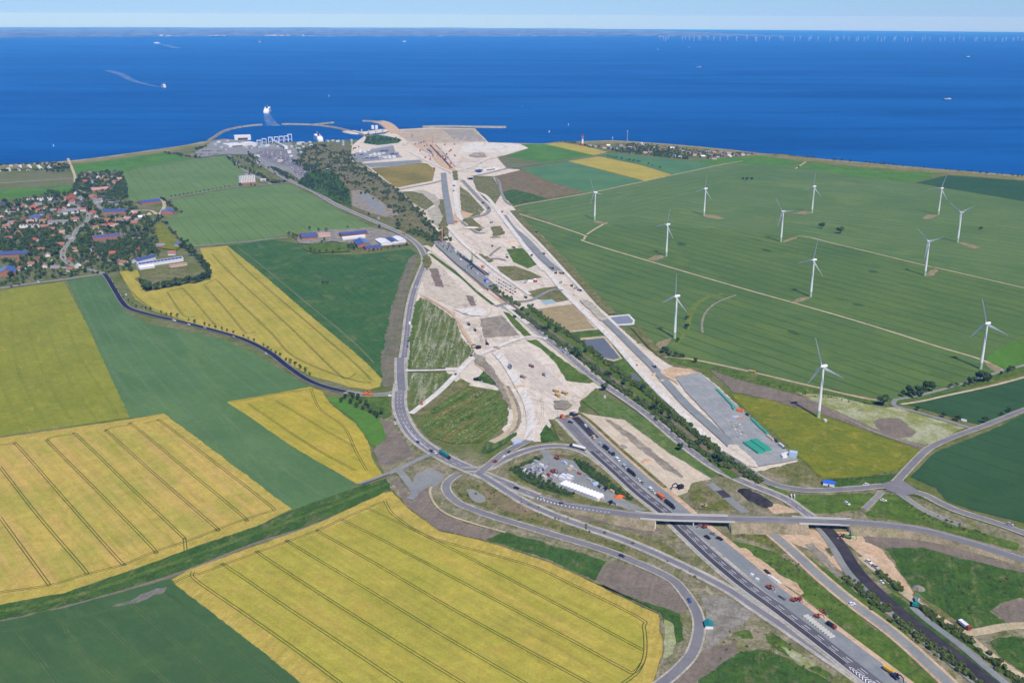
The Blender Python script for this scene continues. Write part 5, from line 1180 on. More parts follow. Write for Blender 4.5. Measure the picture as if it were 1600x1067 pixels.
# ================================================================== LABELS: which one, told by the nearest landmark
LAND = [((180, 330), 'the long blue solar barn'), ((234, 317), 'the rear blue solar barn'), ((262, 331), 'the blue gabled barn'), ((166, 370), 'the brick solar barn'),
        ((55, 341), 'the dark blue hall'), ((92, 347), 'the grey blue hall'), ((109, 332), 'the large grey roof'), ((24, 397), 'the dark solar barn'), ((13, 425), 'the bright blue barn roof'),
        ((248, 409), 'the long white school'), ((64, 314), 'the white terrace'), ((111, 309), 'the large red roof'), ((156, 297), 'the long orange roof'), ((138, 337), 'the village street bend'),
        ((98, 398), 'the lower village street'), ((147, 318), 'the upper village street'), ((40, 264), 'the campsite'), ((36, 355), 'the row of white gables'),
        ((386, 279), 'the white apartment block'), ((378, 214), 'the white ferry shed'), ((430, 221), 'the ferry gantries'), ((497, 213), 'the moored ferry'), ((585, 197), 'the white tanks'),
        ((552, 366), 'the long barn of the farmstead'), ((482, 370), 'the solar house of the farmstead'), ((610, 379), 'the white farm sheds'), ((569, 383), 'the blue farm hall'),
        ((910, 225), 'the lighthouse'), ((980, 221), 'the radio mast'), ((1030, 240), 'the hamlet trees'), ((1120, 243), 'the hamlet end'),
        ((690, 370), 'the orange drilling rig'), ((737, 405), 'the green crane'), ((760, 441), 'the trench end'), ((829, 440), 'the white site tanks'), ((735, 280), 'the tunnel mouth'),
        ((600, 243), 'the works camp'), ((680, 235), 'the shore works'), ((700, 345), 'the grey concrete strip'), ((770, 512), 'the grey levelled square'), ((835, 585), 'the dump truck pad'),
        ((939, 545), 'the rainwater lake'), ((972, 501), 'the retention basin'), ((720, 650), 'the flower meadow'), ((690, 510), 'the flower strips'), ((626, 640), 'the main road bend'),
        ((571, 618), 'the link road'), ((840, 733), 'the pipe stacks'), ((907, 770), 'the row of white tents'), ((925, 690), 'the motorway start'), ((980, 735), 'the motorway'), ((808, 694), 'the ramp entrance'),
        ((1079, 815), 'the motorway bridge'), ((1292, 820), 'the small bridge'), ((1180, 700), 'the green tarpaulin stacks'), ((1131, 620), 'the upper green stacks'), ((1180, 780), 'the dark gravel heaps'),
        ((1295, 757), 'the blue shed'), ((1400, 760), 'the right junction'), ((1107, 979), 'the white site cabin'), ((1230, 950), 'the unfinished carriageway'), ((1347, 903), 'the dark roadbed'),
        ((1280, 980), 'the concrete block row'), ((1506, 981), 'the track fork'), ((1050, 770), 'the sandy earthworks'), ((717, 744), 'the loop road'), ((335, 520), 'the fresh black road'),
        ((1280, 650), 'the nearest turbine'), ((1054, 528), 'the front left turbine'), ((1532, 576), 'the rightmost turbine')]
PEND = []
def to_px(x, y, z=0.0):
    dz = z - CAM_H; cz = y * _cp - dz * _sp; cy = y * _sp + dz * _cp
    xr, yr = FOC * x / cz, -FOC * cy / cz
    return xr * _cr - yr * _sr + 800.0, xr * _sr + yr * _cr + 533.5
_ones = ['zeroth', 'first', 'second', 'third', 'fourth', 'fifth', 'sixth', 'seventh', 'eighth', 'ninth', 'tenth', 'eleventh', 'twelfth', 'thirteenth', 'fourteenth', 'fifteenth', 'sixteenth', 'seventeenth', 'eighteenth', 'nineteenth']
_tens = {2: 'twent', 3: 'thirt', 4: 'fort', 5: 'fift', 6: 'sixt'}
def nth(n):
    if n < 20: return _ones[n]
    return _tens[n // 10] + ('ieth' if n % 10 == 0 else 'y-' + _ones[n % 10])
def later(o, px, py, phrase, cat, group=None):
    PEND.append((o, px, py, phrase, cat, group)); return o
ORD_OLD = ['nearest', 'second nearest', 'third nearest', 'fourth nearest', 'fifth nearest', 'sixth nearest', 'seventh nearest', 'eighth nearest', 'ninth nearest', 'tenth nearest', 'eleventh nearest', 'twelfth nearest']
def finish_labels():
    bag = {}
    for it in PEND:
        o, px, py, ph, cat, gr = it
        (lx, ly), ln = min(LAND, key=lambda L: math.hypot(px - L[0][0], (py - L[0][1]) * 1.6))
        dx, dy = px - lx, (py - ly) * 1.6
        if math.hypot(dx, dy) < 2.5: rel = 'at'
        elif abs(dx) > abs(dy): rel = 'right of' if dx > 0 else 'left of'
        else: rel = 'below' if dy > 0 else 'above'
        bag.setdefault((ph, rel, ln), []).append((math.hypot(dx, dy), it))
    for (ph, rel, ln), items in bag.items():
        items.sort(key=lambda q: q[0])
        for i, (_, it) in enumerate(items):
            o, px, py, _p, cat, gr = it
            lab = f'{ph} {rel} {ln}'
            if len(items) > 1:
                lab = f'{ph} {rel} {ln}, ' + ('nearest' if i == 0 else nth(i + 1) + ' nearest')
            tag(o, lab, cat, gr)

def heading(px, py, dx, dy):
    a, b = at(px, py), at(px + dx, py + dy)
    return math.atan2(b.y - a.y, b.x - a.x)
def ground(px, py, extra=0.0):
    p = at(px, py); p.z = gz(p.x, p.y) + extra; return p

# ================================================================== WIND TURBINES
M_twr = plain('turbine_white', (0.80, 0.81, 0.82), 0.45, 0.35, var=0.03)
M_twg = plain('turbine_green', (0.36, 0.48, 0.30), 0.5, 0.3, var=0.05)
M_blade = plain('blade_grey', (0.74, 0.76, 0.78), 0.4, 0.4, var=0.03)
def blade_mesh(Lb=33.0):
    secs = []
    for t, ch, th, tw in ((0, 1.3, 1.3, 0), (0.06, 1.5, 1.2, 10), (0.18, 3.3, 0.8, 16), (0.35, 2.6, 0.5, 10), (0.6, 1.8, 0.32, 5), (0.85, 1.1, 0.2, 2), (1.0, 0.35, 0.1, 0)):
        c, s = math.cos(R(tw)), math.sin(R(tw)); ring = []
        for u, v in ((-0.32, 0), (-0.1, 0.5), (0.3, 0.35), (0.68, 0), (0.3, -0.35), (-0.1, -0.5)):
            x, y = u * ch, v * th
            ring.append((x * c - y * s, x * s + y * c, 1.2 + t * Lb))
        secs.append(ring)
    vs = [p for r in secs for p in r]; fs = []
    for i in range(len(secs) - 1):
        for j in range(6): fs.append((i * 6 + j, i * 6 + (j + 1) % 6, (i + 1) * 6 + (j + 1) % 6, (i + 1) * 6 + j))
    fs.append((5, 4, 3, 2, 1, 0)); kk = (len(secs) - 1) * 6; fs.append(tuple(range(kk, kk + 6)))
    mb = MB(); mb.add(vs, fs); return mb
HUB = 64.0
blade_me = blade_mesh().mesh('blade', M_blade)
tw = MB(); tw.cyl((0, 0, 9), (0, 0, HUB - 1.5), 1.85, 1.05, 24); tower_me = tw.mesh('tower', M_twr)
tb = MB(); tb.cyl((0, 0, -0.3), (0, 0, 9), 2.1, 1.85, 24); base_me = tb.mesh('tower_base', M_twg)
nac = MB(); nac.cyl((-5.2, 0, 0), (-4.2, 0, 0), 1.1, 1.9, 16); nac.cyl((-4.2, 0, 0), (1.2, 0, 0), 1.9, 2.25, 16); nac.cyl((1.2, 0, 0), (2.0, 0, 0), 2.25, 2.2, 16); nac_me = nac.mesh('nacelle', M_twr)
hb = MB(); hb.cyl((2.05, 0, 0), (3.6, 0, 0), 1.7, 1.4, 16); hb.cyl((3.6, 0, 0), (4.8, 0, 0), 1.4, 0.4, 16); hub_me = hb.mesh('hub', M_twr)
AX = R(-118.0)
def turbine(px, py, phase, label):
    p = ground(px, py)
    root = empty('wind_turbine', p)
    inst('tower', tower_me, root); inst('tower_base', base_me, root)
    yaw = math.atan2(math.cos(AX), math.sin(AX))
    inst('nacelle', nac_me, root, None, (0, 0, HUB), (0, 0, yaw))
    h = inst('hub', hub_me, root, None, (0, 0, HUB), (0, 0, yaw))
    axis = Vector((math.sin(AX), math.cos(AX), 0)); side = Vector((math.cos(AX), -math.sin(AX), 0))
    for kq in range(3):
        w = R(phase) + kq * 2 * math.pi / 3
        zd = side * math.sin(w) + Vector((0, 0, math.cos(w)))
        xd = zd.cross(axis); m = Matrix((xd, axis, zd)).transposed()
        b = inst('blade', blade_me, root); b.matrix_local = Matrix.Translation(axis * 2.9 + Vector((0, 0, HUB))) @ m.to_4x4()
    return tag(root, label, 'wind turbine', 'white wind turbines in the wheat')
for a in ((929, 344, 32, 'leftmost white wind turbine, alone beside the teal field'), (1041, 401, 105, 'second white wind turbine from the left, above the long pale track'),
          (1100, 337, 112, 'white wind turbine at the back, third from the left'), (1220, 378, 43, 'white wind turbine in the middle of the wheat, right of a brown pad'),
          (1268.5, 333, 115, 'white wind turbine at the back right of the middle one'), (1266.5, 464, 110, 'white wind turbine just above the long pale track in the centre'),
          (1054, 528.5, 0, 'front left white wind turbine beside the new carriageway'), (1278.5, 652.5, 25, 'nearest and largest white wind turbine above the mown meadow'),
          (1466, 336, 102, 'rearmost right white wind turbine before the dark teal field'), (1496, 379, 62, 'white wind turbine at the right with blades spread like a V'),
          (1445, 431, 55, 'white wind turbine right of centre standing on the thin upper track'), (1532, 576.5, 20, 'rightmost front white wind turbine beside the hedge lane')):
    turbine(*a)
# offshore wind farm: small, one mesh each
def offshore_mesh(ph):
    mb = MB(); mb.cyl((0, 0, -2), (0, 0, 69), 2.6, 1.6, 8); mb.box(-4, 4, -2, 2, 68, 72); mb.cyl((0, 0, -2), (0, 0, 8), 4.5, 4.5, 8)
    for kq in range(3):
        w = R(ph) + kq * 2 * math.pi / 3
        mb.bar((math.sin(w) * 2, -3, 70 + math.cos(w) * 2), (math.sin(w) * 40, -3, 70 + math.cos(w) * 40), 3.4, 1.0)
    return mb.mesh('offshore_turbine', M_twr)
off_me = [offshore_mesh(a) for a in (5, 28, 50, 75, 100)]
xs = [1031, 1036, 1040, 1044, 1066, 1071, 1077, 1084, 1091, 1094, 1106, 1115, 1125, 1137, 1151, 1167, 1180, 1182, 1196, 1202, 1219, 1223, 1241, 1250, 1264, 1267, 1278, 1297, 1306, 1309, 1318, 1326, 1338, 1341, 1350, 1356, 1371, 1377, 1382, 1397, 1399, 1413, 1418, 1424, 1441, 1445, 1452, 1469, 1476, 1490, 1499, 1505, 1523, 1526, 1538, 1545, 1555, 1566, 1572, 1583, 1590, 1597]
for i, x in enumerate(xs):
    y = (62.0 if x < 1050 else 62.0) + (i * 7 % 5) * 0.7 + (x - 1030) / 570.0 * 1.6
    p = at_sea(x, y)
    o = bpy.data.objects.new('offshore_turbine', off_me[i % 5]); link(o); o.location = p
    tag(o, 'tiny pale offshore wind turbine, %s from the left on the horizon' % nth(i + 1), 'wind turbine', 'offshore turbines on the horizon')

# ================================================================== TREES
M_leaf = foliage('tree_leaves', (0.042, 0.080, 0.022), (0.115, 0.175, 0.05))
M_leafd = foliage('dark_leaves', (0.030, 0.060, 0.022), (0.078, 0.124, 0.038))
M_leafy = foliage('light_leaves', (0.085, 0.125, 0.034), (0.16, 0.20, 0.055))
M_leafh = foliage('hedge_leaves', (0.050, 0.088, 0.026), (0.12, 0.165, 0.048))
M_bark = plain('bark', (0.12, 0.09, 0.065), 0.9, 0.1)
def crown_arrays(seed, n_cl, per, rad=(3.3, 3.3, 3.0), zc=5.4, leaf=1.05):
    r = np.random.default_rng(seed); V, Fq = [], []
    for c in range(n_cl):
        u = r.normal(size=3); u /= np.linalg.norm(u); u *= r.uniform(0.25, 0.72) if c else 0.0
        cen = u * np.array(rad) + np.array((0, 0, zc)); cr = r.uniform(0.34, 0.56) * rad[0] * (1.25 if c == 0 else 1)
        for q in range(per):
            d = r.normal(size=3); d /= np.linalg.norm(d)
            p = cen + d * cr * r.uniform(0.72, 1.05) * np.array((1, 1, 0.85))
            nrm = d + r.normal(size=3) * 0.45; nrm /= np.linalg.norm(nrm)
            a = np.cross(nrm, (0.3, 0.2, 0.9)); a /= np.linalg.norm(a); b = np.cross(nrm, a)
            s = leaf * r.uniform(0.6, 1.25); k0 = len(V)
            V += [p - a * s * 0.5 - b * s * 0.4, p + a * s * 0.5 - b * s * 0.5, p + a * s * 0.45 + b * s * 0.5, p - a * s * 0.5 + b * s * 0.45]
            Fq.append((k0, k0 + 1, k0 + 2, k0 + 3))
    return np.array(V), np.array(Fq)
CROWNS = [crown_arrays(s, 9, 38) for s in range(5)]
TALL = [crown_arrays(s + 20, 9, 36, (2.5, 2.5, 4.2), 6.4) for s in range(2)]
def arr_mesh(name, arr, m):
    me = bpy.data.meshes.new(name); me.from_pydata(arr[0].tolist(), [], arr[1].tolist()); me.update(); me.materials.append(m); return me
crown_me = [arr_mesh('crown', a, M_leaf) for a in CROWNS] + [arr_mesh('crown', a, M_leaf) for a in TALL]
trk = MB(); trk.cyl((0, 0, -0.3), (0.1, 0, 3.4), 0.34, 0.22, 8); trk.bar((0.1, 0, 3.2), (1.5, 0.5, 5.6), 0.26, 0.1); trk.bar((0.1, 0, 3.2), (-1.3, 0.7, 5.4), 0.24, 0.1); trk.bar((0.1, 0, 3.2), (0.1, -1.2, 5.8), 0.24, 0.1)
trunk_me = trk.mesh('trunk', M_bark)
NT = [0]
def tree(px, py, h, label, group, mat_=None, wide=1.0, tall=False, name='tree'):
    p = ground(px, py); root = empty(name, p, random.uniform(0, 6.28))
    s = h / 8.6
    root.scale = (s * wide * random.uniform(0.9, 1.1), s * wide * random.uniform(0.9, 1.1), s)
    inst('trunk', trunk_me, root)
    inst('crown', crown_me[(5 + NT[0] % 2) if tall else NT[0] % 5], root, mat_ or (M_leaf, M_leaf, M_leafd, M_leafy)[NT[0] * 7 % 4])
    NT[0] += 1
    if group and not label.endswith('!'): return later(root, px, py, label, 'tree', group)
    return tag(root, label.rstrip('!'), 'tree', group)
def tree_line(px, n, h, label, group, jit=1.0, mat_=None, wide=1.0, tall=False):
    path = px_path(px, 8); L = resample(path, 0.5); m = len(L)
    for i in range(n):
        q = L[min(m - 1, int((i + 0.5 + random.uniform(-0.3, 0.3)) / n * m))]
        tree_w(q.x + random.uniform(-jit, jit), q.y + random.uniform(-jit, jit), h * random.uniform(0.78, 1.2), label, group, mat_, wide, tall)
def tree_w(x, y, h, label, group, mat_=None, wide=1.0, tall=False):
    root = empty('tree', (x, y, gz(x, y)), random.uniform(0, 6.28)); s = h / 8.6
    root.scale = (s * wide, s * wide, s)
    inst('trunk', trunk_me, root)
    inst('crown', crown_me[(5 + NT[0] % 2) if tall else NT[0] % 5], root, mat_ or (M_leaf, M_leaf, M_leafd, M_leafy)[NT[0] * 7 % 4])
    NT[0] += 1
    later(root, *to_px(x, y), label, 'tree', group)
BUSH = [crown_arrays(s + 60, 4, 17, (1.5, 1.5, 1.2), 1.1, 0.95) for s in range(4)]
SMALLT = [crown_arrays(s + 80, 6, 20, (3.1, 3.1, 2.9), 4.3, 1.6) for s in range(4)]
def mass(name, pts, sizes, arrs, m, label, cat=None):
    """many plants that read as one mass, joined into one object"""
    Vs, Fs, k0 = [], [], 0
    for (x, y), s in zip(pts, sizes):
        a = arrs[int(rng.integers(len(arrs)))]; w = rng.uniform(0, 6.28); c, sn = math.cos(w), math.sin(w)
        v = a[0] * s; v = np.stack([v[:, 0] * c - v[:, 1] * sn + x, v[:, 0] * sn + v[:, 1] * c + y, v[:, 2] + gz(x, y)], 1)
        Vs.append(v); Fs.append(a[1] + k0); k0 += len(v)
    V = np.concatenate(Vs); Fq = np.concatenate(Fs)
    me = bpy.data.meshes.new(name); me.vertices.add(len(V)); me.vertices.foreach_set('co', V.astype(np.float32).ravel())
    me.loops.add(Fq.size); me.loops.foreach_set('vertex_index', Fq.astype(np.int32).ravel())
    me.polygons.add(len(Fq)); me.polygons.foreach_set('loop_start', np.arange(0, Fq.size, 4, dtype=np.int32)); me.polygons.foreach_set('loop_total', np.full(len(Fq), 4, dtype=np.int32))
    me.update(calc_edges=True); me.validate(); me.materials.append(m)
    o = link(bpy.data.objects.new(name, me)); tag(o, label, cat, None, 'stuff'); return o
def in_poly(px, n):
    poly = [(q.x, q.y) for q in (at(x, y) for x, y in px)]
    x0, x1 = min(p[0] for p in poly), max(p[0] for p in poly); y0, y1 = min(p[1] for p in poly), max(p[1] for p in poly); out = []
    for _ in range(n * 60):
        x, y = random.uniform(x0, x1), random.uniform(y0, y1)
        if inside(poly, x, y): out.append((x, y))
        if len(out) >= n: break
    return out
def clumps(px, n, per, sig):
    out = []
    for x, y in in_poly(px, n):
        r_ = random.uniform(0.5, 1.5) * sig
        for _ in range(random.randint(per // 2, per + per // 2)): out.append((x + random.gauss(0, r_), y + random.gauss(0, r_ * 1.6)))
    return out
def along_line(px, n, wid):
    L = resample(px_path(px, 8), 1.0); out = []
    for _ in range(n):
        q = L[random.randrange(len(L))]; out.append((q.x + random.gauss(0, wid), q.y + random.gauss(0, wid)))
    return out
U = lambda n, a, b: [random.uniform(a, b) for _ in range(n)]

# rows that can be told apart
row = [(168, 433), (173, 440), (178, 448), (182, 456), (186, 461), (193, 468), (201, 472), (207, 476), (213, 481), (222, 482), (228, 484), (235, 486), (252, 490), (260, 494), (268, 495), (277, 496), (295, 502), (304, 506), (320, 509), (327, 511), (337, 514), (347, 517), (355, 518.5), (365, 522), (381, 527), (388, 531), (397, 534.5), (412, 543), (419, 548), (424, 551.5), (431, 555), (438, 559), (447, 565), (454, 568), (461, 572), (469, 577), (477, 582), (484, 587)]
for i, (x, y) in enumerate(row):
    tree(x, y, 8.0 if i in (14, 15, 33, 34, 35, 36, 17) else random.uniform(4.6, 7.0), 'leafy roadside tree, %s from the village, beside the fresh black road!' % nth(i + 1), 'trees along the fresh black road', wide=0.85)
for x, y in ((534, 628), (540, 622), (548, 630), (552, 622), (557, 636), (564, 630), (568, 640), (572, 632), (579, 644), (586, 648), (590, 652), (596, 646), (548, 618), (560, 624), (575, 637)):
    tree(x, y + 2, random.uniform(7, 9.5), 'dark rounded clump tree', 'tree clump below the link road', M_leafd)
for i in range(15):
    t = i / 14.0; tree(268 + t * 90, 308.5 - t * 15.6, random.uniform(5, 6.5), 'small round tree, %s from the left in the row along the wheat lane!' % nth(i + 1), 'trees along the wheat lane', M_leafd)
for x, y, h, lb in ((1284, 358, 15, 'broad dark tree alone in the wheat, left of a pair'), (1313, 365, 17, 'broad dark tree alone in the wheat, right of a pair'), (1532, 360, 9, 'lone round tree at the right beside the far right turbine'), (1161, 282, 9, 'left tree of the copse behind the middle turbine'),
                    (1167, 282.5, 11, 'middle tree of the copse behind the middle turbine'), (1174, 282.5, 10, 'right tree of the copse behind the middle turbine'), (1073, 500, 8, 'upper small tree on the curved grass margin'), (1073, 514, 10, 'middle small tree on the curved grass margin'), (1059, 535, 7, 'lower small tree on the curved grass margin'),
                    (1086, 567, 8, 'lone bush tree on the lower wheat track'), (1248, 263, 7, 'small tree on the cliff top track'), (1380, 633, 15, 'large grey green tree at the corner of the blossom field'), (1434, 641, 7, 'round bush on the lane beside the dark green triangle'),
                    (1474, 652, 7, 'dark bush left of the white trailer'), (1496, 658, 9, 'dark tree beside the white trailer'), (1539, 662, 8, 'dark tree at the right lane corner'), (1564, 650, 6, 'lower small tree on the right lane'), (1576, 644, 7, 'upper small tree on the right lane'),
                    (622, 358, 17, 'big round dark tree beside the main road'), (593, 357, 9, 'small tree on the main road verge above the farm'), (576, 337, 7, 'small tree on the sandy lot'), (505, 445, 9, 'left tree of the thicket in the maize'), (511, 444, 7, 'right tree of the thicket in the maize')):
    tree(x, y, h, lb, None, M_leafd, 1.25)
for x, y, h in ((1411, 620, 9), (1420, 618, 14), (1426, 622, 10), (1434, 617, 15), (1447, 613, 17), (1456, 612, 13), (1440, 620, 9), (1514, 602, 12), (1522, 600, 11), (1530, 597, 18), (1537, 597, 14), (1544, 596, 12), (1485, 607, 7), (1494, 605, 7), (1508, 604, 7), (1564, 587, 6), (1575, 582, 7), (1578, 580, 8), (1583, 579, 7)):
    tree(x, y, h, 'dark hedge tree', 'hedge trees at the right lane', M_leafd, 1.1)
for x, y, h in ((1036, 553, 10), (1042, 553, 9), (1047, 556, 8), (1055, 558, 9), (1063, 559, 8), (1040, 549, 8), (1068, 560, 6)):
    tree(x, y, h, 'bushy hedge tree', 'hedge below the front left turbine', M_leafd, 1.2)
for x, y, h in ((1062, 705, 10), (1090, 700, 9), (1096, 692, 9), (1120, 722, 13), (1125, 726, 10), (1022, 643, 12), (1035, 650, 10), (1045, 656, 9), (898, 555, 13), (905, 560, 11), (916, 552, 9), (950, 592, 11), (945, 610, 12), (975, 602, 9), (870, 521, 10), (858, 515, 9), (850, 519, 9), (825, 497, 9), (816, 487, 8), (1005, 612, 9)):
    tree(x, y, h, 'taller railway hedge tree', 'taller railway hedge trees', M_leafd, 1.2)
for i in range(46):
    t = i / 45.0
    pts = [(222, 446), (226, 450), (234, 454), (250, 452), (270, 448), (290, 444), (310, 440), (327, 434), (325, 425), (316, 412), (305, 402), (296, 393), (286, 388)]
    q = t * (len(pts) - 1); a = min(int(q), len(pts) - 2); f = q - a
    tree(pts[a][0] + (pts[a + 1][0] - pts[a][0]) * f + random.uniform(-3, 3), pts[a][1] + (pts[a + 1][1] - pts[a][1]) * f + random.uniform(-2, 2), random.uniform(11, 16), 'dense dark belt tree', 'tree belt round the school lawn', M_leafd, 1.15)
for x, y, h in ((452, 369, 11), (458, 371, 12), (464, 374, 11), (484, 360, 9), (498, 363, 9), (510, 363, 9), (543, 359, 9), (507, 378, 9), (503, 382, 7), (486, 394, 10), (492, 396, 9), (500, 396, 7), (510, 395, 7), (520, 396, 7), (530, 393, 6), (545, 390, 10), (550, 388, 14), (554, 391, 13), (577, 394, 8), (584, 393, 8), (590, 392, 7), (596, 391, 6), (606, 390, 6), (615, 388, 6), (624, 387, 6), (636, 384, 7)):
    tree(x, y, h, 'leafy farmstead tree', 'trees around the farmstead')
# village trees
vill = [(0, 318), (40, 312), (110, 305), (118, 285), (128, 272), (190, 268), (198, 290), (200, 312), (215, 330), (235, 345), (245, 370), (250, 398), (225, 425), (165, 428), (100, 436), (0, 448)]
ROADS_PX = [[(146, 305), (149, 316), (156, 325), (166, 330)], [(110, 318), (125, 327), (138, 337), (133, 350), (120, 360), (113, 375), (102, 386), (98, 400), (104, 410), (120, 418), (145, 424), (163, 429)]]
street = [p for r_ in ROADS_PX for p in resample(px_path(r_, 6), 8)]
HOUSES = []
def clear(x, y, dr=9.0):
    for p in street:
        if abs(p.x - x) < dr and abs(p.y - y) < dr: return False
    for hx, hy, hr in HOUSES:
        if math.hypot(hx - x, (hy - y) * (0.55 if y < hy else 1.0)) < hr: return False
    return True

# ================================================================== HOUSES
WALLS = {k_: plain('wall_' + k_, c, 0.85, 0.1, var=0.07) for k_, c in dict(white=(0.72, 0.71, 0.68), brick=(0.36, 0.16, 0.10), cream=(0.62, 0.54, 0.42), grey=(0.45, 0.44, 0.42)).items()}
ROOFS = {'r': plain('roof_red_tile', (0.42, 0.12, 0.075), 0.8, 0.15, var=0.18, scale=0.8), 'o': plain('roof_brown_tile', (0.33, 0.165, 0.11), 0.85, 0.12, var=0.2, scale=0.8), 'g': plain('roof_grey', (0.24, 0.23, 0.235), 0.8, 0.15, var=0.15),
         'd': plain('roof_slate', (0.085, 0.085, 0.11), 0.7, 0.2, var=0.15), 'b': plain('roof_sheet_blue', (0.12, 0.145, 0.25), 0.45, 0.4, var=0.08), 'w': plain('roof_white_sheet', (0.78, 0.78, 0.78), 0.5, 0.3, var=0.05), 'p': plain('roof_pinkish', (0.46, 0.27, 0.22), 0.85, 0.12, var=0.18)}
M_solar = plain('solar_panel', (0.07, 0.105, 0.26), 0.22, 0.5, var=0.1, scale=0.25)
M_glass = plain('window_glass', (0.03, 0.04, 0.055), 0.1, 0.6)
M_door = plain('door_dark', (0.10, 0.07, 0.05), 0.7, 0.2)
M_brickch = plain('chimney_brick', (0.32, 0.14, 0.09), 0.9, 0.1)
RNAME = dict(r='red tiled', o='brown tiled', g='grey roofed', d='dark slate roofed', b='blue roofed', w='white roofed', p='pale red tiled')
_hm = {}
def house_meshes(L, W, he, pitch):
    key = (round(L), round(W), round(he, 1), pitch)
    if key in _hm: return _hm[key]
    L, W = key[0], key[1]; rh = W / 2 * math.tan(R(pitch)); ov = 0.5
    wm = MB(); wm.profile([(-W / 2, -0.3), (W / 2, -0.3), (W / 2, he), (0, he + rh), (-W / 2, he)], -L / 2, L / 2)
    rm = MB(); t = 0.3; e = W / 2 + ov; ez = he - ov * math.tan(R(pitch))
    rm.profile([(-e, ez + 0.02), (0, he + rh + 0.02), (e, ez + 0.02), (e, ez + t), (0, he + rh + t + 0.05), (-e, ez + t)], -L / 2 - ov, L / 2 + ov)
    ch = MB(); ch.box(W * 0.12, W * 0.12 + 0.9, -0.5, 0.5, he + rh * 0.5, he + rh + 1.1)
    wi = MB()
    nwin = max(2, int(L / 3.2))
    for s in (-1, 1):
        for q in range(nwin):
            y = -L / 2 + (q + 0.5) * L / nwin; x = s * (W / 2 + 0.03)
            wi.box(min(x, x + s * 0.04), max(x, x + s * 0.04), y - 0.6, y + 0.6, 0.9, min(2.2, he - 0.2))
        wi.box(-0.6, 0.6, s * (L / 2 + 0.03) - 0.02, s * (L / 2 + 0.03) + 0.02, he + 0.2, he + min(1.5, rh * 0.6))
    _hm[key] = [x.mesh(n, None) for x, n in ((wm, 'wall'), (rm, 'roof'), (ch, 'chimney'), (wi, 'windows'))]
    for m in _hm[key]: m.materials.append(M_conc)
    return _hm[key]
def house(px, py, roof='r', wall='brick', L=13, W=9.5, he=3.2, pitch=42, rz=None, phrase=None, cat='house', group='village houses', name='house', solar=False, chim=True, label=None):
    p = ground(px, py); rz = random.choice((0.25, 1.75, 0.4, 1.9, 1.2)) if rz is None else rz
    root = empty(name, p, rz)
    ms = house_meshes(L, W, he, pitch)
    inst('wall', ms[0], root, WALLS[wall]); r_ = inst('roof', ms[1], root, ROOFS[roof])
    if chim: inst('chimney', ms[2], r_, M_brickch)
    if solar:
        rh = W / 2 * math.tan(R(pitch)); n = max(2, int(L / 7)); 
        for s in ((-1, 1) if solar == 2 else ((solar_side(rz)),)):
            for q in range(n):
                y0 = -L / 2 + 0.7 + q * (L - 1.0) / n; y1 = y0 + (L - 1.0) / n - 0.35
                x0, x1 = s * W * 0.46, s * W * 0.06
                z0 = he + rh * (1 - abs(x0) / (W / 2)) + 0.5; z1 = he + rh * (1 - abs(x1) / (W / 2)) + 0.5
                mesh_obj('solar_panel', [(x0, y0, z0), (x0, y1, z0), (x1, y1, z1), (x1, y0, z1)], [(0, 1, 2, 3)], M_solar, r_)
    HOUSES.append((p.x, p.y, max(L, W) * 0.5))
    if label: tag(root, label, cat)
    else: later(root, px, py, phrase or f'{RNAME[roof]} village house', cat, group)
    return root
def solar_side(rz):
    # the roof slope that faces the camera
    return -1 if math.cos(rz + math.pi / 2 - math.pi / 2) * 0 + (-math.sin(rz + math.pi)) > 0 else 1
R_ = lambda px, py, dx, dy: heading(px, py, dx, dy) - math.pi / 2      # ridge along a picture direction
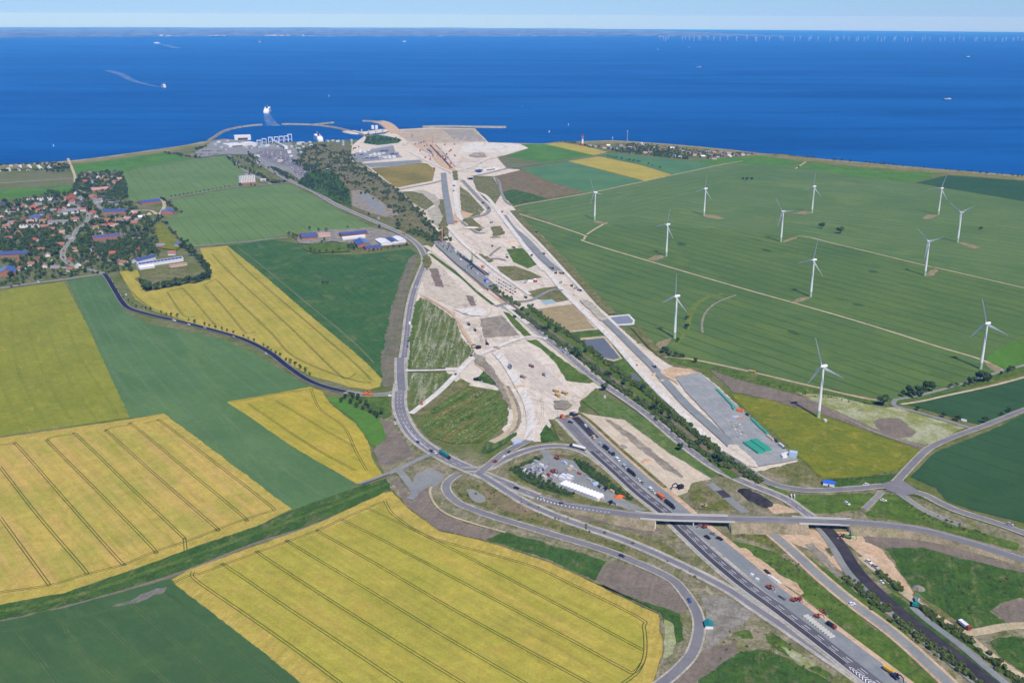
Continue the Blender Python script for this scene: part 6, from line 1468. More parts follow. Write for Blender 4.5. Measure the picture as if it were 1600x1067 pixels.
HL = [(5, 322, 'r'), (19, 335, 'g'), (11, 356, 'o'), (17, 350, 'g'), (55, 320, 'g'), (61, 322, 'p'), (83, 321, 'r'), (42, 333, 'o'), (61, 331, 'r'), (75, 340, 'o'), (93, 325, 'o'), (100, 327, 'r'), (92, 339, 'g'), (132, 307, 'o'), (135, 316, 'g'), (137, 325, 'r'), (131, 320, 'd'), (155, 316, 'g'), (167, 315, 'd'), (174, 320, 'g'),
      (174, 295, 'r'), (180, 286, 'o'), (169, 291, 'g'), (152, 273, 'd'), (141, 272, 'g'), (139, 280, 'o'), (131, 276, 'o'), (126, 275, 'd'), (154, 278, 'g'), (169, 272, 'd'), (181, 272, 'd'), (160, 283, 'p'), (147, 286, 'g'), (186, 292, 'p'), (70, 356, 'o'), (80, 360, 'o'), (99, 365, 'p'), (109, 373, 'p'), (56, 378, 'r'), (50, 387, 'p'), (95, 384, 'o'), (145, 391, 'p'),
      (49, 415, 'o'), (82, 413, 'w'), (109, 408, 'o'), (87, 421, 'g'), (122, 419, 'w'), (34, 422, 'p'), (194, 340, 'o'), (206, 335, 'w'), (212, 334, 'p'), (163, 355, 'p'), (173, 353, 'r'), (194, 348, 'o'), (216, 346, 'g'), (210, 350, 'o'), (233, 335, 'd'), (158, 365, 'g'), (177, 398, 'r'), (216, 393, 'r'), (251, 387, 'g'), (280, 385, 'b'), (269, 398, 'o'), (194, 413, 'o'), (186, 411, 'g'),
      (117, 312, 'p'), (104, 312, 'o'), (119, 303, 'd'), (126, 312, 'g'), (143, 310, 'o'), (145, 297, 'g'), (30, 328, 'o'), (12, 331, 'g'), (25, 342, 'p'), (8, 344, 'd'), (35, 345, 'o'), (68, 348, 'o'), (118, 345, 'o'), (150, 340, 'p'), (146, 346, 'g'), (160, 345, 'o'), (28, 322, 'g'), (38, 324, 'o'), (72, 327, 'p'), (84, 331, 'g'), (101, 318, 'o'), (182, 320, 'd'), (186, 345, 'p'), (3, 340, 'o'), (64, 392, 'o'), (14, 375, 'o'), (118, 392, 'o'), (70, 418, 'p'), (98, 424, 'g'), (30, 408, 'p'), (22, 327, 'r'), (47, 328, 'p'), (54, 326, 'r'), (66, 336, 'd'), (80, 346, 'r'), (88, 318, 'd'), (96, 332, 'r'), (108, 322, 'p'), (114, 317, 'r'), (124, 320, 'd'), (140, 330, 'g'), (146, 334, 'r'), (129, 330, 'p'), (160, 310, 'd'), (150, 310, 'r'), (163, 303, 'r'), (134, 285, 'r'), (163, 277, 'd'), (175, 279, 'g'), (146, 278, 'd'), (170, 284, 'p'), (187, 282, 'p'), (178, 339, 'p'), (201, 344, 'p'), (222, 341, 'w'), (206, 342, 'g'), (168, 346, 'r'), (183, 354, 'p'), (150, 357, 'o'), (10, 365, 'r'), (30, 366, 'o'), (84, 372, 'o'), (40, 396, 'r'), (75, 400, 'p'), (58, 408, 'o'), (135, 413, 'p'), (150, 402, 'p'), (112, 424, 'o'), (25, 350, 'r'), (48, 349, 'p')]
for i, (x, y, c) in enumerate(HL):
    if c == 'p' and i % 2: c = ('g', 'o')[i % 4 // 2]
    if c == 'r' and i % 5 == 0: c = 'd'
    house(x, y, c, ('brick', 'white', 'brick', 'cream', 'white')[i * 3 % 5], L=random.choice((12, 14, 16)), W=random.choice((9, 10)), pitch=random.choice((38, 45)))
for i, x in enumerate((44, 48, 52, 60, 64, 68, 76, 80, 84)):
    house(x, 314.5 - i * 0.25, 'd', 'white', L=9, W=7, he=5.2, pitch=48, rz=0.2, phrase='white terraced house', group='white terraced houses')
for i, x in enumerate((33, 38, 43, 49, 55, 60)):
    house(x, 356 - i * 0.2, 'g', 'white', L=10, W=7, he=4.6, pitch=48, rz=0.2, phrase='white gabled house of a row', group='row of white gables')
hb_ = dict(chim=False, group=None, name='barn', cat='barn')
house(234, 318, 'b', 'brick', 51, 21, 5, 24, R_(234, 318, 20, -2.5), label='long rear barn with a blue solar roof at the wheat corner', solar=2, **hb_)
house(180, 333, 'b', 'brick', 54, 21, 5, 24, R_(180, 333, 20, -0.8), label='long barn with a flat blue solar roof in mid village', solar=2, **hb_)
house(262, 333, 'b', 'brick', 33, 29, 4.5, 20, R_(262, 333, 4, -10), label='wide gabled barn with pale blue roof beside the wheat', solar=2, **hb_)
house(167, 374, 'o', 'brick', 56, 17, 5.5, 30, R_(167, 374, 20, -2.2), label='long brick barn with blue solar panels on its roof', solar=2, **hb_)
house(24, 400, 'd', 'brick', 51, 20, 5, 28, R_(24, 400, 20, -1), label='dark solar roofed barn at the left village edge', solar=2, **hb_)
house(12, 428, 'b', 'brick', 38, 29, 5.5, 26, R_(12, 428, 3, -10), label='brick barn with bright blue roof nearest the wheat', solar=2, **hb_)
house(55, 343, 'b', 'grey', 46, 22, 5, 20, R_(55, 343, 6, -12), label='dark blue roofed hall in the village middle', **hb_)
house(92, 349, 'g', 'grey', 44, 17, 4.5, 18, R_(92, 349, 20, -1), label='long grey blue roofed hall amid village trees', **hb_)
house(109, 333, 'g', 'white', 36, 24, 5, 24, R_(109, 333, 20, -2), label='large grey roofed building with a white base', **hb_)
house(111, 311, 'r', 'brick', 28, 20, 5, 40, R_(111, 311, 5, -10), label='large red roofed house above the village street', cat='house', group=None, name='house')
house(156, 298, 'p', 'brick', 44, 17, 4, 32, R_(156, 298, 20, -2), label='long pale orange roofed house in the upper village', cat='house', group=None, name='house')
house(225, 408, 'b', 'white', 44, 16, 5, 24, R_(225, 408, 20, -5), label='blue roofed wing of the white school', solar=2, chim=False, group=None, name='school', cat='building')
house(250, 412, 'w', 'white', 86, 16, 5, 20, R_(250, 412, 20, -3), label='long white roofed school building beside the tree belt', solar=2, chim=False, group=None, name='school', cat='building')
house(228, 419, 'w', 'white', 28, 15, 3.5, 16, R_(228, 419, 20, -3), label='low white annex in front of the school', chim=False, group=None, name='school', cat='building')
house(278, 417, 'p', 'cream', 33, 10, 3, 16, R_(278, 417, 20, -3), label='low beige shed beside the school lawn', chim=False, group=None, name='shed', cat='building')
# farmstead
house(482, 374, 'd', 'brick', 33, 22, 4.5, 34, R_(482, 374, 20, -1.5), label='farmhouse with blue solar panels on a broad roof', solar=2, chim=True, group=None, name='farmhouse', cat='house')
house(552, 369, 'd', 'brick', 59, 18, 4.5, 24, R_(552, 369, 20, -2.2), label='long dark solar roofed farm barn', solar=2, **hb_)
house(552, 374, 'w', 'white', 51, 11, 4, 15, R_(552, 374, 20, -2.2), label='long low white roofed cattle shed in the farmyard', **hb_)
house(566, 384, 'b', 'brick', 51, 27, 5, 20, R_(566, 384, 10, 12), label='large blue solar roofed farm hall', solar=2, **hb_)
house(582, 389, 'b', 'brick', 33, 20, 4, 18, R_(582, 389, 20, -2), label='low blue roofed annex of the farm hall', solar=2, **hb_)
house(599, 381, 'w', 'white', 44, 22, 4, 12, R_(599, 381, 14, 9), label='left white farm shed with a low roof', **hb_)
house(613, 379, 'd', 'white', 41, 15, 4, 14, R_(613, 379, 14, 9), label='middle farm shed with dark solar roof', solar=2, **hb_)
house(624, 377, 'w', 'white', 44, 16, 4, 12, R_(624, 377, 14, 9), label='right white farm shed with a low roof', **hb_)
house(506, 370, 'p', 'cream', 26, 15, 3.5, 25, R_(506, 370, 20, -1.5), label='pale red roofed farm annex beside the farmhouse', **hb_)
# coastal hamlet
hx = [(922, 229), (930, 230), (937, 230.5), (944, 232), (953, 233), (950, 229), (962, 232), (970, 229), (976, 233), (985, 230), (990, 234), (995, 227), (1004, 226), (1010, 236), (1016, 240), (1008, 240), (1020, 231), (1036, 233), (1042, 232), (1050, 233), (1057, 233), (1066, 237), (1076, 240), (1082, 238), (1085, 243), (1092, 242), (1098, 246), (1104, 237), (1110, 244), (1116, 240), (1120, 246), (1126, 243), (1132, 244), (1140, 245), (1146, 243), (1152, 244), (1160, 243), (1168, 242), (1176, 241.5), (1054, 245), (1063, 247), (1096, 239), (1128, 239), (1138, 241), (1108, 248), (1116, 249)]
for i, (x, y) in enumerate(hx):
    house(x, y, ('g', 'p', 'd', 'o', 'g', 'w', 'd')[i % 7], ('white', 'grey', 'brick')[i % 3], 14, 10, 3.5, 35, phrase='small ' + {'g': 'grey roofed', 'p': 'pale red', 'w': 'white roofed', 'o': 'brown', 'd': 'dark roofed'}[('g', 'p', 'd', 'o', 'g', 'w', 'd')[i % 7]] + ' hamlet house', group='coastal hamlet houses')
# apartment block
def block():
    p = ground(386, 287); root = empty('apartment_block', p, heading(386, 287, 20, -1.5))
    w = MB(); w.box(-22, 22, -7, 7, -0.3, 24); w.build('wall', WALLS['white'], root)
    r = MB(); r.box(-22.3, 22.3, -7.3, 7.3, 24, 24.6); ro = r.build('roof', ROOFS['g'], root)
    q = MB(); q.box(-4, 4, -3, 4, 24.6, 27); q.build('lift_house', WALLS['grey'], ro)
    for fl in range(7):
        for c in range(9):
            m = MB(); x = -19.5 + c * 4.7; m.box(x - 1.1, x + 1.1, -7.12, -7.02, 1.4 + fl * 3.2, 3.0 + fl * 3.2); m.build('window', M_glass, root)
    b = MB(); b.box(-14, 26, -15, -7.2, -0.3, 4); b.build('annex', WALLS['brick'], root)
    tag(root, 'tall white apartment block standing alone at the wheat corner', 'building')
block()

# trees between the houses
LV = 'leafy village garden tree'
n_ = 0
for x, y in in_poly(vill, 420):
    if n_ >= 150: break
    if clear(x, y): tree_w(x, y, random.uniform(9, 16), LV, 'village garden trees', None, 1.15); n_ += 1
pts = [q for q in in_poly(vill, 1700) if clear(*q, 7)] + [q for q in in_poly([(0, 368), (60, 362), (100, 368), (92, 392), (60, 402), (0, 392)], 260) if clear(*q)] + [q for q in in_poly([(128, 372), (230, 378), (245, 395), (200, 404), (130, 405), (120, 385)], 260) if clear(*q)] \
    + [q for q in in_poly([(186, 274), (199, 292), (200, 310), (165, 309), (150, 306), (178, 300)], 150) if clear(*q)] + [q for q in in_poly([(118, 290), (142, 282), (146, 298), (124, 300)], 70) if clear(*q)] + [q for q in in_poly([(62, 302), (112, 300), (112, 305), (62, 309)], 36) if clear(*q)]
mass('village_greenery', pts, U(len(pts), 0.7, 1.4), SMALLT, M_leaf, 'dense garden trees and hedges filling the village')
pts = [q for q in in_poly(vill, 260) if clear(*q, 5)]
mass('village_shrubs', pts, U(len(pts), 1.2, 2.6), BUSH, M_leafy, 'light green garden shrubs between the village houses')
# other masses
pts = along_line([(0, 268), (40, 267), (70, 266), (108, 263)], 60, 5) + in_poly([(70, 258), (108, 256), (110, 269), (72, 270)], 90) + along_line([(0, 259.5), (50, 257.5), (90, 256)], 50, 4)
mass('campsite_trees', pts, U(len(pts), 0.6, 1.0), SMALLT, M_leafd, 'dark trees sheltering the beach campsite')
pts = along_line([(252, 311), (262, 318), (272, 327), (283, 334)], 40, 3) + along_line([(232, 360), (238, 352), (246, 345), (252, 338)], 36, 5) + along_line([(256, 347), (265, 358), (275, 370), (290, 383)], 24, 3) + along_line([(292, 378), (285, 384), (300, 388)], 14, 3)
mass('field_hedge', pts, U(len(pts), 0.5, 0.95), SMALLT, M_leafd, 'dark hedges between the village and the wheat')
pts = along_line([(358, 247), (372, 260), (395, 270), (400, 278)], 60, 6) + along_line([(372, 246), (386, 252), (400, 262), (412, 262)], 30, 6) + along_line([(386, 240), (396, 248), (404, 256)], 34, 4) + along_line([(424, 264), (436, 270), (452, 280), (462, 282)], 80, 6) + along_line([(405, 273), (416, 282), (428, 287), (446, 285)], 46, 4) \
    + in_poly([(452, 255), (470, 250), (500, 266), (500, 276), (476, 268)], 110) + in_poly([(466, 288), (480, 274), (492, 284), (492, 298), (484, 297)], 80) + in_poly([(492, 278), (520, 270), (545, 300), (548, 322), (520, 312), (496, 296)], 190) + along_line([(258, 240), (280, 243), (300, 247), (312, 247)], 40, 5) + along_line([(296, 236), (312, 233), (322, 230)], 26, 5) + along_line([(488, 231), (500, 228), (510, 231)], 30, 5) + in_poly([(570, 222), (590, 215), (625, 219), (624, 223), (590, 225), (572, 226)], 60) + in_poly([(571, 213), (577, 212), (577, 222), (571, 224)], 16) + [(at(386 + i, 290).x, at(386, 291).y) for i in (-10, -8, -6, 8, 14)]
mass('harbour_thicket', pts, U(len(pts), 0.6, 1.3), SMALLT, M_leafd, 'dark trees and thickets around the ferry port')
pts = in_poly([(450, 238), (480, 231), (520, 226), (545, 234), (570, 263), (640, 315), (690, 367), (700, 386), (660, 372), (620, 350), (600, 340), (625, 336), (590, 309), (548, 296), (500, 268)], 110) + clumps([(455, 240), (480, 233), (520, 230), (545, 240), (568, 264), (636, 316), (684, 366), (660, 368), (628, 340), (592, 308), (550, 294), (505, 268)], 62, 9, 9.0) + along_line([(560, 262), (600, 286), (640, 318), (668, 352), (700, 378)], 170, 6) + along_line([(640, 362), (660, 368), (685, 378)], 90, 6)
mass('railway_scrub', pts, U(len(pts), 1.2, 2.9), BUSH, M_leafh, 'tangled bushes on the overgrown railway land')
hL = [(806, 489), (826, 501), (850, 520), (875, 539), (899, 556), (924, 575), (953, 599), (992, 624), (1027, 650), (1063, 682), (1100, 711), (1138, 733)]
hR = [(826, 480), (854, 500), (886, 522), (914, 541), (944, 566), (978, 592), (1012, 617), (1047, 645), (1087, 680), (1126, 711), (1166, 742), (1194, 758)]
pts = along_line(hL, 460, 2.3) + along_line(hR, 480, 2.3) + along_line([(768, 448), (785, 462), (800, 472), (812, 480)], 60, 3) + along_line([(560, 259), (545, 240), (560, 230)], 20, 2)
mass('railway_hedge', pts, U(len(pts), 0.9, 2.3), BUSH, M_leafh, 'long green hedges on both sides of the old railway')
pts = along_line([(1322, 905), (1345, 925), (1380, 952), (1410, 976), (1440, 1000), (1480, 1030), (1520, 1062), (1550, 1090)], 210, 2.6) + along_line([(1372, 896), (1392, 912), (1410, 928)], 40, 1.6) + along_line([(1432, 945), (1470, 975), (1515, 1005)], 90, 1.8) + along_line([(1534, 1020), (1560, 1042), (1600, 1075)], 40, 1.8)
mass('roadside_hedge', pts, U(len(pts), 0.7, 1.6), BUSH, M_leafy, 'green hedge bushes along the dark roadbed')
pts = in_poly([(796, 735), (843, 716), (848, 720), (813, 732), (893, 770), (898, 779), (845, 765), (812, 748)], 150) + in_poly([(896, 718), (911, 722), (980, 774), (988, 783), (975, 782), (909, 737)], 110)
mass('yard_hedge', pts, U(len(pts), 0.7, 1.4), BUSH, M_leafd, 'dark planted shrubs round the triangular yard')
pts = along_line([(866, 223.4), (885, 223), (905, 226), (925, 231.5)], 46, 5) + in_poly([(950, 233), (1000, 232), (1030, 237), (1075, 246), (1078, 251), (1030, 246), (960, 238)], 330) + in_poly([(960, 226), (1010, 226), (1060, 232), (1100, 238), (1180, 242), (1120, 247), (1078, 247)], 260) + along_line([(940, 243.5), (980, 251), (1010, 257), (1045, 268)], 16, 2) + along_line([(1210, 243), (1260, 246.5), (1330, 253), (1420, 261), (1520, 270), (1600, 277)], 60, 4)
mass('coastal_greenery', pts, U(len(pts), 0.6, 1.2), SMALLT, M_leafd, 'dark garden trees of the coastal hamlet and cliff shrubs')

pts = in_poly([(720, 752), (780, 768), (900, 815), (1000, 850), (1085, 895), (1110, 915), (1040, 882), (900, 835), (760, 802), (715, 775)], 60) + in_poly([(1140, 985), (1200, 985), (1300, 1050), (1330, 1085), (1150, 1085), (1100, 1060)], 70) + in_poly([(1395, 860), (1450, 860), (1590, 900), (1560, 945), (1520, 985), (1450, 935)], 60) \
    + in_poly([(1150, 832), (1190, 828), (1260, 895), (1330, 960), (1300, 960), (1200, 885)], 50) + in_poly([(655, 470), (710, 500), (740, 548), (715, 574), (642, 576)], 50) + in_poly([(655, 655), (730, 606), (790, 620), (790, 664), (745, 690), (680, 684)], 50) + in_poly([(1390, 775), (1440, 800), (1580, 850), (1440, 815)], 40) + along_line([(1287, 752), (1340, 749), (1395, 742)], 24, 2) + along_line([(1110, 577), (1160, 590), (1220, 606), (1300, 624), (1370, 632)], 60, 3)
mass('weed_tufts', pts, U(len(pts), 0.35, 0.9), BUSH, M_leafy, 'scattered weed tufts and small bushes around the junction')
# ================================================================== PORT, SHIPS, LIGHTHOUSE
PAINT = {}
def paint(key, c, rough=0.35, spec=0.4):
    if key not in PAINT: PAINT[key] = plain('paint_' + key, c, rough, spec, var=0.05)
    return PAINT[key]
for key, c in dict(white=(0.78, 0.78, 0.77), black=(0.018, 0.019, 0.022), silver=(0.42, 0.43, 0.45), blue=(0.03, 0.08, 0.30), red=(0.34, 0.06, 0.04), orange=(0.72, 0.17, 0.03), yellow=(0.70, 0.42, 0.05), teal=(0.02, 0.22, 0.20),
                   green=(0.06, 0.30, 0.08), grey=(0.25, 0.25, 0.26), tarp=(0.05, 0.36, 0.22), tan=(0.55, 0.42, 0.26), lightblue=(0.45, 0.58, 0.72), darkblue=(0.02, 0.03, 0.10), cream=(0.66, 0.60, 0.48), brightblue=(0.03, 0.13, 0.60)).items(): paint(key, c)
M_tyre = plain('tyre', (0.02, 0.02, 0.021), 0.9, 0.1)
M_steel = plain('steel', (0.46, 0.48, 0.50), 0.5, 0.4)
M_foam = None
def foam_mat():
    m, nt, b = new_mat('wake_foam')
    geo = nt.nodes.new('ShaderNodeNewGeometry')
    f = smooth(nt, noise_n(nt, geo.outputs['Position'], 0.03, 5.0, 0.7), 0.35, 0.75)
    tr = nt.nodes.new('ShaderNodeBsdfTransparent'); mx = nt.nodes.new('ShaderNodeMixShader')
    b.inputs['Base Color'].default_value = (0.42, 0.55, 0.66, 1)
    nt.links.new(math_n(nt, 'MULTIPLY', f, 0.55), mx.inputs[0]); nt.links.new(tr.outputs[0], mx.inputs[1]); nt.links.new(b.outputs[0], mx.inputs[2])
    nt.links.new(mx.outputs[0], nt.nodes['Material Output'].inputs['Surface'])
    return m
M_foam = foam_mat()
def wake(px, w0, w1, label):
    pts = catmull([at_sea(x, y, -1.45) for x, y in px], 6); vs, fs = strip_mesh(pts, w0, None, w1, 0.0)
    tag(mesh_obj('ship_wake', vs, fs, M_foam), label, None, None, 'structure')
def ship(px, py, hd, Lm, Bm, label, hull='white', top='white', funnel='darkblue', name='ferry', decks=3):
    p = at_sea(px, py); root = empty(name, p, hd)
    L, B = Lm / 2, Bm / 2
    out = [(-L, -B * 0.82), (-L * 0.85, -B), (L * 0.6, -B), (L * 0.88, -B * 0.55), (L, 0), (L * 0.88, B * 0.55), (L * 0.6, B), (-L * 0.85, B), (-L, B * 0.82)]
    h = MB(); h.prism(out, -1.5, Lm * 0.075, 1.0); h.build('hull', PAINT[hull], root)
    z = Lm * 0.075
    for d in range(decks):
        a = 0.82 - d * 0.13; dk = MB(); dk.box(-L * a, L * (a - 0.12), -B * (0.95 - d * 0.06), B * (0.95 - d * 0.06), z, z + Lm * 0.04); o = dk.build('deck_house', PAINT[top], root)
        wn_ = MB()
        for s in (-1, 1):
            y = s * (B * (0.95 - d * 0.06) + 0.06); wn_.box(-L * a + 2, L * (a - 0.12) - 2, min(y, y + s * 0.05), max(y, y + s * 0.05), z + Lm * 0.016, z + Lm * 0.027)
        wn_.build('window_band', M_glass, o)
        z += Lm * 0.04
    br = MB(); br.box(L * 0.22, L * 0.40, -B * 1.02, B * 1.02, z, z + Lm * 0.032, 0.6, 0.2); br.build('bridge', PAINT[top], root)
    fn = MB(); fn.box(-L * 0.3, -L * 0.1, -B * 0.35, B * 0.35, z, z + Lm * 0.07, 1.0, 0.6); fn.build('funnel', PAINT[funnel], root)
    ms = MB(); ms.bar((L * 0.25, 0, z + 2), (L * 0.22, 0, z + Lm * 0.14), 1.0, 0.4); ms.bar((L * 0.23, -3, z + Lm * 0.1), (L * 0.23, 3, z + Lm * 0.1), 0.5); ms.build('mast', PAINT['white'], root)
    return tag(root, label, 'ship')
ship(418, 176, R(96), 112, 27, 'white ferry sailing away from the harbour mouth')
wake([(418, 178), (419, 184), (424, 192), (428, 197)], 26, 60, 'pale wake behind the departing ferry')
ship(497, 219, heading(497, 219, -20, -12), 112, 22, 'white ferry moored at the harbour quay with open stern', decks=2)
ship(256, 137, heading(256, 137, 14, 4), 95, 18, 'white ferry crossing far out at the left', 'white', 'cream')
wake([(250, 136.5), (225, 131), (205, 125), (190, 117), (170, 110)], 30, 80, 'long thin wake behind the crossing ferry')
ship(245, 68.2, R(20), 105, 20, 'tiny white ferry near the far coast at the left')
wake([(248, 68.6), (262, 71.5), (278, 76)], 60, 130, 'faint wake of the tiny far ferry')
ship(406, 66.4, R(80), 70, 16, 'tiny white ship near the far coast, second from left')
ship(632, 65.6, R(10), 70, 15, 'tiny white ship near the far coast at the centre')
ship(1092.5, 106.2, R(5), 60, 11, 'small dark freighter in the middle of the sea', 'darkblue', 'white', name='freighter', decks=1)
ship(1481, 156.5, R(8), 55, 12, 'small dark hulled ship with white bridge at the right', 'darkblue', 'white', name='freighter', decks=2)
ship(1028, 77.5, R(60), 40, 9, 'tiny hazy ship before the offshore turbines', decks=1, name='freighter')
ship(1077, 74.5, R(60), 40, 9, 'tiny hazy ship right of the first offshore turbines', decks=1, name='freighter')
ship(1513, 89, R(5), 45, 9, 'tiny hazy ship at the far right', decks=1, name='freighter')
def sail(px, py, label):
    p = at_sea(px, py); root = empty('sailing_boat', p, random.uniform(0, 6)); root.scale = (0.6,) * 3
    h = MB(); h.prism([(-6, -1.6), (2, -2), (7, 0), (2, 2), (-6, 1.6)], -0.8, 1.2); h.build('hull', PAINT['white'], root)
    m = MB(); m.bar((1, 0, 1), (1, 0, 17), 0.3); m.build('mast', M_steel, root)
    s = MB(); s.add([(0.7, 0.1, 2.5), (-5.5, 0.6, 2.5), (0.7, 0.1, 16.5), (0.7, 0, 2.5), (-5.5, 0.5, 2.5), (0.7, 0, 16.5)], [(0, 1, 2), (5, 4, 3), (0, 3, 4, 1), (1, 4, 5, 2), (2, 5, 3, 0)]); s.build('sail', PAINT['white'], root)
    tag(root, label, 'boat')
sail(858, 207, 'white sailing boat just off the sand field'); sail(816, 167, 'tiny white sailing boat beyond the sea wall'); sail(888, 196, 'tiny sailing boat above the lighthouse shore'); sail(514, 151, 'tiny boat between the harbour mouth and the horizon'); sail(84, 229, 'tiny white boat near the left beach')

def lighthouse():
    p = ground(910, 228); root = empty('lighthouse', p)
    for i, (z0, z1, c) in enumerate(((-0.3, 8, 'red'), (8, 17, 'white'), (17, 25, 'white'), (25, 31, 'red'))):
        r0, r1 = 4.2 - max(z0, 0) * 0.05, 4.2 - z1 * 0.05
        m = MB(); m.cyl((0, 0, z0), (0, 0, z1), r0, r1, 16); m.build('tower_band', PAINT[c] if c == 'white' else paint('lightred', (0.62, 0.05, 0.05)), root)
    g = MB(); g.cyl((0, 0, 31), (0, 0, 31.8), 4.6, 4.6, 16); g.build('gallery', PAINT['white'], root)
    l = MB(); l.cyl((0, 0, 31.8), (0, 0, 36), 2.2, 2.2, 12); l.build('lantern', M_glass, root)
    c = MB(); c.cyl((0, 0, 36), (0, 0, 41), 2.6, 0.2, 12); c.cyl((0, 0, 41), (0, 0, 46), 0.4, 0.2, 8); c.build('cap', paint('lightred', (0.62, 0.05, 0.05)), root)
    tag(root, 'red and white banded lighthouse on the shore', 'lighthouse')
lighthouse()
def mast(px, py, h, label):
    p = ground(px, py); root = empty('radio_mast', p)
    m = MB()
    for a in range(3):
        w = a * 2.094; m.bar((2.4 * math.cos(w), 2.4 * math.sin(w), -0.2), (0.5 * math.cos(w), 0.5 * math.sin(w), h), 0.5, 0.35)
    m.build('lattice', M_steel, root)
    q = MB()
    for z in range(4, int(h), 4):
        r = 2.4 - 1.9 * z / h
        for a in range(3):
            w, v = a * 2.094, (a + 1) * 2.094; q.bar((r * math.cos(w), r * math.sin(w), z), (r * math.cos(v), r * math.sin(v), z + 2), 0.3)
    q.build('bracing', M_steel, root)
    d = MB(); d.cyl((-1.5, 0, h - 2), (1.5, 0, h - 2), 1.6, 1.6, 10); d.build('antenna_drum', PAINT['white'], root)
    tag(root, label, 'mast')
mast(980, 222, 42, 'slender lattice radio mast behind the hamlet'); mast(957, 221, 16, 'short mast beside the hamlet silos')
def tank(px, py, r, h, label, c='white'):
    p = ground(px, py); p.z = max(p.z, 1.4); root = empty('storage_tank', p); m = MB(); m.cyl((0, 0, -1), (0, 0, h), r, r, 20); m.build('shell', PAINT[c], root)
    m = MB(); m.cyl((0, 0, h), (0, 0, h + 1.6), r * 1.01, r * 0.25, 20); m.build('dome', PAINT['white'], root); tag(root, label, 'tank')
tank(582.3, 202, 6.3, 13, 'left of two white silos on the harbour quay'); tank(588.3, 202, 6.3, 13, 'right of two white silos on the harbour quay')
# port buildings
def shed(px, py, L, W, H, hd, label, roof='w', wall='white', cat='building', name='port_shed'):
    p = ground(px, py); root = empty(name, p, hd)
    m = MB(); m.box(-L / 2, L / 2, -W / 2, W / 2, -1, H); m.build('wall', WALLS[wall], root)
    m = MB(); m.box(-L / 2 - 0.4, L / 2 + 0.4, -W / 2 - 0.4, W / 2 + 0.4, H, H + 0.7); r_ = m.build('roof', ROOFS[roof], root)
    m = MB()
    for i in range(3): x = -L / 2 + L * (i + 0.7) / 4; m.box(x - 1.5, x + 1.5, -2, 2, H + 0.7, H + 1.6)
    m.build('roof_vent', M_steel, r_)
    m = MB(); m.box(-L * 0.3, L * 0.3, -W / 2 - 0.12, -W / 2 - 0.02, 0.3, H * 0.6); m.build('door', M_door, root)
    return tag(root, label, cat)
shed(379, 218, 60, 50, 14, heading(379, 218, 20, -0.6), 'large white roofed ferry shed at the water')
shed(366, 229, 64, 60, 7, heading(366, 229, 20, -1.5), 'broad low white hall left of the port lanes')
shed(386, 227, 46, 50, 7, heading(386, 227, 20, 2.5), 'white hall behind the port lanes')
shed(446, 233, 34, 12, 8, heading(446, 233, 10, 6), 'white terminal building on the port ramp')
shed(452, 240, 22, 12, 7, heading(452, 240, 4, 8), 'small white port office below the terminal')
shed(470, 226, 26, 18, 8, heading(470, 226, 10, -2), 'white quay building left of the moored ferry')
shed(412, 283, 16, 12, 4, 0.1, 'small white house beside the harbour road lawn')
def gantry(px, py, h, w, hd, label):
    p = ground(px, py); root = empty('ferry_gantry', p, hd)
    for s in (-1, 1):
        m = MB(); m.box(-1.1, 1.1, s * w / 2 - 1.1, s * w / 2 + 1.1, -3, h, 0.2, 0.2); m.build('leg', PAINT['white'], root)
    m = MB(); m.box(-1.3, 1.3, -w / 2 - 1.2, w / 2 + 1.2, h, h + 2.4); m.build('crossbeam', PAINT['white'], root)
    m = MB(); m.box(0, 26, -3.5, 3.5, 3.5, 4.6); m.build('ramp', M_steel, root)
    return tag(root, label, 'gantry')
for i, (x, y, h) in enumerate(((405, 227, 14), (413, 225, 17), (423, 224, 20), (432, 222.5, 18), (440, 221.5, 18), (448, 220.5, 17), (453, 220, 22))):
    gantry(x, y, h, 14, heading(x, y, -3, -10), 'white ferry ramp gantry, %s from the left' % ('first', 'second', 'third', 'fourth', 'fifth', 'sixth', 'tallest and last')[i])
def walkway():
    a, b, c = ground(424, 222), ground(437, 229), ground(446, 233); root = empty('passenger_walkway', a)
    m = MB(); z = 9
    m.bar((0, 0, z), (b.x - a.x, b.y - a.y, z), 5); m.bar((b.x - a.x, b.y - a.y, z), (c.x - a.x, c.y - a.y, z), 5); m.build('tube', PAINT['white'], root)
    m = MB()
    for t in (0.1, 0.5, 0.9): m.bar(((b.x - a.x) * t, (b.y - a.y) * t, -1), ((b.x - a.x) * t, (b.y - a.y) * t, z), 1.2)
    m.build('column', M_steel, root)
    tag(root, 'long white raised passenger walkway between gantries and terminal', 'walkway')
walkway()
# far shore buildings
for i, (x, w, h) in enumerate(((252, 90, 26), (262, 60, 16), (266, 50, 14), (328, 120, 14), (338, 150, 20), (350, 90, 16), (418, 140, 18), (428, 160, 26), (440, 120, 20), (450, 90, 16), (474, 70, 24), (140, 160, 12))):
    p = at_sea(x, 56.6); w *= 0.55; h *= 0.7; o = MB(); o.box(-w, w, -25, 25, -6, h); o.box(-w * 0.4, w * 0.5, -18, 18, h, h * 1.6)
    ob = o.build('far_building', PAINT['cream'], None); ob.location = p; tag(ob, 'pale %s building on the far shore, number %s from the left' % (('tower', 'block', 'long')[i % 3], ('two', 'three', 'four', 'five', 'six', 'seven', 'eight', 'nine', 'ten', 'eleven', 'twelve', 'one')[i]), 'building')

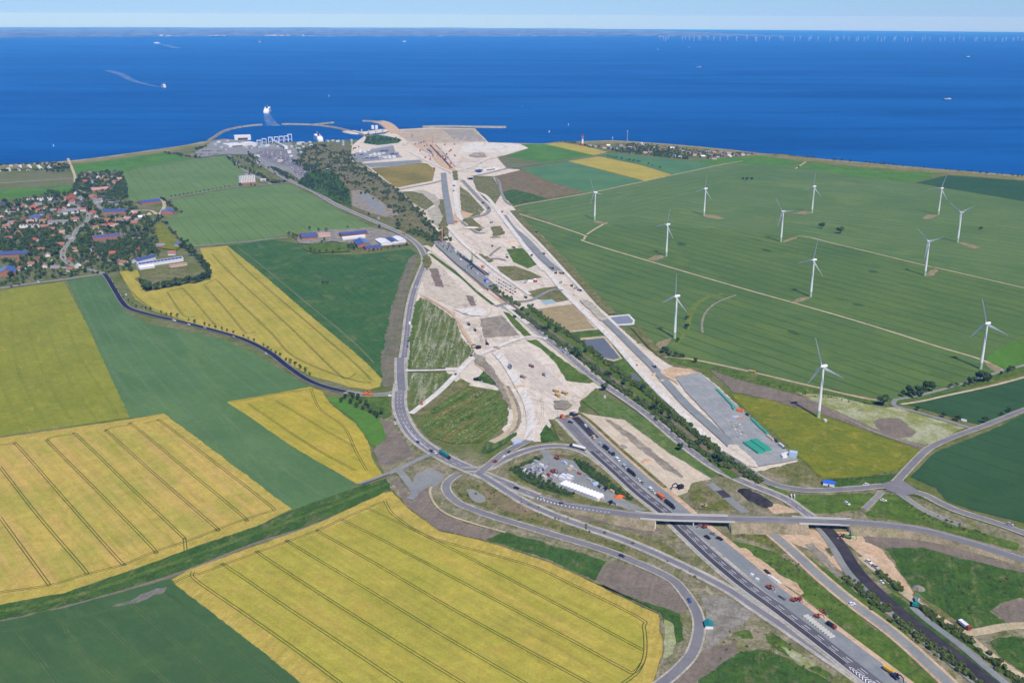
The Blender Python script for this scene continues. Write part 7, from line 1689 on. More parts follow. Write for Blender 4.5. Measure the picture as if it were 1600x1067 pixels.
# ================================================================== VEHICLES AND MACHINES
cb = MB(); cb.profile([(-2.2, 0.35), (2.2, 0.35), (2.25, 0.75), (1.2, 0.95), (-2.1, 1.0), (-2.25, 0.7)], -0.9, 0.9)
car_body = cb.mesh('body', PAINT['white'])
cc = MB(); cc.box(-1.9, 1.0, -0.8, 0.8, 0.96, 1.5, 0.45, 0.12); car_cab = cc.mesh('cabin', M_glass)
cr_ = MB(); cr_.box(-1.35, 0.5, -0.66, 0.66, 1.505, 1.56); car_roof = cr_.mesh('roof', PAINT['white'])
wl_ = MB(); wl_.cyl((0, -0.12, 0), (0, 0.12, 0), 0.34, 0.34, 10); car_wheel = wl_.mesh('wheel', M_tyre)
CN = dict(white='white', black='black', silver='silver', blue='blue', red='red', grey='grey', orange='orange', yellow='yellow', teal='teal', green='green', lightblue='pale blue', darkblue='dark blue', cream='cream', tan='tan')
def car(px, py, dx, dy, c='white', scale=1.25, where=None):
    p = ground(px, py); root = empty('car', p, heading(px, py, dx, dy)); root.scale = (scale,) * 3
    inst('body', car_body, root, PAINT[c]); inst('cabin', car_cab, root); inst('roof', car_roof, root, PAINT[c])
    for x in (-1.35, 1.4):
        for y in (-0.82, 0.82): inst('wheel', car_wheel, root, None, (x, y, 0.34))
    return later(root, px, py, CN[c] + ' car', 'car', 'cars on the site and roads')
vb = MB(); vb.profile([(-2.8, 0.4), (2.8, 0.4), (2.8, 1.1), (2.1, 1.35), (1.4, 2.35), (-2.8, 2.45)], -1.0, 1.0); van_body = vb.mesh('body', PAINT['white'])
vw = MB(); vw.add([(2.08, -0.9, 1.42), (2.08, 0.9, 1.42), (1.5, 0.85, 2.25), (1.5, -0.85, 2.25)], [(0, 1, 2, 3)]); van_win = vw.mesh('windscreen', M_glass)
def van(px, py, dx, dy, c='white', scale=1.25):
    p = ground(px, py); root = empty('van', p, heading(px, py, dx, dy)); root.scale = (scale,) * 3
    inst('body', van_body, root, PAINT[c]); inst('windscreen', van_win, root)
    for x in (-1.7, 1.8):
        for y in (-0.95, 0.95): inst('wheel', car_wheel, root, None, (x, y, 0.34))
    return later(root, px, py, CN[c] + ' van', 'van', 'vans on the site')
tc = MB(); tc.box(-1.1, 1.1, -1.25, 1.25, 0.6, 3.1, 0.15, 0.08); truck_cab = tc.mesh('cab', PAINT['white'])
tg = MB(); tg.add([(1.12, -1.05, 1.9), (1.12, 1.05, 1.9), (1.02, 1.0, 2.8), (1.02, -1.0, 2.8)], [(0, 1, 2, 3)]); truck_glass = tg.mesh('windscreen', M_glass)
tt = MB(); tt.box(-6.8, 6.8, -1.28, 1.28, 1.2, 4.0); truck_box = tt.mesh('cargo_box', PAINT['white'])
tch = MB(); tch.box(-8.5, 8.4, -0.5, 0.5, 0.7, 1.1); truck_ch = tch.mesh('chassis', M_tyre)
ttk = MB(); ttk.cyl((-6.6, 0, 2.4), (6.6, 0, 2.4), 1.3, 1.3, 16); truck_tank = ttk.mesh('tank', PAINT['white'])
bw = MB(); bw.cyl((0, -0.2, 0), (0, 0.2, 0), 0.52, 0.52, 10); truck_wheel = bw.mesh('wheel', M_tyre)
def truck(px, py, dx, dy, cab='white', load='white', tanker=False, scale=1.15, where=None):
    p = ground(px, py); root = empty('lorry', p, heading(px, py, dx, dy)); root.scale = (scale,) * 3
    c = inst('cab', truck_cab, root, PAINT[cab], (7.6, 0, 0)); inst('windscreen', truck_glass, c)
    inst('tank' if tanker else 'cargo_box', truck_tank if tanker else truck_box, root, PAINT[load], (-1.2, 0, 0)); inst('chassis', truck_ch, root)
    for x in (-7, -5.7, -4.4, 4.6, 7.4):
        for y in (-1.05, 1.05): inst('wheel', truck_wheel, root, None, (x, y, 0.52))
    return later(root, px, py, '%s lorry with %s %s' % (CN[cab], CN[load], 'tank' if tanker else 'trailer'), 'lorry', 'lorries')
# tipper: short site lorry
tp = MB(); tp.add([(-3.6, -1.2, 1.2), (2.2, -1.2, 1.2), (2.2, 1.2, 1.2), (-3.6, 1.2, 1.2), (-4.0, -1.35, 2.9), (2.3, -1.35, 2.9), (2.3, 1.35, 2.9), (-4.0, 1.35, 2.9), (-3.8, -1.2, 2.7), (2.1, -1.2, 2.7), (2.1, 1.2, 2.7), (-3.8, 1.2, 2.7)],
                 [(3, 2, 1, 0), (0, 1, 5, 4), (1, 2, 6, 5), (2, 3, 7, 6), (3, 0, 4, 7), (4, 5, 9, 8), (5, 6, 10, 9), (6, 7, 11, 10), (7, 4, 8, 11), (8, 9, 10, 11)]); tip_bed = tp.mesh('tipper_bed', PAINT['grey'])
tcs = MB(); tcs.box(-4.0, 4.4, -0.5, 0.5, 0.7, 1.15); tip_ch = tcs.mesh('chassis', M_tyre)
def tipper(px, py, dx, dy, cab='orange', bed='grey', scale=1.2, dump=False):
    p = ground(px, py); root = empty('dump_truck' if dump else 'tipper', p, heading(px, py, dx, dy)); root.scale = (scale,) * 3
    c = inst('cab', truck_cab, root, PAINT[cab], (3.6, 0, 0)); inst('windscreen', truck_glass, c)
    inst('tipper_bed', tip_bed, root, PAINT[bed]); inst('chassis', tip_ch, root)
    for x in (-3, -1.6, 3.4):
        for y in (-1.05, 1.05): inst('wheel', truck_wheel, root, None, (x, y, 0.52), None).scale = (1.4, 1.2, 1.4) if dump else (1, 1, 1)
    return later(root, px, py, '%s %s' % (CN[cab], 'dump truck' if dump else 'tipper lorry'), 'dump truck' if dump else 'lorry', 'tipper lorries')
ex_t = MB(); ex_t.profile([(-2.3, 0.15), (-1.8, 0), (1.8, 0), (2.3, 0.15), (2.4, 0.6), (1.9, 0.95), (-1.9, 0.95), (-2.4, 0.6)], -0.35, 0.35); ex_track = ex_t.mesh('track', M_tyre)
ex_h = MB(); ex_h.box(-2.6, 1.5, -1.4, 1.4, 1.05, 2.3, 0.15, 0.1); ex_house = ex_h.mesh('engine_house', PAINT['orange'])
ex_c = MB(); ex_c.box(-0.1, 1.6, 0.35, 1.4, 2.2, 3.3, 0.15, 0.1); ex_cab = ex_c.mesh('cab', M_glass)
ex_b = MB(); ex_b.bar((1.2, -0.2, 1.9), (3.6, -0.2, 4.6), 0.75, 0.6); ex_b.bar((3.6, -0.2, 4.6), (6.2, -0.2, 4.1), 0.6, 0.5); ex_boom = ex_b.mesh('boom', PAINT['orange'])
ex_a = MB(); ex_a.bar((6.1, -0.2, 4.3), (7.0, -0.2, 1.2), 0.5, 0.35); ex_arm = ex_a.mesh('arm', PAINT['orange'])
ex_k = MB(); ex_k.profile([(7.0, 1.2), (7.3, 0.2), (6.5, -0.1), (5.9, 0.3), (6.2, 0.9)], -0.85, 0.45); ex_bucket = ex_k.mesh('bucket', M_steel)
def excavator(px, py, dx, dy, c='orange', scale=1.25, name='excavator'):
    p = ground(px, py); root = empty(name, p, heading(px, py, dx, dy)); root.scale = (scale,) * 3
    for y in (-1.15, 1.15): inst('track', ex_track, root, None, (0, y, 0))
    inst('engine_house', ex_house, root, PAINT[c]); inst('cab', ex_cab, root); b = inst('boom', ex_boom, root, PAINT[c]); inst('arm', ex_arm, root, PAINT[c]); inst('bucket', ex_bucket, root)
    return later(root, px, py, CN[c] + ' excavator', 'excavator', 'excavators on the site')
pv = MB(); pv.box(-3, 1.2, -1.3, 1.3, 0.7, 1.9); pv.box(1.2, 3.2, -1.6, 1.6, 0.6, 1.5, -0.2, -0.2); pv_body = pv.mesh('body', PAINT['orange'])
pr = MB(); pr.box(-2.4, 1.0, -1.4, 1.4, 3.0, 3.2); pv_roof = pr.mesh('canopy', PAINT['orange'])
pp_ = MB()
for x in (-2.2, 0.8):
    for y in (-1.2, 1.2): pp_.bar((x, y, 1.85), (x, y, 3.0), 0.14)
pv_post = pp_.mesh('canopy_posts', M_steel)
ps = MB(); ps.box(-4.2, -3.1, -3.0, 3.0, 0.15, 0.8); pv_screed = ps.mesh('screed', M_steel)
def paver(px, py, dx, dy, c='orange', scale=1.3):
    p = ground(px, py); root = empty('road_paver', p, heading(px, py, dx, dy)); root.scale = (scale,) * 3
    inst('body', pv_body, root, PAINT[c]); inst('canopy', pv_roof, root, PAINT[c]); inst('canopy_posts', pv_post, root); inst('screed', pv_screed, root)
    for y in (-1.2, 1.2): inst('track', ex_track, root, None, (-0.4, y, 0))
    return later(root, px, py, CN[c] + ' road paver', 'paver', 'road pavers')
def cont_mesh(L, W, H):
    b = MB(); b.box(-L / 2, L / 2, -W / 2, W / 2, 0.1, H); n = max(4, int(L / 1.2))
    for i in range(n):
        x = -L / 2 + (i + 0.5) * L / n
        for s in (-1, 1): y = s * W / 2; b.box(x - 0.12, x + 0.12, min(y, y + s * 0.06), max(y, y + s * 0.06), 0.25, H - 0.15)
    d = MB(); d.box(L / 2 + 0.01, L / 2 + 0.07, -W * 0.42, -0.03, 0.3, H - 0.2); d.box(L / 2 + 0.01, L / 2 + 0.07, 0.03, W * 0.42, 0.3, H - 0.2)
    return b.mesh('shell', PAINT['white']), d.mesh('doors', M_steel)
_cm = {}
def container(px, py, dx, dy, c='white', L=6.0, W=2.45, H=2.6, z=0.0, what='container', sc=1.0):
    if (L, W, H) not in _cm: _cm[(L, W, H)] = cont_mesh(L, W, H)
    p = ground(px, py); p.z += z; root = empty('container', p, heading(px, py, dx, dy)); root.scale = (sc,) * 3
    inst('shell', _cm[(L, W, H)][0], root, PAINT[c]); inst('doors', _cm[(L, W, H)][1], root)
    return later(root, px, py, f'{CN[c]} {what}', 'container', 'site containers')

SE = (14, 11)
# main road traffic
truck(695, 714.5, 20, 13, 'black', 'teal'); truck(903, 702.5, -22, -6, 'darkblue', 'white', True)
car(617, 658, 4, 10, 'black'); car(617.5, 663, 4, 10, 'white'); car(653, 693, 16, 11, 'darkblue'); car(674, 707, 16, 11, 'black'); car(679.5, 709.5, 16, 11, 'white')
van(640.6, 508, 2, -14, 'white', 1.7); car(638, 535, 2, -14, 'black'); car(637, 543, 2, -14, 'darkblue'); car(663, 409, 2, -14, 'black'); truck(630.5, 367, 14, 7, 'black', 'yellow', scale=0.8); car(515, 316, 14, 9, 'black'); car(650, 450, 4, -14, 'white'); car(641.5, 484, 2, -14, 'silver')
car(807, 765, 18, 6, 'black', 1.4); car(877.5, 789, 18, 3, 'black', 1.4); car(846, 780, 18, 6, 'silver', 1.3); car(971, 871, 14, 6, 'darkblue'); car(1077, 941, 6, 14, 'blue', 1.3)
car(272, 503, 14, 4, 'white', 1.7); car(365, 528, 12, 6, 'silver'); car(416, 553, 12, 8, 'white'); car(197, 461, 4, 9, 'white', 1.4); car(295, 509, 14, 4, 'white', 1.3); car(320, 514, 14, 4, 'silver')
for x, y, c in ((571, 619, 'orange'), (578, 619.5, 'orange')): tipper(x, y, 14, 1, c, 'orange', 0.9)
excavator(573, 616, 10, 1, 'orange', 0.9); van(610, 619, 14, 0, 'white', 0.9)
excavator(774, 724, -14, 9, 'red', 0.9); van(787, 717, -14, 9, 'white', 0.8); car(795, 709, -14, 9, 'black', 1.1); container(808, 694, 12, -4, 'lightblue', 12, 3, 3)
# motorway works
paver(879, 653, *SE); tipper(894, 650, 14, 12, 'black', 'black'); tipper(898, 649, 14, 12, 'black', 'grey'); car(891, 662, 14, 2, 'black', 1.4); paver(928, 687, *SE, 'tan', 1.1); van(915, 668, *SE, 'white', 0.9)
tipper(946, 703, *SE, 'black', 'black'); tipper(955, 711, *SE, 'black', 'grey'); van(965, 721, *SE, 'white'); van(976, 732, *SE, 'silver'); truck(986, 742, *SE, 'black', 'black', scale=0.9); car(998, 752.5, *SE, 'white', 1.2); van(1017, 768, *SE, 'white', 1.2); car(1021, 771.5, *SE, 'cream', 1.3)
tipper(1032, 779.5, *SE, 'orange', 'orange', 1.3); truck(1046, 792, *SE, 'black', 'black', scale=0.95); van(938, 697, *SE, 'silver', 1.0); car(1004, 757, *SE, 'grey', 1.2)
car(1105, 842.5, 14, 8, 'black', 1.5); car(1124, 844.5, 14, 6, 'black', 1.5); car(1114, 837, 14, 6, 'grey', 1.4); excavator(1100, 826, -10, 2, 'red', 1.0); excavator(1101, 793, -10, 2, 'tan', 0.8)
excavator(1201, 921, 12, 8, 'red', 1.0); excavator(1240, 941, 14, 4, 'red', 1.0); excavator(1249, 939, -10, 8, 'red', 0.9); excavator(1284, 958, 12, 8, 'red', 0.85); excavator(1276, 966, 12, 5, 'red', 0.9); tipper(1298, 981, 12, 8, 'red', 'black', 1.0)
tipper(1388, 1052, 12, 8, 'yellow', 'yellow', 1.1); excavator(1398, 1061, 10, 8, 'darkblue', 1.2); tipper(1222, 937, 12, 8, 'grey', 'grey', 0.8); car(1197, 895, 10, 6, 'black', 1.1); car(1200, 898, 10, 6, 'black', 1.1); car(1330, 947, 14, -2, 'white', 1.5)
excavator(1317, 840, -8, 3, 'red', 1.0); excavator(1325, 842, 10, 3, 'green', 1.1); car(1357, 881, 14, 9, 'white', 1.6); car(1367, 889, 14, 9, 'silver', 1.7); excavator(1430, 948, 6, -14, 'teal', 1.5); car(1377, 911, 12, 8, 'white', 1.1)
tipper(1506, 981, 10, 8, 'red', 'white', 1.3); car(1353, 758.5, 14, -3, 'white', 1.4); car(1380, 784, 14, 2, 'white', 1.4); car(1323, 789, 12, 6, 'white', 1.5); car(1577, 822, 14, 4, 'silver', 1.5); container(1506, 658, 12, 3, 'white', 6, 2.4, 2.2); car(1172, 581, 10, 2, 'white', 1.3); tipper(1176, 582, -10, -2, 'tan', 'yellow', 0.9)
# dump truck pads
for x, y, dx, dy, c in ((797, 575, 6, 10, 'black'), (830, 574, 10, 6, 'red'), (851, 588, 10, 6, 'white'), (817, 591, 10, 4, 'tan'), (871, 619.5, 10, 6, 'yellow'), (882, 616, 10, 4, 'yellow'), (868, 613, 10, 4, 'yellow'), (732, 508, 8, 10, 'black'), (742, 517, 6, 10, 'black'), (804, 496, 10, 10, 'black'), (821, 466, 10, 8, 'black'), (796, 577, 6, 8, 'grey')):
    tipper(x, y, dx, dy, c, 'tan' if c == 'yellow' else 'grey', 1.15, True)
excavator(747, 545, -10, 2, 'black', 1.6); excavator(761, 539, -8, -8, 'black', 1.3); car(737, 557, 10, -4, 'black', 1.3); car(712, 587, 10, -8, 'black', 1.2); excavator(744, 595, 10, 2, 'black', 1.3); container(885, 550, 10, 8, 'white', 9, 3, 3); truck(881, 553, 10, 8, 'white', 'silver', scale=0.7); excavator(659, 634, 10, -6, 'orange', 0.8); car(616, 660.5, 4, 10, 'silver', 1.1)
for x, y, c in ((862, 421, 'black'), (868, 428, 'black'), (875, 428, 'red'), (880, 428.5, 'black'), (893, 448, 'black'), (899, 452, 'tan'), (905, 455, 'black'), (876, 443, 'silver'), (831, 401, 'black'), (850, 398, 'black'), (769, 386, 'black'), (792, 403, 'black'), (802, 388, 'black'), (768, 349, 'blue'), (755, 319, 'black'), (763, 327, 'black'), (785, 332, 'black'), (709, 292, 'black'), (709, 300, 'grey'), (712, 348, 'orange'), (838, 365, 'black')):
    (excavator if c in ('black', 'tan', 'orange') and (x + y) % 3 < 1 else tipper)(x, y, random.choice((10, -10)), random.choice((6, 8, 3)), c, **({'scale': 1.1}))
tipper(1022, 575, 10, 8, 'black', 'silver', 1.0); excavator(1062, 764, -10, 3, 'black', 1.5); van(995, 573, 10, 10, 'orange', 0.8)
# triangular yard
for i in range(12):
    t = i / 11.0; x, y = 880 + t * 55, 760 + t * 20.5
    p = ground(x, y); root = empty('site_tent', p, heading(x, y, 55, 20.5))
    a = MB(); a.box(-3.0, 3.0, -5, 5, -0.1, 3.0); a.build('wall', PAINT['white'], root)
    b = MB(); b.profile([(-3.1, 2.9), (3.1, 2.9), (0, 4.6)], -5.2, 5.2); b.build('roof', PAINT['white'], root)
    later(root, x, y, 'white gabled tent', 'tent', 'row of white tents')
for x, y in ((879, 751), (883, 748), (887, 752), (890, 748.5)): container(x, y, 10, 4, 'white', 6, 2.45, 2.6, sc=1.4)
for i in range(9): container(826 + i * 3.2, 740 - (i % 3) * 3.4, 8, 10 if i % 2 else -8, ('silver', 'grey', 'silver')[i % 3], 12, 2.4, 1.3, what='stack of steel pipes', sc=1.0)
for x, y, c in ((864, 739, 'red'), (870, 718, 'red')): excavator(x, y, 8, 4, c, 1.1)
for x, y, c in ((883, 726, 'lightblue'), (858, 745, 'red'), (850, 748, 'cream'), (845, 745, 'black'), (862, 750, 'grey'), (868, 746, 'white'), (893, 731, 'white'), (898, 736, 'silver'), (905, 742, 'red'), (912, 746, 'grey'), (930, 759, 'lightblue'), (937, 763, 'darkblue'), (945, 767, 'black'), (953, 788, 'black'), (961, 789, 'grey'), (941, 780, 'lightblue'), (938, 782, 'orange'), (820, 738, 'white'), (832, 728, 'silver'), (838, 724, 'silver'), (846, 729, 'white'), (856, 728, 'grey'), (875, 741, 'grey'), (890, 736, 'tan'), (921, 752, 'silver'), (956, 770, 'tan')):
    container(x, y, random.choice((8, -8, 10)), random.choice((4, 6, -3)), c, 6, 2.45, 2.6, sc=random.uniform(0.7, 1.1), what='site container')
def heap(px, r, h, m, label, n=14, name='heap', stretch=(1, 1), ang=0.0, cat='heap'):
    p = ground(*px); vs, fs = [], []; rings = 5
    for i in range(rings + 1):
        t = i / rings
        for j in range(n):
            w = 2 * math.pi * j / n; q = r * (1 - t) * (1 + 0.22 * mnoise.noise(Vector((math.cos(w) * 2, math.sin(w) * 2, px[0]))))
            x, y = math.cos(w) * q * stretch[0], math.sin(w) * q * stretch[1]
            vs.append((x, y, -0.2 + h * (math.sin(t * math.pi / 2) ** 0.8) * (1 + 0.2 * mnoise.noise(Vector((x * 0.3, y * 0.3, 4))))))
    for i in range(rings):
        for j in range(n): fs.append((i * n + j, i * n + (j + 1) % n, (i + 1) * n + (j + 1) % n, (i + 1) * n + j))
    o = mesh_obj(name, vs, fs, m); o.location = p; o.rotation_euler = (0, 0, ang); return tag(o, label, cat)
M_heapo = plain('orange_netting', (0.66, 0.16, 0.04), 0.8, 0.1, var=0.3, scale=1.2)
heap((968, 778), 5, 3, M_heapo, 'orange heap of barriers at the yard tip', stretch=(1.3, 0.8))
M_asphp = G('asphalt_millings', A(70, 66, 70), A(58, 55, 60), A(96, 92, 94), patch=8)
hd_ = heading(1180, 780, 14, 9)
heap((1168, 772), 10, 3.5, M_asphp, 'upper left dark gravel heap beside the old road', stretch=(1.2, 0.8), ang=hd_)
heap((1180, 779), 11, 4, M_blackg, 'middle dark gravel heap beside the old road', stretch=(1.2, 0.9), ang=hd_)
heap((1192, 786), 10, 4, M_asphp, 'lower right dark gravel heap beside the old road', stretch=(1.2, 0.9), ang=hd_)
heap((1434, 921), 5, 3, M_rubble, 'small grey rubble heap beside the gravel track', stretch=(1.2, 1))
heap((745, 243), 16, 6, M_spoil, 'grey spoil heap near the shore works', stretch=(1.8, 0.8))
heap((775, 372), 10, 4, M_spoil, 'left brown earth heap in the works', stretch=(1.4, 0.8)); heap((800, 380), 9, 3.5, M_sando, 'orange earth heap with an excavator', stretch=(1.6, 0.8))
heap((1060, 584), 12, 3, M_sando, 'orange sand heap above the storage pad', stretch=(1.5, 0.7)); heap((735, 357), 12, 2.5, M_sand, 'pale sand heap below the concrete strip', stretch=(1.6, 0.8))
random.seed(5)
for i, (x, y) in enumerate(((752, 358), (760, 366), (786, 372), (812, 386), (724, 366), (744, 398), (792, 398), (884, 446), (898, 462), (776, 545), (812, 606), (846, 628), (812, 660), (690, 360), (716, 262), (752, 256), (768, 250), (700, 214), (724, 212), (640, 214), (706, 490), (728, 492), (1022, 586), (1034, 596), (972, 700), (1010, 722))):
    heap((x, y), random.uniform(3, 6.5), random.uniform(1.4, 2.8), (M_spoil, M_sando, M_slick)[i % 3], 'tmp', stretch=(random.uniform(1.0, 1.8), 0.8), ang=random.uniform(0, 3), name='earth_heap')
    ob_ = COL.objects[-1]; later(ob_, x, y, ('small grey spoil heap', 'small orange earth heap', 'small brown earth heap')[i % 3], 'heap', 'small earth heaps')
# concrete block row
for i in range(11):
    t = i / 10.0; x, y = 1259 + t * 40, 965 + t * 32
    p = ground(x, y); root = empty('concrete_block', p, heading(x, y, 14, -3)); m = MB(); m.box(-2.6, 2.6, -0.9, 0.9, -0.1, 1.3, 0.15, 0.3); m.build('block', M_conc, root)
    m = MB(); m.bar((-1, 0, 1.3), (-1, 0, 1.6), 0.2); m.bar((1, 0, 1.3), (1, 0, 1.6), 0.2); m.build('lifting_lug', M_steel, root)
    later(root, x, y, 'white concrete barrier block', 'block', 'row of concrete blocks')
for x, y in ((1202, 903), (1206, 905), (1210, 908), (1214, 911), (1217, 914), (1175, 901), (1183, 908)):
    container(x, y, 10, 5, 'white', 3, 2, 1.6, what='material pallet', sc=1.0)
# storage pad
CN['tarp'] = 'green'
for r_ in range(2):
    for q in range(7):
        t = q / 6.0; container(1167 + t * 21 + r_ * 11, 694.5 + t * 15 - r_ * 3.4, 12, -2.5, 'tarp', 9, 3.0, 2.4, what='tarpaulin covered stack')
for i in range(10): container(1121 + i * 3.0, 612 + i * 3.2, 12, 12, 'tarp', 9, 2.6, 1.6, what='tarpaulin covered stack', sc=0.9)
for x, y in ((1176, 659), (1180, 663), (1184, 667), (1189, 672), (1194, 676), (1198, 680), (1146, 641)): container(x, y, 12, 11, 'tarp', 9, 3.2, 2, what='tarpaulin covered stack', sc=0.9)
container(1156, 645, 10, 2, 'orange', 6, 2.6, 2.6, sc=1.3); container(1239, 714, 10, 2, 'lightblue', 8, 6, 5); container(1225, 717, 10, -2, 'white', 6, 3, 3); truck(1226, 713, 10, -3, 'white', 'white', scale=0.7); truck(1221, 700, 10, 8, 'teal', 'white', scale=0.7); container(1200, 684, 12, 10, 'tan', 9, 2.4, 1.5); container(1206, 689, 12, 10, 'tan', 8, 2.4, 1.5); van(1212, 692, 10, 8, 'black', 1.0)
for i in range(14): container(1137 + (i * 5 % 16) + i * 1.2, 660 + i * 1.9, random.choice((10, -8)), 5, ('tan', 'grey', 'silver', 'cream')[i % 4], 4, 2.4, 1.0, what='pallet of material', sc=0.8)
container(1168, 651, 10, 5, 'black', 6, 2.4, 2.2); container(1149, 653, 10, -1, 'lightblue', 7, 4, 0.6, what='flat pallet'); container(1156, 656, 10, -1, 'orange', 7, 2, 0.6, what='flat pallet')
# blue shed and site cabins
def cabin(px, py, L, W, H, c, hd, label):
    p = ground(px, py); root = empty('shed', p, hd); m = MB(); m.box(-L / 2, L / 2, -W / 2, W / 2, -0.1, H); m.build('wall', PAINT['white'], root)
    m = MB(); m.profile([(-W / 2 - 0.4, H), (W / 2 + 0.4, H), (0, H + W * 0.28)], -L / 2 - 0.4, L / 2 + 0.4); r_ = m.build('roof', PAINT[c], root); r_.rotation_euler = (0, 0, -math.pi / 2)
    m = MB(); m.box(-0.8, 0.8, -W / 2 - 0.06, -W / 2 - 0.01, 0, 2.1); m.build('door', M_door, root); return tag(root, label, 'shed')
cabin(1295, 758, 11, 7, 3.2, 'brightblue', heading(1295, 758, 12, 2), 'small shed with a vivid blue roof beside the junction road')
cabin(1107, 980, 7, 6, 3, 'teal', heading(1107, 980, 3, 12), 'white site cabin with teal roof beside the lower slip road')
container(1236, 779, 2, 8, 'white', 5, 1.0, 3, what='sign board'); container(1241, 779, 2, 8, 'white', 5, 1.0, 3, what='sign board'); container(945, 623, 3, 8, 'white', 3, 2, 3, what='switch box'); container(1289, 659, 8, 6, 'white', 4, 3, 2.6, what='transformer box'); car(591, 342, 10, 4, 'white', 2.2); container(520, 299, 10, 2, 'white', 8, 4, 3); container(512, 266, 10, 2, 'white', 9, 5, 3.5); container(529, 273, 10, 2, 'silver', 10, 4, 3)

def barrier():
    pp = offset_line(pathD, 7.9)[12:]; vs, fs = [], []; q = offset_line(pp, 0.6)
    for a, b in zip(pp, q): vs += [(a.x, a.y, 0.2), (a.x, a.y, 1.9), (b.x, b.y, 1.9), (b.x, b.y, 0.2)]
    for i in range(len(pp) - 1):
        for j in range(4): fs.append((i * 4 + j, i * 4 + (j + 1) % 4, (i + 1) * 4 + (j + 1) % 4, (i + 1) * 4 + j))
    tag(mesh_obj('crash_barrier', vs, fs, M_conc), 'long pale concrete crash barrier along the right edge of the motorway', 'barrier')
barrier()

# ================================================================== RAILWAY TRENCH, RIGS
def wall_line(px, h, t, m, label, name='retaining_wall', z=None):
    path = px_path(px, 6); vs, fs = [], []
    A_, B_ = offset_line(path, -t / 2), offset_line(path, t / 2)
    for a, b in zip(A_, B_): vs += [(a.x, a.y, -0.1), (b.x, b.y, -0.1), (b.x, b.y, h), (a.x, a.y, h)]
    for i in range(len(path) - 1):
        for j in range(4): fs.append((i * 4 + j, i * 4 + (j + 1) % 4, (i + 1) * 4 + (j + 1) % 4, (i + 1) * 4 + j))
    fs += [(0, 1, 2, 3), tuple(range(len(vs) - 1, len(vs) - 5, -1))]
    return tag(mesh_obj(name, vs, fs, m), label, 'wall')
ribbon('trench_floor', M_gravel, [(686, 378), (700, 393), (725, 416), (755, 440), (768, 452)], 26, label='grey floor of the railway trench')
ribbon('trench_slab', M_blackg, [(716, 398), (735, 412), (762, 431)], 9, label='dark slab along the railway trench')
M_pile = plain('sheet_pile', (0.10, 0.075, 0.06), 0.8, 0.2, var=0.2, scale=0.8)
wall_line([(681, 385), (712, 413), (738, 434), (763, 455)], 2.6, 1.2, M_pile, 'rusty sheet pile wall left of the railway trench')
wall_line([(703, 384), (730, 405), (764, 434)], 2.2, 1.0, M_conc, 'pale concrete wall right of the railway trench')
wall_line([(720, 404), (740, 419), (763, 436)], 1.6, 0.8, M_conc, 'low concrete wall inside the railway trench')
def rig(px, py, h, c, label, lean=0.0):
    p = ground(px, py); root = empty('drilling_rig', p, heading(px, py, 10, 6))
    for y in (-1.6, 1.6): inst('track', ex_track, root, None, (0, y, 0)).scale = (1.5, 1.5, 1.3)
    m = MB(); m.box(-4.5, 2, -1.8, 1.8, 1.3, 3.8, 0.2, 0.1); m.build('engine_house', PAINT[c], root)
    m = MB()
    for a in (-0.8, 0.8):
        for b in (3.2, 4.8): m.bar((b, a, 0.5), (b + lean * h, a, h), 0.32)
    for i in range(int(h / 2.5)):
        z = 1 + i * 2.5; m.bar((3.2 + lean * z, -0.8, z), (4.8 + lean * z, -0.8, z + 2.4), 0.2); m.bar((3.2 + lean * z, 0.8, z + 2.4), (4.8 + lean * z, 0.8, z), 0.2); m.bar((4.8 + lean * z, -0.8, z), (4.8 + lean * z, 0.8, z + 2.4), 0.2)
    m.build('leader_mast', PAINT[c], root)
    m = MB(); m.bar((-3.5, 0, 3.8), (3.4 + lean * h * 0.7, 0, h * 0.7), 0.35); m.build('back_stay', PAINT[c], root)
    m = MB(); m.bar((5.4, 0, 0), (5.4 + lean * h, 0, h * 0.9), 0.6); m.build('drill_string', M_steel, root)
    return tag(root, label, 'rig')
rig(690, 379, 33, 'orange', 'tall orange drilling rig at the head of the railway trench'); rig(737, 411, 19, 'green', 'green crawler crane mast beside the railway trench')
rig(676, 224, 26, 'orange', 'orange crane mast in the shore works'); rig(663, 226, 20, 'yellow', 'yellow crane mast in the shore works')
CN['brightblue'] = 'blue'
container(760, 442, 12, 10, 'brightblue', 12, 6, 4, what='formwork box')
cl = [(686, 382), (690, 385), (697, 384), (702, 388), (708, 390), (712, 395), (706, 396), (716, 400), (722, 402), (727, 404), (700, 392), (693, 388), (720, 408), (732, 419), (738, 422), (728, 424), (745, 430), (735, 418)]
for i, (x, y) in enumerate(cl):
    c = ('black', 'grey', 'silver', 'darkblue', 'black', 'white', 'teal')[i % 7]
    container(x, y, 10, 8, c, 7, 2.6, 2.4, what='trench equipment box', sc=random.uniform(0.9, 1.5))
for i in range(26):
    x, y = 776 + (i % 9) * 3.6, 436 + (i // 9) * 5 + (i % 9) * 2.0
    car(x, y, 8, 6, ('white', 'silver', 'black', 'red', 'blue', 'grey', 'lightblue')[i * 3 % 7], 1.2)
tank(836, 441, 4, 4, 'red and white tank at the site crossing', 'red'); container(829, 441, 10, 0, 'white', 9, 4, 3.5, what='tank container'); container(821, 441, 10, 0, 'silver', 6, 4, 3, what='tank container'); truck(817, 442, 10, 2, 'black', 'white', scale=0.7); container(766, 427, 10, 6, 'lightblue', 10, 4, 2, what='site container'); container(772, 431, 10, 6, 'white', 10, 3, 2); container(754, 418, 8, 3, 'orange', 6, 3, 3, what='machine box'); excavator(754, 419, 8, 2, 'orange', 1.0)
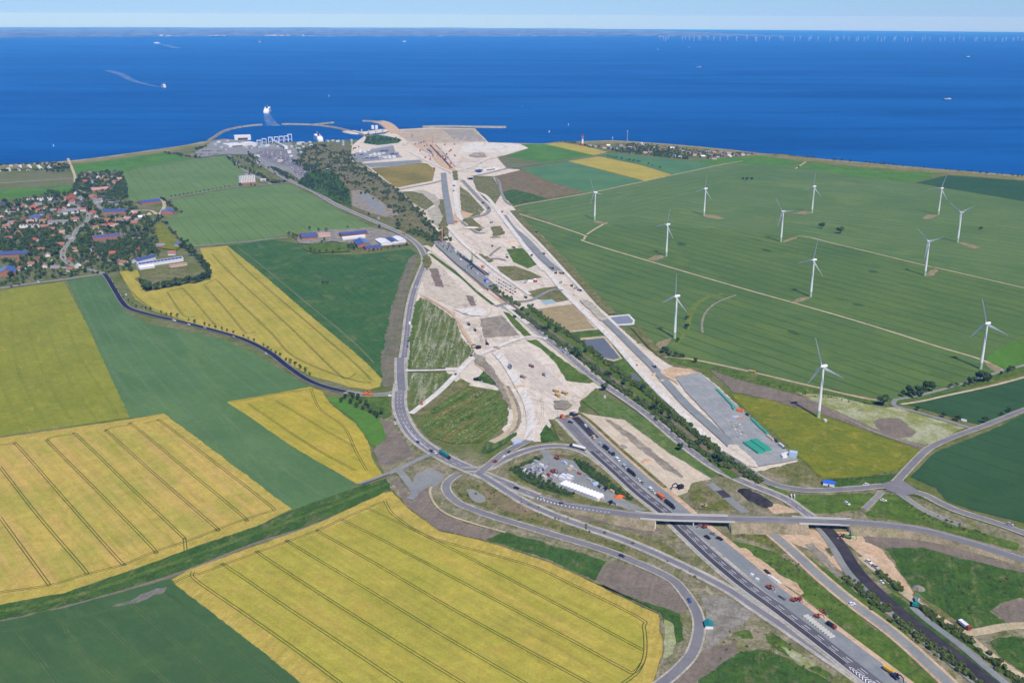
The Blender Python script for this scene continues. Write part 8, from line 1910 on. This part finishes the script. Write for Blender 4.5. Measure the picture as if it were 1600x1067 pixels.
# tunnel mouth
def portal():
    p = ground(735, 281); root = empty('tunnel_portal', p, heading(735, 281, 8, 12))
    m = MB(); m.box(-9, 9, -8, -7, -0.2, 6.5); m.box(-9, 9, 7, 8, -0.2, 6.5); m.build('side_wall', M_conc, root)
    m = MB(); m.box(-9, 9, -8, 8, 6.5, 7.5); m.build('roof_slab', M_conc, root)
    m = MB(); m.box(-9.4, -9, -8, 8, -0.2, 7.5); m.build('tunnel_darkness', plain('tunnel_dark', (0.01, 0.01, 0.015), 0.9, 0.1), root)  # near-black end panel paints the darkness inside the tunnel
    tag(root, 'dark concrete tunnel portal at the grey loop road', 'tunnel portal')
portal()
P('lined_basin', plain('blue_liner', (0.02, 0.035, 0.13), 0.4, 0.4), [(742, 267), (750, 265.5), (754, 268), (750, 270.5), (744, 270)], soft=0.5, label='dark blue lined basin beside the service road')
shed(765, 266, 60, 10, 5, heading(765, 266, 20, -2.6), 'long white site office row beside the blue basin', name='site_office')
# shore works clutter
random.seed(21)
cols = ('white', 'grey', 'silver', 'black', 'orange', 'cream', 'lightblue', 'darkblue')
for i in range(46):
    t = random.random(); x = 645 + t * 55 + random.uniform(-9, 9); y = 217 + t * 38 + random.uniform(-5, 5)
    container(x, y, random.choice((10, -6)), random.choice((4, 8)), random.choice(cols), 12, 3, 3, what='shore works container', sc=random.uniform(0.9, 1.7))
for i in range(16):
    x, y = random.uniform(655, 715), random.uniform(218, 268); excavator(x, y, random.choice((8, -8)), 4, random.choice(('orange', 'black', 'yellow')), 1.7)
wall_line([(672, 228), (688, 245), (706, 264)], 4, 3, M_pile, 'dark sheet pile wall through the shore works'); wall_line([(680, 226), (696, 243), (712, 262)], 4, 2, M_conc, 'concrete trough wall in the shore works')
for i in range(40):
    x = 562 + (i * 17 % 62); y = 235 + (i * 7 % 15) + (620 - x) * 0.03
    if y > 253 - (x - 555) * 0.06: y -= 8
    container(x, y, 12, -1.5, ('white', 'white', 'silver', 'blue', 'grey')[i % 5], 12, 3, 3, what='camp container', sc=1.15)
for i in range(8): shed(584 + i * 4, 233.5 - i * 0.7, 10, 12, 5, heading(600, 232, 20, -3), 'white hall module %s in the camp row' % ('one', 'two', 'three', 'four', 'five', 'six', 'seven', 'eight')[i], name='camp_hall')
for i in range(6): shed(574 + i * 5.5, 247 - i * 0.15, 12, 5, 3, heading(600, 247, 20, -0.4), 'low white camp cabin %s in the front row' % ('one', 'two', 'three', 'four', 'five', 'six')[i], name='camp_cabin')
for i in range(22):
    x, y = 536 + (i * 13 % 26), 219.5 + (i * 5 % 9); container(x, y, 8, 2, ('white', 'silver', 'blue', 'cream')[i % 4], 8, 4, 3.5, what='quay container', sc=1.3)
for i in range(12):
    x, y = 565 + (i * 11 % 44), 204 + (i * 5 % 6) * 0.9; container(x, y, 8, 2, ('white', 'silver', 'tan', 'grey')[i % 4], 8, 4, 3, what='harbour quay container', z=1.3)
# port lanes: lorries and cars waiting
for i in range(34):
    r_, q = i % 6, i // 6; x, y = 404 + r_ * 7 + q * 7, 237.5 + r_ * 0.5 + q * 3.4
    if i % 3: truck(x, y, 10, 5.5, 'white', ('white', 'silver', 'lightblue', 'white', 'red')[i % 5], scale=0.8)
    else: car(x, y, 10, 5.5, ('white', 'silver', 'black')[i % 3], 1.6)
for i in range(12): truck(456 + i * 2.6, 264 + (i % 4) * 2.6 + i * 0.9, 10, 5.5, ('white', 'red', 'blue')[i % 3], ('white', 'white', 'red', 'silver')[i % 4], scale=0.8)
for i in range(24): car(300 + (i * 7 % 46), 242.5 - (i * 5 % 10), 10, -1.5, ('white', 'silver', 'black', 'red', 'blue')[i % 5], 1.6)
random.seed(31)
for i, (x, y) in enumerate(((342, 224), (350, 226), (356, 222), (398, 230), (404, 232), (410, 231), (418, 230), (426, 231), (434, 231), (456, 231), (462, 229), (466, 234), (474, 231), (478, 226), (484, 224), (455, 246), (459, 252), (470, 240), (402, 247), (430, 250), (438, 254), (346, 232), (352, 236), (336, 228), (486, 228), (512, 222), (520, 221), (528, 222), (392, 234), (384, 232))):
    container(x, y, 10, random.choice((-2, 3, 5)), ('white', 'silver', 'cream', 'white', 'grey', 'lightblue')[i % 6], 12, 6, 5, what='port hut', sc=random.uniform(0.9, 1.6))
for i in range(46):
    r_, q = i % 8, i // 8; car(408 + r_ * 4.6 + q * 6.5, 243 + r_ * 0.4 + q * 2.6, 10, 5.5, ('white', 'silver', 'black', 'red', 'blue', 'grey')[i * 5 % 6], 1.7)
for i in range(20): car(378 + (i % 10) * 3.4 + (i // 10) * 4, 246 + (i % 10) * 1.7, 10, 5.5, ('white', 'silver', 'black', 'red')[i % 4], 1.6)
# campsite caravans and village cars
for i in range(26):
    x = 2 + (i * 31 % 78); y = 268.2 - (i * 13 % 8) - x * 0.03
    p = ground(x, y); root = empty('caravan', p, random.uniform(0, 3)); m = MB(); m.box(-3.4, 3.4, -1.3, 1.3, 0.4, 3.0, 0.5, 0.1); m.build('body', PAINT['white'], root); m = MB(); m.box(-1.5, 1.5, -1.36, -1.31, 1.5, 2.2); m.build('window', M_glass, root)
    for s in (-1.2, 1.2): inst('wheel', car_wheel, root, None, (0, s, 0.34))
    root.scale = (1.5, 1.5, 1.5); later(root, x, y, 'white caravan', 'caravan', 'caravans on the campsite')
for i, (x, y) in enumerate(((123, 326), (128, 329), (134, 334), (137, 339), (132, 350), (126, 356), (112, 377), (100, 394), (99, 404), (108, 413), (130, 422), (140, 424), (145, 426), (30, 446), (18, 449), (150, 318), (158, 327), (171, 318), (206, 409), (212, 412), (60, 442))): car(x, y, 8, 5, ('white', 'silver', 'red', 'black', 'blue')[i % 5], 1.5)

finish_labels()

# ================================================================== HAZE
def haze():
    mb = MB(); mb.box(-140000, 140000, -20000, 140000, -760, 580)
    o = mb.build('haze', None, None)
    m = bpy.data.materials.new('haze_air'); m.use_nodes = True; nt = m.node_tree; nt.nodes.clear()
    out = nt.nodes.new('ShaderNodeOutputMaterial'); v = nt.nodes.new('ShaderNodeVolumePrincipled')
    v.inputs['Color'].default_value = (0.10, 0.37, 1.0, 1); v.inputs['Density'].default_value = HAZE; v.inputs['Absorption Color'].default_value = (1, 1, 1, 1); v.inputs['Anisotropy'].default_value = -0.35
    nt.links.new(v.outputs[0], out.inputs['Volume']); o.data.materials.append(m)
    tag(o, 'thin blue haze over sea and land', None, None, 'stuff')
HAZE = 3.3e-5
haze()
